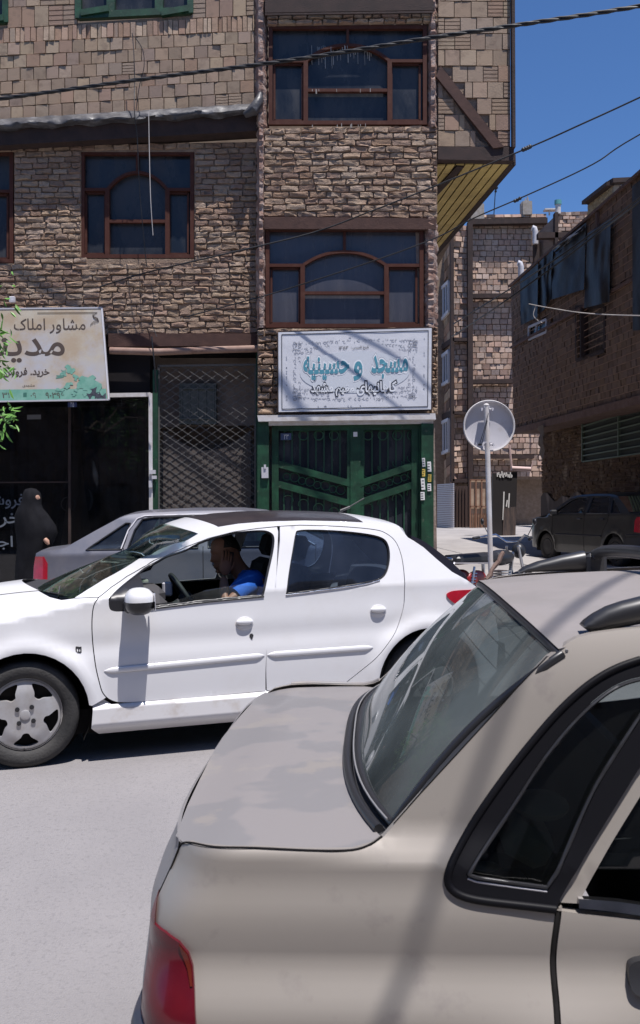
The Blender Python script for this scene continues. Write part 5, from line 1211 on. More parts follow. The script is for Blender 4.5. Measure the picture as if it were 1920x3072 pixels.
# black band between screen and roof, and cowl at the screen foot
loft([(cowl[0][0]-.005, WS.fn(*cowl[0])+.02, cowl[0][1]+.0), (apx[0]+.015, WS.fn(*apx)+.012, apx[1]-.004), ], WS, M_trimd, 'cowl', WH, lambda s, a: -WA*(.20*sin(pi*s))+Vector((0, 0, .01*sin(pi*s))), 14)
mb = MB(); w0_ = P(172, 1790, 5.55); mb.tube([P(176, 1793, 5.6), P(172, 1768, 5.75), P(150, 1752, 6.0)], .006, 5); mb.tube([P(150, 1777, 5.5), P(175, 1782, 5.55), P(180, 1760, 5.6)], .006, 5); mb.build('wiper', M_trimd, WH)
# --- side glass
gq = WS.uns([ca(*p) for p in ((760, 545), (880, 530), (1050, 510), (1200, 495), (1326, 485), (1337, 440), (1200, 428), (1040, 455), (900, 505))])
WSg = Surf(WO, WA, WLv, WW, lambda a, z: w_l(a, z)+.018)
panel('lowered_glass', WSg, gq, G_clear, WH, d=.08, fl=0)
panel('rear_side_glass', WSg, inset(rwin, -.004), glass_mat('blue_film_glass', (.36, .47, .60), dust=.07, dustcol=(.16, .19, .27), ns=4), WH, d=.06, fl=0)
panel('rear_side_glass', WSg, inset(rwin, -.004), G_dark, WH, d=.08, fl=0, mir=True); panel('front_side_glass', WSg, inset(fwin, -.004), G_clear, WH, d=.08, fl=0, mir=True)
# rubber seals
def seal(S, poly, r, name, m=M_trim, off=-.001, mir=False, closed=True, par=WH, n=6):
    m_ = MB(); m_.tube([S.at(a, b, off, mir) for a, b in resamp(poly, .03, closed)], r, n, closed=closed); return m_.build(name, m, par, smooth=60)
seal(WS, inset(fwin, .006), .007, 'window_seal', off=.012); seal(WS, inset(rwin, .005), .006, 'window_seal', off=.010)
seal(WS, wa([(760, 549), (900, 531), (1050, 512), (1200, 498), (1330, 486)]), .006, 'belt_strip', closed=False, off=-.002)
seal(WS, wb([(297, 634), (400, 621), (600, 595), (760, 569), (830, 550)]), .0045, 'belt_strip', M_chr, closed=False, off=-.002)
# black corner at the mirror foot
cor = WS.uns([ca(*p) for p in ((548, 512), (556, 486), (620, 428), (700, 365), (722, 420), (728, 545), (620, 562), (570, 562), (552, 545))]); panel('mirror_mount', WS, inset(cor, .002), M_trim, WH, d=.04, fl=.012, off=.004)
# mirror
def sph(c, r, n=24, m=14, cut=None, pw=2.6, zs=None):
    m_ = MB(); vs = []
    for i in range(m+1):
        t = pi*i/m
        for k in range(n):
            x, y, z = sin(t)*cos(2*pi*k/n), sin(t)*sin(2*pi*k/n), cos(t); q = (abs(x)**pw+abs(y)**pw+abs(z)**pw)**(-1/pw); vs.append((x*q, y*q, z*q))
    fs = [(i*n+k, (i+1)*n+k, (i+1)*n+(k+1) % n, i*n+(k+1) % n) for i in range(m) for k in range(n)]
    if cut: fs = [f for f in fs if cut(sum(vs[i][2] for i in f)/4)]
    m_.add([Vector(c)+WA*(v[0]*r[0])+WLv*(v[1]*r[1])+Vector((0, 0, v[2]*r[2])) for v in vs], fs); return m_
ma = WS.un(*ca(690, 500)); mc = WS.at(*ma, -.13); mc = Vector(mc)
zc = mc.z
M1 = sph(mc, (.082, .105, .078), cut=lambda z: z > -.02); mo = M1.build('mirror', M_wp, WH, smooth=60, label='white topped door mirror')
sph(mc-Vector((0, 0, .002)), (.081, .104, .075), cut=lambda z: z < .04).build('mirror_lower', M_trim, mo, smooth=60)
m_ = MB(); m_.box(mc+WLv*.10+Vector((0, 0, -.035))-WA*.03, (.10, .14, .07), rot=Matrix.Rotation(th, 3, 'Z'), bev=.015); m_.build('mirror_arm', M_trim, mo)
m_ = MB(); m_.box(mc+WA*.078, (.008, .16, .10), rot=Matrix.Rotation(th, 3, 'Z'), bev=.003); m_.build('mirror_glass', M_chr, mo)
# handles with their cups, key hole, badges, mouldings
for (q, door) in ((ca(1232, 622), 0), (cb(821, 724), 1)):
    a, z = WS.un(*q); c = WS.at(a, z, .004); rot = Matrix.Rotation(th, 3, 'Z')
    sph(c-WLv*.005, (.056, .005, .041), pw=2).build('handle_cup', M_wd, WH, smooth=60)
    sph(c-WLv*.012+Vector((0, 0, .010)), (.051, .018, .019), pw=2.2).build('door_handle', M_wp, WH, smooth=60)
    m_ = MB(); m_.box(c+Vector((0, 0, -.016))-WLv*.009, (.09, .005, .014), rot=rot, bev=.002); m_.build('handle_shadow_gap', M_wd, WH)
a, z = WS.un(*ca(1267, 683)); m_ = MB(); m_.lathe([(.012, 0), (.012, .004), (.006, .005), (0, .003)], WS.at(a, z), -WLv, 14); m_.box(WS.at(a, z-.014, -.002), (.012, .005, .012)); m_.build('lock', M_trimd, WH)
a, z = WS.un(*ca(397, 752)); m_ = MB()
for dx, dz, w_, h_ in ((-.014, .0, .006, .034), (-.006, .012, .010, .007), (.0, .002, .006, .022), (.008, .010, .014, .007), (.012, -.006, .006, .026), (.006, -.016, .012, .006), (-.004, -.014, .010, .006)): m_.box(WS.at(a+dx, z+dz, -.003), (w_, .005, h_), rot=Matrix.Rotation(th, 3, 'Z'))
m_.build('wing_badge', M_trimd, WH)
def mould(p0, p1, nm):
    (a0, z0), (a1, z1) = p0, p1; rows = []
    for k in range(41):
        t = k/40; a, z = a0+(a1-a0)*t, z0+(z1-z0)*t; e = min(1, min(t, 1-t)*(a1-a0)/.05+.02)**.5 if nm else 1
        rows.append([WS.at(a, z+.017*e*cos(u), -.002-.010*e*max(0, sin(u))**.7) for u in [pi*i/8 for i in range(9)]])
    m_ = MB(); m_.grid(rows); m_.build('side_moulding', M_wp, WH, smooth=60)
mould(WS.un(*ca(525, 862)), WS.un(*ca(1333, 783)), 1); mould(WS.un(*cb(193, 972)), WS.un(*cb(792, 930)), 1)
# tail lamp
tl = WS.uns([cb(*p) for p in ((1207, 630), (1228, 614), (1260, 607), (1330, 603), (1400, 603), (1480, 640), (1500, 700))]); tl = tl+WS.uns([cb(*p) for p in ((1420, 755), (1318, 708), (1262, 686), (1222, 656))])
tls = [(min(a, back[-1][0]-.005), z) for a, z in tl]; lp_ = panel('tail_lamp', WS, spl(tls, 3, True), M_red, WH, d=.02, off=-.009, fl=.014)
panel('tail_lamp', WS, spl(tls, 3, True), M_red, WH, d=.04, off=-.009, fl=.014, mir=True)
# wheels
wheel(WH, WO+WLv*.022+Vector((0, 0, .298)), -WLv, .300, .205, rim_m=M_alloy); wheel(WH, WO+WA*WB+WLv*.03+Vector((0, 0, .298)), -WLv, .300, .205)
for a in (0, WB): wheel(WH, WO+WA*a+WLv*(WW-.03)+Vector((0, 0, .298)), WLv, .300, .205, fancy=False)
# roof aerial
a = rt[-1][0]-.20; b0 = WO+WA*a+WLv*(WW*.5)+Vector((0, 0, 1.365)); m_ = MB(); m_.sphere(b0, (.05, .03, .016)); m_.tube([b0+Vector((0, 0, .01)), b0+WA*.20+Vector((0, 0, .115))], .005, 6); m_.tube([b0+WA*.02+Vector((0, 0, .03)), b0+WA*.09+Vector((0, 0, .055))], .009, 6); m_.build('aerial', M_trim, WH)
# cabin
rot = Matrix.Rotation(th, 3, 'Z')
def cp(a, l, z): return WO+WA*a+WLv*l+Vector((0, 0, z))
m_ = MB(); m_.box(cp(.62, .82, .80), (.42, 1.30, .24), rot=rot, bev=.05); m_.box(cp(.72, .45, .90), (.22, .36, .12), rot=rot, bev=.04); m_.box(cp(.95, .82, .5), (.7, .2, .35), rot=rot, bev=.04); m_.build('dashboard', M_int, WH)
m_ = MB(); n_ = (WA*-.85+Vector((0, 0, -.5))).normalized(); c = cp(.98, .47, .86); x_ = WLv; y_ = n_.cross(x_).normalized()
m_.tube([c+x_*(.18*cos(t))+y_*(.18*sin(t)) for t in [2*pi*i/28 for i in range(28)]], .015, 8, closed=True); m_.bar(c-x_*.17, c+x_*.17, .04, .02); m_.bar(c, c+y_*.17, .03, .02); m_.sphere(c, (.05, .05, .05)); m_.tube([c, c+n_*.3], .03, 8); m_.build('steering_wheel', M_trimd, WH, smooth=50)
m_ = MB(); m_.box(cp(.86, .45, .93)+Vector((0, 0, 0)), (.06, .05, .09), rot=rot, bev=.01); m_.build('instrument', M_greyp, WH)
def seat(a, l):
    s_ = MB(); s_.box(cp(a, l, .42), (.50, .48, .18), rot=rot, bev=.05); s_.build('seat', M_seat, WH)
    s_ = MB(); r2 = rot @ Matrix.Rotation(.30, 3, 'Y'); s_.box(cp(a+.33, l, .76), (.14, .47, .62), rot=r2, bev=.05); s_.build('seat_back', M_seat, WH); s_ = MB(); s_.box(cp(a+.43, l, 1.16), (.09, .26, .17), rot=r2, bev=.035); s_.build('headrest', M_seat, WH)
seat(1.28, .43); seat(1.28, 1.20)
m_ = MB(); m_.box(cp(2.12, .82, .46), (.48, 1.25, .18), rot=rot, bev=.05); m_.box(cp(2.42, .82, .74), (.16, 1.25, .52), rot=rot @ Matrix.Rotation(.3, 3, 'Y'), bev=.05); m_.build('rear_bench', M_seat, WH)
m_ = MB(); m_.box(cp(.75, 1.02, .945), (.10, .16, .015), rot=rot); m_.build('dashboard_papers', M_paper, WH)
# ================================================================ the driver
hx = WS.un(713, 1666); D0 = cp(hx[0], .50, 0)
def dp(x, y, z): return D0+WA*x+WLv*y+Vector((0, 0, z))          # x toward the rear of the car
DR = thing('person', dp(.1, 0, .5), 'driver in a bright blue shirt holding a phone to his ear inside the white hatchback', 'person')
def skin_mesh(name, chains, m, parent, sub=2):
    vs, es, rs = [], [], []; key = {}
    for ch in chains:
        pv = None
        for (p, r) in ch:
            k = tuple(round(c, 4) for c in p)
            if k not in key: key[k] = len(vs); vs.append(p); rs.append(r)
            i = key[k]
            if pv is not None and pv != i: es.append((pv, i))
            pv = i
    me = bpy.data.meshes.new(name); me.from_pydata([tuple(v) for v in vs], es, []); o = bpy.data.objects.new(name, me); COL.objects.link(o)
    md = o.modifiers.new('s', 'SKIN'); md.use_smooth_shade = True; sv = me.skin_vertices[0].data
    for i, r in enumerate(rs): sv[i].radius = (r, r) if not isinstance(r, tuple) else r
    sv[0].use_root = True; mo_ = o.modifiers.new('u', 'SUBSURF'); mo_.levels = sub; mo_.render_levels = sub
    dg = bpy.context.evaluated_depsgraph_get(); dg.update(); me2 = bpy.data.meshes.new_from_object(o.evaluated_get(dg)); bpy.data.objects.remove(o)
    me2.name = name; me2.materials.clear(); me2.materials.append(m); me2.polygons.foreach_set('use_smooth', [True]*len(me2.polygons))
    o = bpy.data.objects.new(name, me2); link(o, parent); return o
hz = hx[1]-.015                                       # head centre height in the car frame
M_sk2 = mat('driver_skin', (.27, .14, .095), .55); M_shirt = mat('blue_shirt', (.012, .14, .62), .8, col2=(.01, .11, .5), ns=12, bump=.3, bs=14); M_hair = mat('black_hair', (.012, .01, .01), .6, bump=.5, bs=120)
pel = dp(.12, 0, .60); chest = dp(.20, 0, .88); nk = dp(.12, 0, hz-.135); hb_ = dp(.06, 0, hz-.06); ht = dp(.02, 0, hz+.03)
shn = dp(.17, -.165, hz-.175); eln = dp(-.055, -.235, hz-.295); wrn = dp(-.035, -.125, hz-.13); shf = dp(.19, .17, hz-.19); elf = dp(-.02, .22, hz-.47); wrf = dp(-.26, .10, hz-.42)
skin_mesh('body', [[(pel, .15), (chest, .15), (dp(.18, 0, hz-.20), .10), (nk, .058), (hb_, .062), (ht, .075), (dp(.035, 0, hz+.07), .055)],
    [(chest, .15), (shn, .06), (eln, .042), (wrn, .026)], [(chest, .15), (shf, .06), (elf, .042), (wrf, .026)],
    [(pel, .15), (dp(-.28, -.12, .58), .075), (dp(-.5, -.12, .40), .05)], [(pel, .15), (dp(-.28, .12, .58), .075), (dp(-.5, .12, .40), .05)]], M_sk2, DR)
def head(c, fw, up_, r=.1, parent=None, m=M_sk2):
    """head with a face; fw: facing, up_: crown"""
    sd = fw.cross(up_).normalized(); m_ = MB(); rows = []
    prof = [(-.125, .030, .012), (-.118, .047, .03), (-.10, .056, .048), (-.075, .066, .062), (-.045, .074, .070), (-.015, .082, .074), (.02, .088, .077), (.055, .088, .076), (.085, .075, .066), (.105, .050, .045), (.114, .01, .01)]
    prof = [tuple(p) for p in spl(prof, 4)]
    for z, rx, ry in prof:
        row = []
        for k in range(49):
            a = 2*pi*k/48; x = cos(a)*rx; y = sin(a)*ry; f = max(0, cos(a))
            x += (f**14*(.027*exp(-((z+.038)/.013)**2)+.014*exp(-((z+.015)/.02)**2))+f**6*(.012*exp(-((z+.070)/.006)**2)+.011*exp(-((z+.084)/.007)**2)+.016*exp(-((z+.112)/.012)**2)+.008*exp(-((z-.022)/.010)**2)))
            for s_ in (1, -1): x -= .010*exp(-((a-s_*.42 if a < pi else a-2*pi-s_*.42)/.17)**2)*exp(-((z-.003)/.011)**2)
            if z < -.06: x += .012*(1 if cos(a) > 0 else -1)*abs(cos(a))
            row.append(c+fw*x+sd*y+up_*z)
        rows.append(row)
    m_.grid(rows)
    for s_ in (1, -1): m_.sphere(c+sd*(s_*.078)-fw*.005+up_*(-.02), (.018, .012, .032), 10, 8)
    return m_.build('head', m, parent, smooth=70)
fwd = (-WA+Vector((0, 0, -.10))-WLv*.16).normalized(); upv = (Vector((0, 0, 1))-fwd*fwd.z).normalized(); hc = dp(.0, 0, hz+.01)
hd_ = head(hc, fwd, upv, parent=DR)
m_ = MB(); sd_ = fwd.cross(upv); rows = []
for i in range(11):
    t = i/10*1.45; rows.append([hc+upv*(.03+.098*cos(t))-fwd*.012+(fwd*cos(a)*(.098 if cos(a) < 0 else .088)+sd_*sin(a)*.086)*sin(t)*(1 if cos(a) < .45 or t < 1.05 else .97)-upv*(.045*max(0, -cos(a))*sin(t)**3) for a in [2*pi*k/28 for k in range(29)]])
m_.grid(rows); m_.build('hair', M_hair, DR, smooth=60)
# hand with five fingers round the phone
palm = wrn+(dp(-.01, -.105, hz-.03)-wrn)*.55
def fingers(base, d, side, nrm_, n=4, curl=.4, L_=.075):
    ch = []
    for k in range(n):
        b = base+side*((k-1.5)*.019)+d*(.035-.004*abs(k-1.5)); ln = L_*(1, 1.08, 1.02, .82)[k]; p1 = b+d*ln*.42; p2 = p1+(d*cos(curl)+nrm_*sin(curl))*ln*.33; p3 = p2+(d*cos(2*curl)+nrm_*sin(2*curl))*ln*.25
        ch.append([(b-d*.03, .0095), (b, .0095), (p1, .0088), (p2, .008), (p3, .0065)])
    return ch
hdir = (dp(.005, -.10, hz+.05)-wrn).normalized(); sdv = WA*.9+WLv*.1; sdv = (sdv-hdir*sdv.dot(hdir)).normalized(); nv = hdir.cross(sdv).normalized(); nv = nv if nv.dot(WLv) > 0 else -nv
pc = wrn+hdir*.06
hand = MB(); hand.sphere(pc, (.042, .018, .052), 14, 10, rot=Matrix((sdv, nv, hdir)).transposed())
hand.build('palm', M_sk2, DR, smooth=60)
for k, ch_ in enumerate(fingers(pc+hdir*.005, hdir, sdv, nv, curl=.35)): skin_mesh('finger', [ch_], M_sk2, DR, 1)
skin_mesh('thumb', [[(pc+sdv*.02-hdir*.02, .012), (pc+sdv*.045+hdir*.005, .011), (pc+sdv*.055+hdir*.035+nv*.01, .009), (pc+sdv*.052+hdir*.055+nv*.016, .007)]], M_sk2, DR, 1)
m_ = MB(); m_.box(pc+hdir*.035+nv*.022+sdv*.012, (.07, .009, .14), rot=Matrix((sdv, nv, hdir)).transposed(), bev=.003); o = m_.build('phone', M_trim); tag(o, 'black phone pressed to the ear of the driver in blue', 'phone')
hd2 = (dp(-.34, .06, hz-.40)-wrf).normalized()
m_ = MB(); m_.sphere(wrf+hd2*.05, (.05, .035, .02), 12, 8); m_.build('palm', M_sk2, DR, smooth=60)
s2 = Vector((0, 0, 1)); s2 = (s2-hd2*s2.dot(hd2)).normalized(); n2 = hd2.cross(s2)
for ch_ in fingers(wrf+hd2*.05, hd2, s2, n2, curl=.6): skin_mesh('finger', [ch_], M_sk2, DR, 1)
# short sleeved shirt over torso and upper arms
m_ = MB(); rows = []; shn = shn+Vector((0, 0, .02))
for (z, cx, rx, ry) in ((.56, .11, .13, .17), (.70, .14, .135, .18), (hz-.34, .19, .13, .20), (hz-.26, .19, .125, .225), (hz-.20, .18, .115, .225), (hz-.16, .165, .10, .19), (hz-.135, .15, .085, .13), (hz-.115, .135, .068, .075), (hz-.10, .128, .062, .064)):
    rows.append([dp(cx+rx*cos(a)*(1+.02*sin(5*a+z*20)), ry*sin(a), z) for a in [2*pi*k/28 for k in range(29)]])
m_.grid(rows)
for (s0, e0, y_) in ((shn, eln, -1), (shf, elf, 1)):
    q0 = s0+Vector((0, 0, .0))-WLv*y_*.03; pts = [q0.lerp(e0, t) for t in (-.10, .08, .25, .45, .62, .68)]; m_.tube(pts, [.055, .083, .084, .076, .070, .066], 16)
m_.build('shirt', M_shirt, DR, smooth=70)
skin_mesh('trousers', [[(dp(.10, 0, .56), .16), (dp(-.28, -.12, .60), .09), (dp(-.48, -.12, .42), .065)], [(dp(.10, 0, .56), .16), (dp(-.28, .12, .60), .09), (dp(-.48, .12, .42), .065)]], M_int, DR)
# ================================================================ generic saloon (grey one at the kerb, dark one in the alley)
def saloon(name, O, fdir, ldir, paint, label, W=1.62, k=1.0, far_glass=True, cat='car', lens=None, chrome=False, detail=.05, hub=None):
    A = Vector(fdir).normalized(); L = Vector(ldir).normalized(); O = Vector(O)
    def fn(a, z):
        l = .035*ss(.55, .95, z)+.02*ss(.35, .15, z)
        if z > .95: zq = .95+(z-.95)/.83; l += (zq-.95)*.40+.9*max(0, zq-1.36)**2*4
        l += .30*max(0, .32-a)**2/.32*1.2+.30*max(0, a-3.45)**2/.4
        if z > .88 and (a > 3.0): l += 1.2*(z-.88)**2*18*ss(3.0, 3.3, a)
        for w_ in (.72, 3.08): d = sqrt((a-w_)**2+(z-.29)**2); l -= .018*exp(-((d-.36)/.05)**2)
        return l
    S = Surf(O, A, L, W, fn); T = thing(name, O+A*1.95+L*(W/2), label, cat)
    arcs = lambda c, r=.34: [(c-r*cos(t), .29+r*sin(t)) for t in [-.1+(pi+.2)*i/16 for i in range(17)]]
    outer = [(.03, .32), (-.01, .55), (.0, .80), (.03, .965), (.08, .985), (.28, 1.01), (.34, 1.03), (.62, 1.22), (.86, 1.375), (.96, 1.41), (1.1, 1.43), (1.6, 1.445), (2.1, 1.435), (2.35, 1.40), (2.42, 1.37), (2.75, 1.17), (3.03, .99), (3.10, .955), (3.5, .90), (3.78, .83), (3.86, .72), (3.9, .5), (3.88, .27)]
    outer += list(reversed(arcs(3.08)))+[(2.7, .2), (1.1, .2)]+list(reversed(arcs(.72)))+[(.35, .27)]
    zs = lambda ps: [(a, .95+(z-.95)*.83 if z > .95 else z) for a, z in ps]
    outer = zs(outer)
    qw = [(.56, 1.00), (.60, 1.03), (.93, 1.30), (.97, 1.30), (.93, 1.10), (.90, 1.0)]
    r_w = [(.97, 1.00), (1.03, 1.22), (1.10, 1.345), (1.2, 1.365), (1.62, 1.37), (1.66, 1.34), (1.66, 1.0)]
    f_w = [(1.78, 1.0), (1.78, 1.34), (1.82, 1.37), (2.2, 1.355), (2.35, 1.31), (2.62, 1.14), (2.80, 1.02), (2.78, .995)]
    qw, r_w, f_w = zs(qw), zs(r_w), zs(f_w)
    for mir in (False, True):
        b = panel('body_side' if mir else 'body', S, outer, paint, T, [qw, r_w, f_w], d=detail if not mir else .1, mir=mir, fl=.03)
        Sg = Surf(O, A, L, W, lambda a, z: fn(a, z)+.014)
        for nm, q in (('quarter_glass', qw), ('rear_door_glass', r_w), ('front_door_glass', f_w)):
            if mir: panel(nm, Sg, inset(q, -.004), G_clear, T, d=.15, fl=0, mir=True)
            else: panel(nm, Sg, inset(q, -.004), G_dark, T, d=.15, fl=0)
        if not mir:
            for q in (qw, r_w, f_w): seal(S, inset(q, -.006), .009, 'window_seal', par=T)
            fr = [(.90, 1.0), (.96, 1.22), (1.045, 1.36), (1.12, 1.392), (1.6, 1.398), (2.2, 1.385), (2.38, 1.33), (2.85, 1.0)]; fr = zs(fr)
            seal(S, fr, .009, 'door_frame_trim', M_greyp if chrome else M_trim, par=T, closed=False, off=-.004)
            for q in ([(1.72, 1.0), (1.72, .6), (1.70, .25)], [(.92, 1.0), (.95, .85), (1.08, .66), (1.13, .5), (1.14, .26)], [(2.86, 1.0), (2.84, .6), (2.72, .45), (2.70, .26)]): seal(S, q, .0035, 'door_gap', M_under, par=T, closed=False, off=0)
            seal(S, [(.0, .60), (.35, .60)], .016, 'side_moulding', M_trimd, par=T, closed=False); seal(S, [(1.12, .56), (2.72, .56)], .02, 'side_moulding', M_trimd, par=T, closed=False)
            for a_ in (1.08, 1.84): m_ = MB(); m_.box(S.at(a_+.04, .88, -.012), (.13, .03, .03), rot=Matrix.Rotation(math.atan2(A.y, A.x), 3, 'Z'), bev=.008); m_.build('door_handle', M_trim, T)
            m_ = MB(); m_.box(S.at(2.72, 1.0, -.09), (.10, .16, .12), rot=Matrix.Rotation(math.atan2(A.y, A.x), 3, 'Z'), bev=.03); m_.build('mirror', M_trim, T)
        lo_ = [(.0, .82), (.02, .93), (.12, .93), (.16, .86), (.16, .66), (.0, .64)]
        panel('tail_lamp', S, [(a+.004, z) for a, z in lo_], lens or M_red, T, d=.05, off=-.008, mir=mir)
        panel('bumper_end', S, [(.0, .56), (.40, .56), (.40, .33), (.02, .33)], M_trimd, T, d=.08, off=-.015, mir=mir)
    bz = lambda h, f=0: (lambda s, a: Vector((0, 0, h*sin(pi*s)))-A*(f*sin(pi*s)))
    pt = lambda ps: [(a, fn(a, z)+.004, z) for a, z in zs(ps)]
    loft(pt([(.86, 1.375), (.96, 1.41), (1.1, 1.43), (1.6, 1.445), (2.1, 1.435), (2.35, 1.40), (2.42, 1.37)]), S, paint, 'roof', T, bz(.03), 12)
    loft(pt([(.34, 1.03), (.62, 1.22), (.86, 1.375)]), S, G_dark, 'rear_screen', T, bz(.015, .06), 12); loft(pt([(3.03, .99), (2.75, 1.17), (2.42, 1.37)]), S, G_clear, 'windscreen', T, bz(.01, -.12), 12)
    loft(pt([(.0, .80), (.03, .965), (.08, .985), (.28, 1.01), (.34, 1.03)]), S, paint, 'boot_lid', T, bz(.02, .05), 12)
    loft(pt([(3.03, .99), (3.10, .955), (3.5, .90), (3.78, .83), (3.86, .72)]), S, paint, 'bonnet', T, bz(.04, -.06), 12)
    loft(pt([(-.01, .55), (.0, .80)]), S, paint, 'rear_panel', T, bz(0, .05), 8); loft(pt([(3.86, .72), (3.9, .5), (3.88, .27)]), S, M_trimd, 'front_panel', T, bz(0, -.1), 8); loft(pt([(-.05, .55), (-.06, .45), (-.03, .3)]), S, M_trimd, 'rear_bumper', T, bz(0, .06), 8)
    m_ = MB(); ro = Matrix.Rotation(math.atan2(A.y, A.x), 3, 'Z'); q = lambda a, l, z: O+A*a+L*l+Vector((0, 0, z))
    m_.box(q(1.9, W/2, .25), (3.5, W-.25, .12), rot=ro); m_.box(q(3.4, W/2, .55), (.7, W-.4, .5), rot=ro); m_.box(q(.35, W/2, .65), (.5, W-.3, .55), rot=ro); m_.build('underbody', M_under, T)
    m_ = MB(); m_.box(q(2.72, W/2, .88), (.35, W-.2, .2), rot=ro, bev=.04)
    for l in (.42, W-.42): m_.box(q(1.95, l, .45), (.5, .46, .2), rot=ro, bev=.04); m_.box(q(1.68, l, .8), (.14, .46, .6), rot=ro, bev=.04); m_.box(q(1.60, l, 1.12), (.09, .26, .12), rot=ro, bev=.03)
    m_.box(q(.95, W/2, .75), (.16, W-.3, .55), rot=ro, bev=.04); m_.box(q(.62, W/2, .97), (.5, W-.25, .04), rot=ro); m_.build('cabin', M_seat, T)
    for a_ in (.72, 3.08): wheel(T, q(a_, .03, .29), -L, .285, .18, fancy=False, rim_m=hub); wheel(T, q(a_, W-.03, .29), L, .285, .18, fancy=False, rim_m=hub)
    return T, S
M_gp = mat('grey_car_paint', (.12, .125, .155), .4, metal=.25, col2=(.155, .15, .17), ns=3, nd=6, coat=.3, rough2=.5)
O1 = Vector((P(88, 1660, 9.3).x, 9.3, .14)); saloon('grey_saloon', O1, (1, .035, 0), (-.035, 1, 0), M_gp, 'dusty blue grey saloon parked at the kerb behind the white hatchback', chrome=True)
M_dp = mat('dark_car_paint', (.014, .016, .018), .4, col2=(.028, .029, .028), ns=3, coat=.3)
YC = 19.5; fd_ = Vector((-.25, 1, 0)).normalized(); O2 = P(1660, 1700, YC-1); 
O2 = Vector((P(1915, 1600, 16.6).x, 16.6, azz(18)-.02)); fd_ = Vector((-.32, 1, 0)).normalized(); saloon('dark_saloon', O2+Vector((0, 0, 0)), fd_, (fd_.y, -fd_.x, 0), M_dp, 'dusty dark saloon parked in the shade against the stained wall', detail=.08, hub=M_trimd)
# ================================================================ champagne saloon in the foreground
M_ch = mat('champagne_paint', (.315, .285, .255), .44, metal=.3, col2=(.292, .266, .24), ns=2.2, nd=6, lo=.4, hi=.7, coat=.12, rough2=.55, col3=(.23, .205, .195), ns3=9, lo3=.58, hi3=.75)
M_lid = mat('dusty_lid_paint', (.225, .208, .205), .6, metal=.1, col2=(.205, .196, .198), ns=3.2, nd=3, lo=.49, hi=.515, rough2=.5, col3=(.245, .224, .21), ns3=5, lo3=.56, hi3=.62, coat=.1)
M_roofd = mat('dusty_roof_paint', (.25, .225, .215), .6, metal=.1, col2=(.225, .205, .195), ns=5, nd=7, lo=.45, hi=.6, coat=.05)
tn = radians(3.5); NA = Vector((cos(tn), -sin(tn), 0)); NL = Vector((sin(tn), cos(tn), 0)); NO = Vector((0, 1.52, 0)); NW = 1.60
def a_rear(z): return -.275-.055*ss(.97, .80, z)-.012*ss(.8, .6, z)
def n_l(a, z):
    l = .020*ss(.80, .93, z)-.006*exp(-((z-.86)/.04)**2)+.040*ss(.69, .80, z)+.03*ss(.5, .2, z)
    w_ = ss(-.10, .14, a)
    if z > .93:
        roll = .037-sqrt(max(1e-5, .037**2-min(.0365, z-.938)**2)) if z > .938 else 0
        q = .022*ss(.92, 1.0, z)*(1-ss(.12, .50, a))
        l += roll*(1-w_)+w_*((z-.93)*.26+.9*max(0, z-1.2)**2+q)
    r = .12; c = a_rear(z)+r
    if a < c: t = min(.985, (c-a)/r); l += r*(1-sqrt(1-t*t))
    if a > 2.6: l += .3*(a-2.6)**2
    for w0 in (.39, 2.69): d = sqrt((a-w0)**2+(z-.29)**2); l -= .02*exp(-((d-.36)/.05)**2)
    return l
NS = Surf(NO, NA, NL, NW, n_l)
NC = thing('champagne_saloon', NO+NA*1.3+NL*.8, 'dusty champagne saloon with a roof rack parked in the foreground, cut by the picture edge', 'car')
gap_px = [(1146, 2508), (1112, 2532), (1057, 2549), (948, 2551), (765, 2543), (643, 2540), (560, 2541)]
C4 = lambda x, y: (400+x/1.643, 2000+y/1.643)
C5 = lambda x, y: (1200+x/2.1, 2200+y/2.1)
C3 = lambda x, y: (1000+x/1.643, 1600+y/1.643)
gap_n = NS.uns(gap_px)
zg = gap_n[-1][1]; gap_n[-1] = (-.250, .957)
rear_edge = [(-.268, .948)]+[(a_rear(z)+.0025, z) for z in (.93, .90, .86, .82, .78, .74, .70, .66, .60, .5, .4, .3)]
glass_side = NS.uns([(1180, 2470), (1260, 2380), (1380, 2250), (1470, 2152), (1548, 2064), (1640, 1968)])
gutter = NS.uns([(1680, 1942), (1700, 1924), (1730, 1908), (1767, 1898), (1800, 1893), (1850, 1886), (1920, 1879)])
ge = gutter[-1]; gutter += [(ge[0]+.25, ge[1]+.012), (1.35, 1.35), (1.75, 1.34)]
win_out = [(1331, 2629), (1343, 2595), (1390, 2524), (1426, 2452), (1486, 2367), (1548, 2282), (1669, 2136), (1761, 2050), (1852, 1996), (1920, 1978)]
wo_n = NS.uns(win_out); wl = NS.uns([(1331, 2640), (1338, 2664), (1357, 2686), (1414, 2698), (1540, 2711), (1667, 2726)])
ws_ = smo(wo_n[::-1]+wl, .012, 14); mi_ = min(range(len(ws_)), key=lambda i: ws_[i][0]); wo_n = ws_[:mi_+1][::-1]; wl = ws_[mi_+1:]
zb = wl[-1][1]; ab = wl[-1][0]
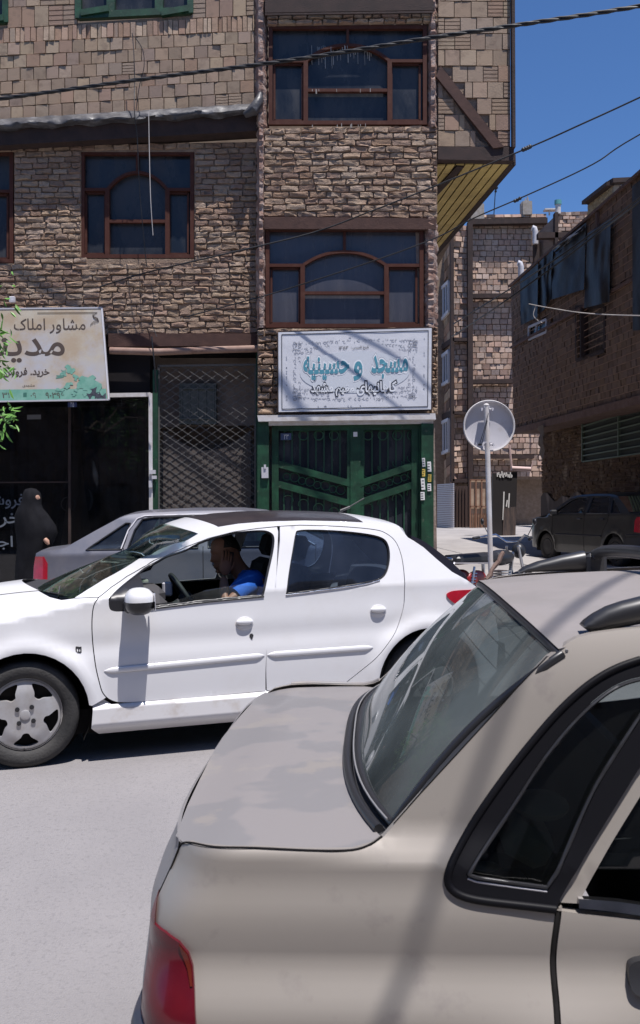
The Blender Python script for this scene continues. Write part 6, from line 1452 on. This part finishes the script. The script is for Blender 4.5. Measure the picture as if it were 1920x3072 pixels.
# quarter panel with the C pillar; front limit = door shut line
shut = NS.uns([(1671, 2727), (1664, 2770), (1655, 2830), (1651, 2890), (1658, 2962), (1666, 3010), (1668, 3072)]); s_e = shut[-1]
shut += [(s_e[0]-.01, s_e[1]-.12), (s_e[0]-.03, .52)]
shut = smo(shut, .012, 14)
arcn = [(.39+.345*cos(t), .29+.345*sin(t)) for t in [.55+(pi-.55+.1)*i/16 for i in range(17)]]
we = wo_n[-1]
qpoly = gap_n[::-1][0:]+glass_side+gutter+[(1.75, 1.30), (1.4, 1.305), (we[0]+.28, we[1]+.012)]+list(reversed(wo_n))+wl+shut+arcn+[(.0, .28), (-.2, .28)]+list(reversed(rear_edge))
qpoly = [p for i, p in enumerate(qpoly) if i == 0 or abs(p[0]-qpoly[i-1][0])+abs(p[1]-qpoly[i-1][1]) > .003]
panel('quarter_panel', NS, qpoly, M_ch, NC, d=.018, gap=.0025, fl=.02)
# front door: skin below the belt, silver frame, glass
dz = NS.uns([(1676, 2730), (1748, 2738), (1920, 2756)]); zd = dz[-1][1]
door = [dz[0], dz[1], dz[2], (1.1, .925), (1.45, .925), (1.45, .28), (.74, .28)]+[(a+.006, z) for a, z in reversed(shut)]
panel('rear_door', NS, door, M_ch, NC, d=.022, gap=.0025, fl=.02)
fdn = [(1.46, .925), (2.2, .925), (2.3, .5), (2.3, .28), (1.46, .28)]; panel('front_door', NS, fdn, M_ch, NC, d=.06, gap=.003)
fen = [(2.21, .925), (2.32, .925), (2.9, .86), (3.35, .76), (3.42, .6), (3.42, .3), (3.05, .28)]+[(2.69+.345*cos(t), .29+.345*sin(t)) for t in [0+pi*i/12 for i in range(13)]]+[(2.31, .28), (2.31, .5)]
panel('front_wing', NS, fen, M_ch, NC, d=.06, gap=.003)
fr1 = smo(NS.uns([(1683, 2700), (1740, 2603), (1797, 2505), (1858, 2408), (1920, 2308)]), .03, 5); fr2 = smo(NS.uns([(1748, 2696), (1782, 2630), (1819, 2560), (1868, 2482), (1920, 2398)]), .03, 5)
def ext(p, q, t): return (q[0]+(q[0]-p[0])*t, q[1]+(q[1]-p[1])*t)
e1 = ext(fr1[-2], fr1[-1], 1.6); e2 = ext(fr2[-2], fr2[-1], 1.6)
topz = 1.285
frp = fr1+[e1, (e1[0]+.16, topz+.005), (1.72, topz), (2.12, 1.0), (2.25, .93), (2.12, .93), (1.68, 1.24), (e2[0]+.15, topz-.045), e2]+list(reversed(fr2))+[NS.un(1748, 2716), NS.un(1681, 2712)]
NSf = Surf(NO, NA, NL, NW, lambda a, z: n_l(a, z)+.006)
panel('door_frame', NSf, frp, M_ch, NC, d=.03, fl=.03)
NSg = Surf(NO, NA, NL, NW, lambda a, z: n_l(a, z)+.022)
G_nd = glass_mat('near_side_glass', (.30, .34, .35), dust=.02, dustcol=(.2, .22, .23))
panel('rear_door_glass', NSg, [fr2[0]]+[ (a-.01, z) for a, z in fr2[1:]]+[(e2[0]-.01, e2[1]), (e2[0]+.14, topz-.03), (1.7, 1.26), (2.15, .93), (fr2[0][0], .925)], G_nd, NC, d=.1, fl=0)
# rubber surround of the quarter window
wi = NS.uns([(1398, 2620), (1402, 2600), (1410, 2588), (1440, 2550), (1486, 2484), (1562, 2368), (1609, 2290), (1676, 2206), (1730, 2142), (1834, 2050), (1920, 2024)])
wie = wi[-1]; wi += [(wie[0]+.2, wie[1]+.008)]
wr = NS.uns([(1643, 2668), (1662, 2652), (1700, 2566), (1790, 2357), (1895, 2196)]); wre = wr[-1]; wr += [ext(wr[-2], wr[-1], .35)]
wb_ = NS.uns([(1400, 2628), (1430, 2638), (1540, 2654), (1643, 2668)])
wi = smo(wi, .012, 14); wr = smo(wr, .012, 14)
hole = wi+list(reversed(wr))[0:]+list(reversed(wb_))
hole = [p for i, p in enumerate(hole) if i == 0 or abs(p[0]-hole[i-1][0])+abs(p[1]-hole[i-1][1]) > .004]
rp_ = wo_n+[(we[0]+.26, we[1]+.012), (we[0]+.26, we[1]-.03), (e1[0]-.005, e1[1]-.005)]+[(a-.004, z) for a, z in reversed(fr1)]+[NS.un(1671, 2724)]+list(reversed(wl))[1:]
rp_ = [p for i, p in enumerate(rp_) if i == 0 or abs(p[0]-rp_[i-1][0])+abs(p[1]-rp_[i-1][1]) > .003]
M_sur = mat('rubber_surround', (.006, .006, .008), .5, spec=.12)
panel('window_surround', NS, rp_, M_sur, NC, [hole], d=.02, off=-.004, fl=.02)
# rounded outer lip, and the thin bright bead along the glass
seal(NS, wo_n[::-1]+wl, .007, 'rubber_lip', M_sur, off=-.003, closed=False, par=NC, n=8); seal(NS, inset([p for p in hole], .004), .0035, 'glass_bead', M_trim, off=-.004, par=NC)
m_ = MB(); m_.tube([NS.at(a, z, -.002) for a, z in NS.uns([(1402, 2634), (1430, 2644), (1540, 2660), (1640, 2673)])], .003, 6); m_.build('bright_bead', M_greyp, NC, smooth=60)
G_q = glass_mat('quarter_glass', (.36, .42, .42), dust=.012, dustcol=(.2, .22, .23)); panel('quarter_glass', NSg, inset(hole, -.006), G_q, NC, d=.08, fl=0)
# chrome strip at the door belt, shut line and handle
st = NS.uns([(1735, 2694), (1790, 2697), (1860, 2703), (1920, 2712)])+[(1.2, .955), (2.1, .95)]; sb = NS.uns([(1736, 2722), (1790, 2727), (1860, 2735), (1920, 2744)])+[(1.2, .93), (2.1, .925)]
panel('belt_trim', NS, st+list(reversed(sb)), mat('dull_chrome', (.5, .5, .53), .22, metal=1, col2=(.3, .3, .32), ns=12), NC, d=.02, off=-.004, fl=.014)
m_ = MB(); m_.tube([NS.at(a, z, .006) for a, z in [(x+.003, y) for x, y in resamp(spl(shut, 3), .02, False)]], .005, 6); m_.build('shut_line', M_under, NC, smooth=60)
ha, hz_ = NS.un(1879, 2920); hb2 = NS.un(1930, 2862)[1]; hb3 = NS.un(1930, 2984)[1]
hcz, hh_ = (hb2+hb3)/2, (hb2-hb3)/2
hp_ = [(ha+.115+.115*(abs(cos(t))**.35)*(1 if cos(t) > 0 else -1), hcz+hh_*(abs(sin(t))**.5)*(1 if sin(t) > 0 else -1)) for t in [2*pi*(i+.5)/40 for i in range(40)]]
panel('door_handle', NS, hp_, M_trim, NC, d=.015, off=-.018, fl=.022)
# --- boot lid
def n_top(a, l): q = (l-.8)/.75; return zg+.004+.014*(1-q*q)-.010*ss(-.17, -.29, a)
def onz(U, V, z): p = PZ(U, V, z)-NO; return (p.dot(NA), p.dot(NL))
NT = Surf(NO, NA, NL, NW, n_top, 'top')
rear_px = [(546, 2541), (522, 2499), (558, 2414), (595, 2341), (643, 2249), (692, 2176), (741, 2116), (777, 2081)]
rear_n = [onz(*p, zg+.004) for p in rear_px]
gapl = [NT.un(*p) for p in gap_px]
gaskpx = [(1146, 2508), (1118, 2475), (1088, 2420), (1063, 2365), (1048, 2304), (1044, 2231), (1054, 2158), (1082, 2097), (1127, 2049)]
gask = [onz(*p, zg+.010) for p in gaskpx]
def mirr(ps): return [(a, NW-l) for a, l in ps]
lmid = .80
near_rear = [p for p in rear_n if p[1] < lmid]; near_g = [p for p in gask if p[1] < lmid]
ar = sum(p[0] for p in rear_n[2:6])/4
rear_c = [(a if i else a+.01, l) for i, (a, l) in enumerate(near_rear)]
lid = spl(list(reversed(gapl[:-1])), 2)[:]+[]
lid = gapl[::-1]+near_g[1:]+list(reversed(mirr(near_g[1:])))+mirr(gapl[::-1])[::-1]+mirr(near_rear[1:])+list(reversed(near_rear[1:]))
lid = [p for i, p in enumerate(lid) if i == 0 or abs(p[0]-lid[i-1][0])+abs(p[1]-lid[i-1][1]) > .004]
panel('boot_lid', NT, lid, M_lid, NC, d=.025, gap=.003, fl=.03)
m_ = MB(); gp_ = [NS.at(a, z, -.0005) for a, z in NS.uns(gap_px[:-1])]+[NS.at(-.250, .957, -.0005), NS.at(-.272, .940, 0), NS.at(a_rear(.9)+.006, .90, 0)]
m_.tube([Vector(p) for p in spl([tuple(p) for p in gp_], 4)], .0019, 6); m_.build('boot_shut_line', M_under, NC, smooth=60)
m_ = MB(); m_.tube([Vector(p) for p in spl([tuple(NS.at(a, z, .004, True)) for a, z in NS.uns(gap_px[:-1])], 4)], .007, 8); m_.build('far_shoulder_seal', M_lid, NC, smooth=60)
# rear face joining the two quarter panels under the lid
rows = []
zr = [1.0, .948, .93, .90, .86, .82, .78, .74, .70, .66, .60, .5, .4, .3]
for k_, z in enumerate(zr):
    zz = min(z, .948); ae = a_rear(zz)+.0025; l0_ = n_l(ae, min(zz, .935)); row = []
    for k in range(33):
        s_ = k/32; s_ = .5-.5*cos(pi*s_); l = l0_+(NW-2*l0_)*s_; bu = .042*(1-abs(2*s_-1)**5)
        if k_ == 0: row.append(NO+NA*(ae-bu+.006)+NL*l+Vector((0, 0, n_top(ae-bu+.006, l)-.003)))
        else: row.append(NO+NA*(ae-bu)+NL*l+Vector((0, 0, zz)))
    rows.append(row)
m_ = MB(); m_.grid(rows); m_.build('rear_panel', M_lid, NC, smooth=70)
m_ = MB(); m_.box(NO+NL*.8+NA*(a_rear(.9)+.25)+Vector((0, 0, .62)), (.34, 1.28, .58), rot=Matrix.Rotation(-tn, 3, 'Z')); m_.build('boot_body', M_under, NC)
# far quarter and doors
panel('far_side', NS, qpoly, M_ch, NC, d=.05, mir=True, fl=.02); panel('far_door', NS, door, M_ch, NC, d=.08, mir=True); panel('far_door_frame', NSf, frp, M_ch, NC, d=.08, mir=True, fl=.03); panel('far_front_door', NS, fdn, M_ch, NC, d=.1, mir=True); panel('far_wing', NS, fen, M_ch, NC, d=.1, mir=True)
# --- rear screen
def n_roof(a, l): q = (l-.8)/.62; return 1.284+.055*(1-q*q)+.026*(1-exp(-max(0, a-.37)/.2))
NR = Surf(NO, NA, NL, NW, n_roof, 'top')
topl = [onz(*p) for p in ((1681, 1947, 1.284), (1650, 1922, 1.292), (1600, 1878, 1.306), (1560, 1842, 1.32), (1520, 1802, 1.335), (1500, 1775, 1.339))]
topn = [p for p in topl if p[1] < .82]
a_c = min(p[0] for p in topl); 
tfun = lambda s: None
def curve_at(pts, l):
    pts = sorted(pts, key=lambda p: p[1]); l = min(l, NW-l)
    if l <= pts[0][1]: 
        return pts[0][0]
    for p, q in zip(pts, pts[1:]):
        if p[1] <= l <= q[1]: return p[0]+(q[0]-p[0])*(l-p[1])/(q[1]-p[1])
    return pts[-1][0]
gl_px = [(1179, 2453), (1146, 2425), (1118, 2388), (1098, 2345), (1085, 2300), (1076, 2243), (1080, 2176), (1096, 2130)]
NB = Surf(NO, NA, NL, NW, lambda a, l: zg+.022+.016*(1-((l-.8)/.75)**2), 'top')
botn = sorted([onz(*p, zg+.03) for p in gl_px], key=lambda p: p[1]); l0b = botn[0][1]; l0t = sorted(topl, key=lambda p: p[1])[0][1]
l0t = .156; l0b = .167
botn = [(.037+.073*abs((l-.8)/.633)**3, l) for l in [l0b+(.8-l0b)*i/40 for i in range(42)]]; topn = [(.362+.049*abs((l-.8)/.644)**1.9, l) for l in [l0t+(.8-l0t)*i/40 for i in range(42)]]
def sym(pts, l0, k, n=24):
    s = k/n; l = l0+(NW-2*l0)*s; return curve_at([p for p in pts if p[1] <= .82], l), l
rows = []
for j in range(13):
    t = j/12; row = []
    for k in range(25):
        ab_, lb = sym(botn, l0b, k); at_, lt = sym(topn, l0t, k)
        pb = NO+NA*ab_+NL*lb+Vector((0, 0, NB.fn(ab_, lb)-.006)); pt_ = NO+NA*at_+NL*lt+Vector((0, 0, n_roof(at_, lt)-.012))
        row.append(pb.lerp(pt_, t)+(Vector((0, 0, 1))-NA*.6).normalized()*(.022*sin(pi*t)))
    rows.append(row)
G_rs = glass_mat('dusty_rear_glass', (.12, .145, .145), dust=.27, dustcol=(.17, .20, .205), ns=3)
m_ = MB(); m_.grid(rows); rs_ = m_.build('rear_screen', G_rs, NC, smooth=70)
for mir in (False, True):                                       # channel between the pillar skin and the glass
    pe = resamp([NS.at(a, z, .001, mir)[:] for a, z in glass_side], .04, False); ge_ = [r_[-1 if mir else 0]+Vector((0, 0, -.004)) for r_ in rows]; k_ = len(pe)
    m_ = MB(); m_.grid([[Vector(pe[min(k_-1, round(i*(k_-1)/12))]) for i in range(13)], ge_]); m_.build('pillar_channel', M_trimd, NC, smooth=60)
m_ = MB()                                                       # demister wires inside the glass
for j in range(1, 12): m_.tube([p-(Vector((0, 0, 1))-NA*.6).normalized()*.006 for p in [rows[j][k].lerp(rows[min(12, j+1)][k], .2) for k in range(2, 23)]], .0011, 4)
m_.build('demister', M_trimd, rs_)
def rub(line, r, nm, m, dx=(0, 0, 0), cl=False): q = MB(); q.tube([Vector(p)+Vector(dx) for p in line], r, 8, closed=cl); q.build(nm, m, NC, smooth=60)
M_bead = mat('worn_bead', (.20, .195, .2), .5)
border = rows[0]+[r_[-1] for r_ in rows[1:]]+rows[-1][::-1][1:]+[r_[0] for r_ in rows[::-1][1:-1]]
rub(border, .009, 'screen_rubber', M_trim, cl=True)
rub([p+Vector((-.02, 0, -.004))*1 for p in rows[0]], .010, 'screen_rubber', M_trim, dx=(-.006, 0, -.004)); rub([p for p in rows[0]], .002, 'bright_bead', M_bead, dx=(-.011, -.002, .011)); rub([p for p in rows[-1]], .0025, 'bright_bead', M_bead, dx=(.012, 0, .008))
m_ = MB(); bb = [NO+NA*a+NL*l+Vector((0, 0, n_top(a, l)-.004)) for a, l in spl(near_g+list(reversed(mirr(near_g))), 3)]; lo2 = rows[0]
n_b = len(bb); rr2 = [[bb[int(i*(n_b-1)/24)] for i in range(25)], [lo2[i]+Vector((0, 0, -.008)) for i in range(25)]]
m_.grid(rr2); m_.build('scuttle', M_trimd, NC, smooth=60)
# --- roof
gl3 = [(a, n_l(a, z)+.002, z) for a, z in gutter]
roof_rows = []
aends = [None, .46, .52, .6, .7, .85, 1.0, 1.2, 1.4, 1.6, 1.75]
for i, a_ in enumerate(aends):
    row = []
    for k in range(25):
        at_, lt = sym(topn, l0t, k)
        if a_ is None: a, l = at_-.003, lt
        else:
            s = k/24; zz = 1.31; l0_ = n_l(a_, 1.315)+.004; l = l0_+(NW-2*l0_)*s; a = max(a_, at_+.03+.01*i) if a_ < .6 else a_
        row.append(NO+NA*a+NL*l+Vector((0, 0, n_roof(a, l)-(.03*ss(1.5, 1.75, a)))))
    roof_rows.append(row)
m_ = MB(); m_.grid(roof_rows); m_.build('roof', M_roofd, NC, smooth=80)
rub([r_[0]+Vector((0, -.003, -.003)) for r_ in roof_rows[1:]], .005, 'roof_gutter', M_ch)
# windscreen, bonnet, front (beyond the picture edge, kept for completeness)
pf = lambda ps: [(a, n_l(a, z)+.004, z) for a, z in ps]
loft(pf([(1.75, 1.31), (2.05, 1.12), (2.32, .935)]), NS, G_clear, 'windscreen', NC, lambda s, a: NA*(.12*sin(pi*s)), 12); loft([(2.3, .06, .925), (2.9, .08, .86), (3.35, .2, .76)], NS, M_ch, 'bonnet', NC, lambda s, a: Vector((0, 0, .05*sin(pi*s))), 12); loft([(3.35, .2, .76), (3.45, .2, .6), (3.45, .2, .3)], NS, M_trimd, 'front_panel', NC, lambda s, a: NA*(.08*sin(pi*s)), 8)
m_ = MB(); rn = Matrix.Rotation(-tn, 3, 'Z'); nq = lambda a, l, z: NO+NA*a+NL*l+Vector((0, 0, z)); m_.box(nq(1.5, .8, .22), (3.3, 1.3, .12), rot=rn); m_.box(nq(2.8, .8, .5), (.9, 1.1, .5), rot=rn); m_.build('underbody', M_under, NC)
for a in (.39, 2.69): wheel(NC, nq(a, .03, .285), -NL, .283, .175, fancy=False); wheel(NC, nq(a, NW-.03, .285), NL, .283, .175, fancy=False)
# --- tail lamp and bumper
lamp_in = NS.uns([(467, 2767), (497, 2791), (540, 2822), (568, 2856), (581, 2895), (586, 2974), (590, 3072)])
li = lamp_in[-1]; lamp = [(a_rear(.86)+.002, .862)]+lamp_in+[(li[0]+.002, li[1]-.10), (a_rear(.5)+.004, li[1]-.10)]+[(a_rear(z)+.002, z) for z in (.60, .66, .70, .74, .78, .82, .845)]
lamp = [p for p in lamp]
lm = panel('tail_lamp', NS, lamp, mat('foreground_lens', (.10, .006, .012), .2, col2=(.075, .005, .012), ns=9, coat=.25, spec=.35), NC, d=.014, off=-.008, fl=.014); panel('tail_lamp', NS, lamp, M_red, NC, d=.05, off=-.008, mir=True)
amb = NS.uns([(540, 2826), (566, 2858), (577, 2896), (581, 2950), (574, 2950), (566, 2900), (548, 2852)]); panel('indicator_lens', NS, amb, mat('amber_lens', (.10, .014, .008), .25), lm, d=.012, off=-.0105, fl=.006)
NSb = Surf(NO, NA, NL, NW, lambda a, z: n_l(min(max(a, a_rear(.6)+.03), 3), .6))
path = []
for t in [i/10 for i in range(11)]: path.append((a_rear(.6)-.018+.13*(1-cos(t*pi/2)), .13*(1-sin(t*pi/2))-.006))
pth = [(a, l) for a, l in path]+[(.03, -.012)]; full = [(a, NW-l) for a, l in reversed(pth)]+pth; rows2 = []
full = [(a, NW-l) for a, l in reversed(pth)][:-0 or None]
cen = [(a, l) for a, l in reversed(pth)]+[(pth[0][0]-.012, .4), (pth[0][0]-.016, .8), (pth[0][0]-.012, 1.2)]+[(a, NW-l) for a, l in pth]
prof = [(.12, .655), (.05, .672), (.008, .665), (0, .645), (-.004, .60), (0, .45), (.02, .36), (.10, .34)]
mid = Vector((.3, .8))
for (inn, z) in prof:
    row = []
    for (a, l) in cen: d_ = (mid-Vector((a, l))).normalized(); row.append(NO+NA*(a+d_.x*inn)+NL*(l+d_.y*inn)+Vector((0, 0, z)))
    rows2.append(row)
m_ = MB(); m_.grid(rows2); m_.build('rear_bumper', mat('navy_bumper', (.018, .02, .035), .5, col2=(.04, .04, .05), ns=6), NC, smooth=60)
# --- cabin
m_ = MB(); m_.box(nq(.72, .8, .62), (.16, 1.3, .62), rot=rn @ Matrix.Rotation(-.25, 3, 'Y'), bev=.05); m_.box(nq(.95, .8, .42), (.5, 1.3, .2), rot=rn, bev=.05); m_.build('rear_seat', M_seat, NC)
m_ = MB(); m_.box(nq(.36, .8, .915), (.52, 1.32, .03), rot=rn); m_.build('parcel_shelf', mat('shelf_grey', (.05, .055, .055), .95), NC)
m_ = MB()
for l in (.42, 1.18): m_.box(nq(1.45, l, .42), (.5, .46, .2), rot=rn, bev=.05); m_.box(nq(1.22, l, .78), (.14, .46, .58), rot=rn @ Matrix.Rotation(-.25, 3, 'Y'), bev=.05); m_.box(nq(1.13, l, 1.13), (.08, .26, .17), rot=rn, bev=.03)
m_.build('front_seats', M_seat, NC); m_ = MB(); m_.box(nq(2.1, .8, .82), (.4, 1.3, .25), rot=rn, bev=.05); m_.build('dashboard', M_int, NC)
m_ = MB(); m_.box(nq(1.2, .8, .25), (2.2, 1.35, .04), rot=rn); m_.build('floor', M_under, NC)
m_ = MB(); x0 = NS.at(*NS.un(1600, 2570), .10); m_.box(Vector(x0), (.085, .12, .065), rot=rn @ Matrix.Rotation(.5, 3, 'Y'), bev=.015); m_.sphere(Vector(x0)+NA*.03+Vector((0, 0, .055)), (.05, .06, .022), 14, 8); m_.sphere(Vector(x0)-NA*.075+Vector((0, 0, -.045)), (.035, .05, .012), 12, 8)
o = m_.build('tissue_pack', mat('pack_cream', (.22, .24, .20), .8), None, smooth=40); tag(o, 'cream and blue tissue pack lying behind the quarter window of the champagne saloon', 'tissue pack')
# --- roof rack
def PL(U, V, l):
    n = NL; x, k = ray(U, V); d = Vector((x, 1, k)); o = Vector((0, 0, H)); t = (NO+n*l-o).dot(n)/d.dot(n); return o+d*t
RK = NC
def rail(ptop, pbot, l, w_, name, m=M_trim):
    m_ = MB(); n = len(ptop); rows = []
    for (a, b) in zip(ptop, pbot):
        T_, B_ = PL(*a, l), PL(*b, l); c = (T_+B_)/2; hh = (T_-B_)/2
        rows.append([c+hh*sin(t)*1.0+NL*(w_/2*cos(t)) for t in [2*pi*i/12 for i in range(13)]])
    m_.grid(rows); m_.add(rows[0][:-1], [tuple(range(12))]); m_.add(rows[-1][:-1], [tuple(range(12))]); return m_.build(name, m, NC, smooth=70)
lk = gutter[3]; lnr = n_l(*lk)+.045
nt_ = [(1745, 1872), (1753, 1858), (1775, 1840), (1816, 1818), (1860, 1803), (1920, 1788), (2050, 1768), (2300, 1745)]; nb_ = [(1747, 1880), (1765, 1894), (1791, 1905), (1825, 1892), (1870, 1882), (1920, 1873), (2050, 1830), (2300, 1790)]
rail(nt_, nb_, lnr, .045, 'roof_rail')
lfr = NW-lnr
ft = [(1556, 1712), (1568, 1700), (1609, 1684), (1680, 1666), (1748, 1652), (1753, 1653)]; fb = [(1557, 1718), (1600, 1716), (1650, 1715), (1700, 1713), (1752, 1712), (1756, 1712)]
rail(ft, fb, lfr, .05, 'roof_rail')
b0 = PL(1755, 1668, lfr); b1 = b0+NA*1.25+Vector((0, 0, .03)); m_ = MB(); m_.bar(b0, b1, .03, .022); m_.build('rail_bar', M_trim, NC)
c0_ = PL(1786, 1664, lfr-.01); zt_ = c0_.z+.012; c1_ = NO+NA*(c0_-NO).dot(NA)+NL*(lnr)+Vector((0, 0, zt_)); m_ = MB()
arc_ = [c0_.lerp(c1_, t)+Vector((0, 0, .028*sin(pi*t)**.5)) for t in [i/12 for i in range(13)]]; m_.tube(arc_, .017, 8); m_.build('cross_bar', M_trim, NC, smooth=60)
m_ = MB(); m_.box(c0_+Vector((0, 0, -.03)), (.06, .05, .07), rot=rn, bev=.01); m_.lathe([(.012, 0), (.012, .03), (0, .032)], c0_+Vector((-.005, -.02, -.004)), -NL, 10); m_.build('clamp', M_trimd, NC)
"""
"""
# ================================================================ motorcycle by the sign post
def motorbike(O, fdir, paint, label, gname):
    A = Vector(fdir).normalized(); S_ = Vector((A.y, -A.x, 0)); T = thing('motorcycle', O, label, 'motorcycle', gname); q = lambda a, s, z: Vector(O)+A*a+S_*s+Vector((0, 0, z))
    for a in (-.62, .62):
        m_ = MB(); m_.tube([q(a+.27*cos(t), 0, .30+.27*sin(t)) for t in [2*pi*i/36 for i in range(36)]], .04, 10, closed=True); wh = m_.build('wheel', M_tyre, T, smooth=60)
        m_ = MB(); m_.tube([q(a+.225*cos(t), 0, .30+.225*sin(t)) for t in [2*pi*i/36 for i in range(36)]], .014, 6, closed=True); m_.tube([q(a, -.06, .3), q(a, .06, .3)], .045, 12)
        for k in range(18): t = 2*pi*k/18; m_.tube([q(a, .03*(-1)**k, .3), q(a+.225*cos(t), 0, .30+.225*sin(t))], .002, 4)
        m_.build('rim', M_steel, wh, smooth=50)
        m_ = MB(); m_.grid([[q(a+.32*cos(t), s, .30+.32*sin(t)) for t in [(.4+2.2*i/14) if a < 0 else (.5+1.9*i/14) for i in range(15)]] for s in (-.06, -.03, .03, .06)]); m_.build('mudguard', M_trim if a > 0 else paint, T, smooth=60)
    m_ = MB(); m_.box(q(-.30, 0, .82), (.72, .24, .10), rot=Matrix.Rotation(math.atan2(A.y, A.x), 3, 'Z'), bev=.03); m_.build('saddle', M_trim, T)
    m_ = MB(); m_.tube([q(-.75, -.13, .80), q(-.05, -.13, .76)], .012, 6); m_.tube([q(-.75, .13, .80), q(-.05, .13, .76)], .012, 6); m_.tube([q(-.78, -.13, .84), q(-.80, 0, .86), q(-.78, .13, .84)], .012, 6); m_.build('grab_rail', M_chr, T, smooth=50)
    m_ = MB(); m_.sphere(q(.20, 0, .80), (.22, .12, .09), 18, 12, rot=Matrix.Rotation(math.atan2(A.y, A.x), 3, 'Z')); m_.build('fuel_tank', M_trim, T, smooth=60)
    m_ = MB(); m_.sphere(q(-.36, -.11, .60), (.17, .035, .10), 14, 10, rot=Matrix.Rotation(math.atan2(A.y, A.x), 3, 'Z')); m_.sphere(q(-.36, .11, .60), (.17, .035, .10), 14, 10, rot=Matrix.Rotation(math.atan2(A.y, A.x), 3, 'Z')); m_.build('side_cover', paint, T, smooth=60)
    m_ = MB(); m_.box(q(.08, 0, .42), (.32, .22, .26), rot=Matrix.Rotation(math.atan2(A.y, A.x), 3, 'Z'), bev=.05)
    for k in range(6): m_.box(q(.2, 0, .5+.03*k), (.18, .18, .012), rot=Matrix.Rotation(math.atan2(A.y, A.x), 3, 'Z'))
    m_.tube([q(.45, 0, .85), q(.3, 0, .3), q(-.1, 0, .28)], .02, 6); m_.tube([q(-.1, 0, .3), q(-.1, 0, .75)], .02, 6); m_.build('engine', M_steel, T, smooth=40)
    m_ = MB(); m_.tube([q(.25, -.14, .3), q(-.2, -.16, .28), q(-.75, -.18, .38)], [.018, .022, .04], 8); m_.build('exhaust', M_chr, T, smooth=50)
    for s in (-.15, .15):
        m_ = MB(); m_.tube([q(-.55, s, .36), q(-.42, s*.9, .74)], .014, 6)
        for k in range(10): f = k/10; m_.tube([q(-.55+.13*(f*.8+.1)+.0, s, .36+.38*(f*.8+.1))+(A*cos(t)+S_*sin(t))*.028 for t in [2*pi*i/8 for i in range(8)]], .006, 4, closed=True)
        m_.build('spring', M_steel, T, smooth=50)
        m_ = MB(); m_.tube([q(.62, s*.55, .3), q(.44, s*.55, .92)], [.022, .016], 8); m_.build('fork', M_steel, T, smooth=50)
    m_ = MB(); m_.tube([q(.30, -.36, 1.02), q(.40, -.2, 1.05), q(.44, -.08, .97), q(.44, .08, .97), q(.40, .2, 1.05), q(.30, .36, 1.02)], .011, 8); m_.build('handlebar', M_chr, T, smooth=60)
    m_ = MB(); 
    for s in (-.36, .36): m_.tube([q(.30, s, 1.02), q(.22, s*1.08, 1.01)], .018, 8)
    m_.build('grip', M_trim, T, smooth=50); m_ = MB(); m_.sphere(q(.56, 0, .86), (.08, .09, .09)); m_.build('headlight', M_trim, T, smooth=60)
    m_ = MB(); m_.box(q(-.86, 0, .66), (.05, .16, .09), rot=Matrix.Rotation(math.atan2(A.y, A.x), 3, 'Z'), bev=.015); m_.build('tail_light', M_red, T)
    for s in (-.38, .38): m_ = MB(); m_.tube([q(.36, s*.7, 1.04), q(.36, s*.9, 1.16)], .005, 5); m_.sphere(q(.36, s*.95, 1.2), (.02, .055, .04), 10, 8); m_.build('mirror', M_trim, T, smooth=60)
    return T
M_mr = mat('motorcycle_red', (.22, .010, .010), .35, coat=.3)
motorbike((P(1474, 1700, 10.2).x, 10.35, .10), (.74, .67, 0), M_mr, 'red and black motorcycle parked behind the white sign post', None)
cb_ = MB(); d_ = Vector((.5, .866, 0)); p_ = Vector((.19, 1.55, 1.0))+SUN*5.24; cb_.tube([p_+d_*(-9.6+i*1.3)+Vector((0, 0, .006*(i-8)**2-.05)) for i in range(19)], .010, 8)
o = cb_.build('power_cable', M_cable, smooth=60); tag(o, 'black cable crossing the street high over the champagne saloon', 'cable')
# ================================================================ houses on the photographer's own side of the street
hm = [mat('plaster_front', (.30, .26, .22), .95, col2=(.24, .2, .17), ns=1.5, bump=.3, bs=10), mat('brick_front', (.24, .17, .12), .95, col2=(.19, .13, .1), ns=2, bump=.3, bs=10), mat('stone_front', (.33, .30, .27), .9, col2=(.28, .25, .22), ns=1)]
for i, (x0, x1, h_, lb) in enumerate(((-34, -19, 9, 'plastered three storey house across the street, farthest of the row'), (-19, -6, 11, 'tall brick house across the street behind the photographer'), (-6, 7, 8.5, 'stone faced house directly behind the photographer'), (7, 20, 10, 'brick house across the street opposite the alley'), (20, 36, 9, 'plastered house across the street beyond the alley'))):
    T = thing('row_house', ((x0+x1)/2, -7, .0), lb, 'house', 'houses behind the photographer'); m_ = MB(); m_.box(((x0+x1)/2, -11, h_/2+.1), (x1-x0-.05, 8, h_)); m_.build('wall', hm[i % 3], T)
    m_ = MB(); m_.box(((x0+x1)/2, -11, h_+.15), (x1-x0-.1, 8.5, .3)); m_.build('roof', hm[2], T)
    for fl in range(int(h_//3)):
        for k in range(3):
            cx = x0+(x1-x0)*(k+.5)/3; m_ = MB(); zc_ = 1.6+fl*3
            for (p, q) in (((cx-1, zc_-.8), (cx+1, zc_-.8)), ((cx+1, zc_-.8), (cx+1, zc_+.8)), ((cx+1, zc_+.8), (cx-1, zc_+.8)), ((cx-1, zc_+.8), (cx-1, zc_-.8)), ((cx, zc_-.8), (cx, zc_+.8))): m_.bar((p[0], -6.97, p[1]), (q[0], -6.97, q[1]), .08, .08, up=(0, 1, 0))
            wn = m_.build('window', M_frame, T); m_ = MB(); m_.box((cx, -6.99, zc_), (1.95, .02, 1.55)); m_.build('pane', M_pane, wn)
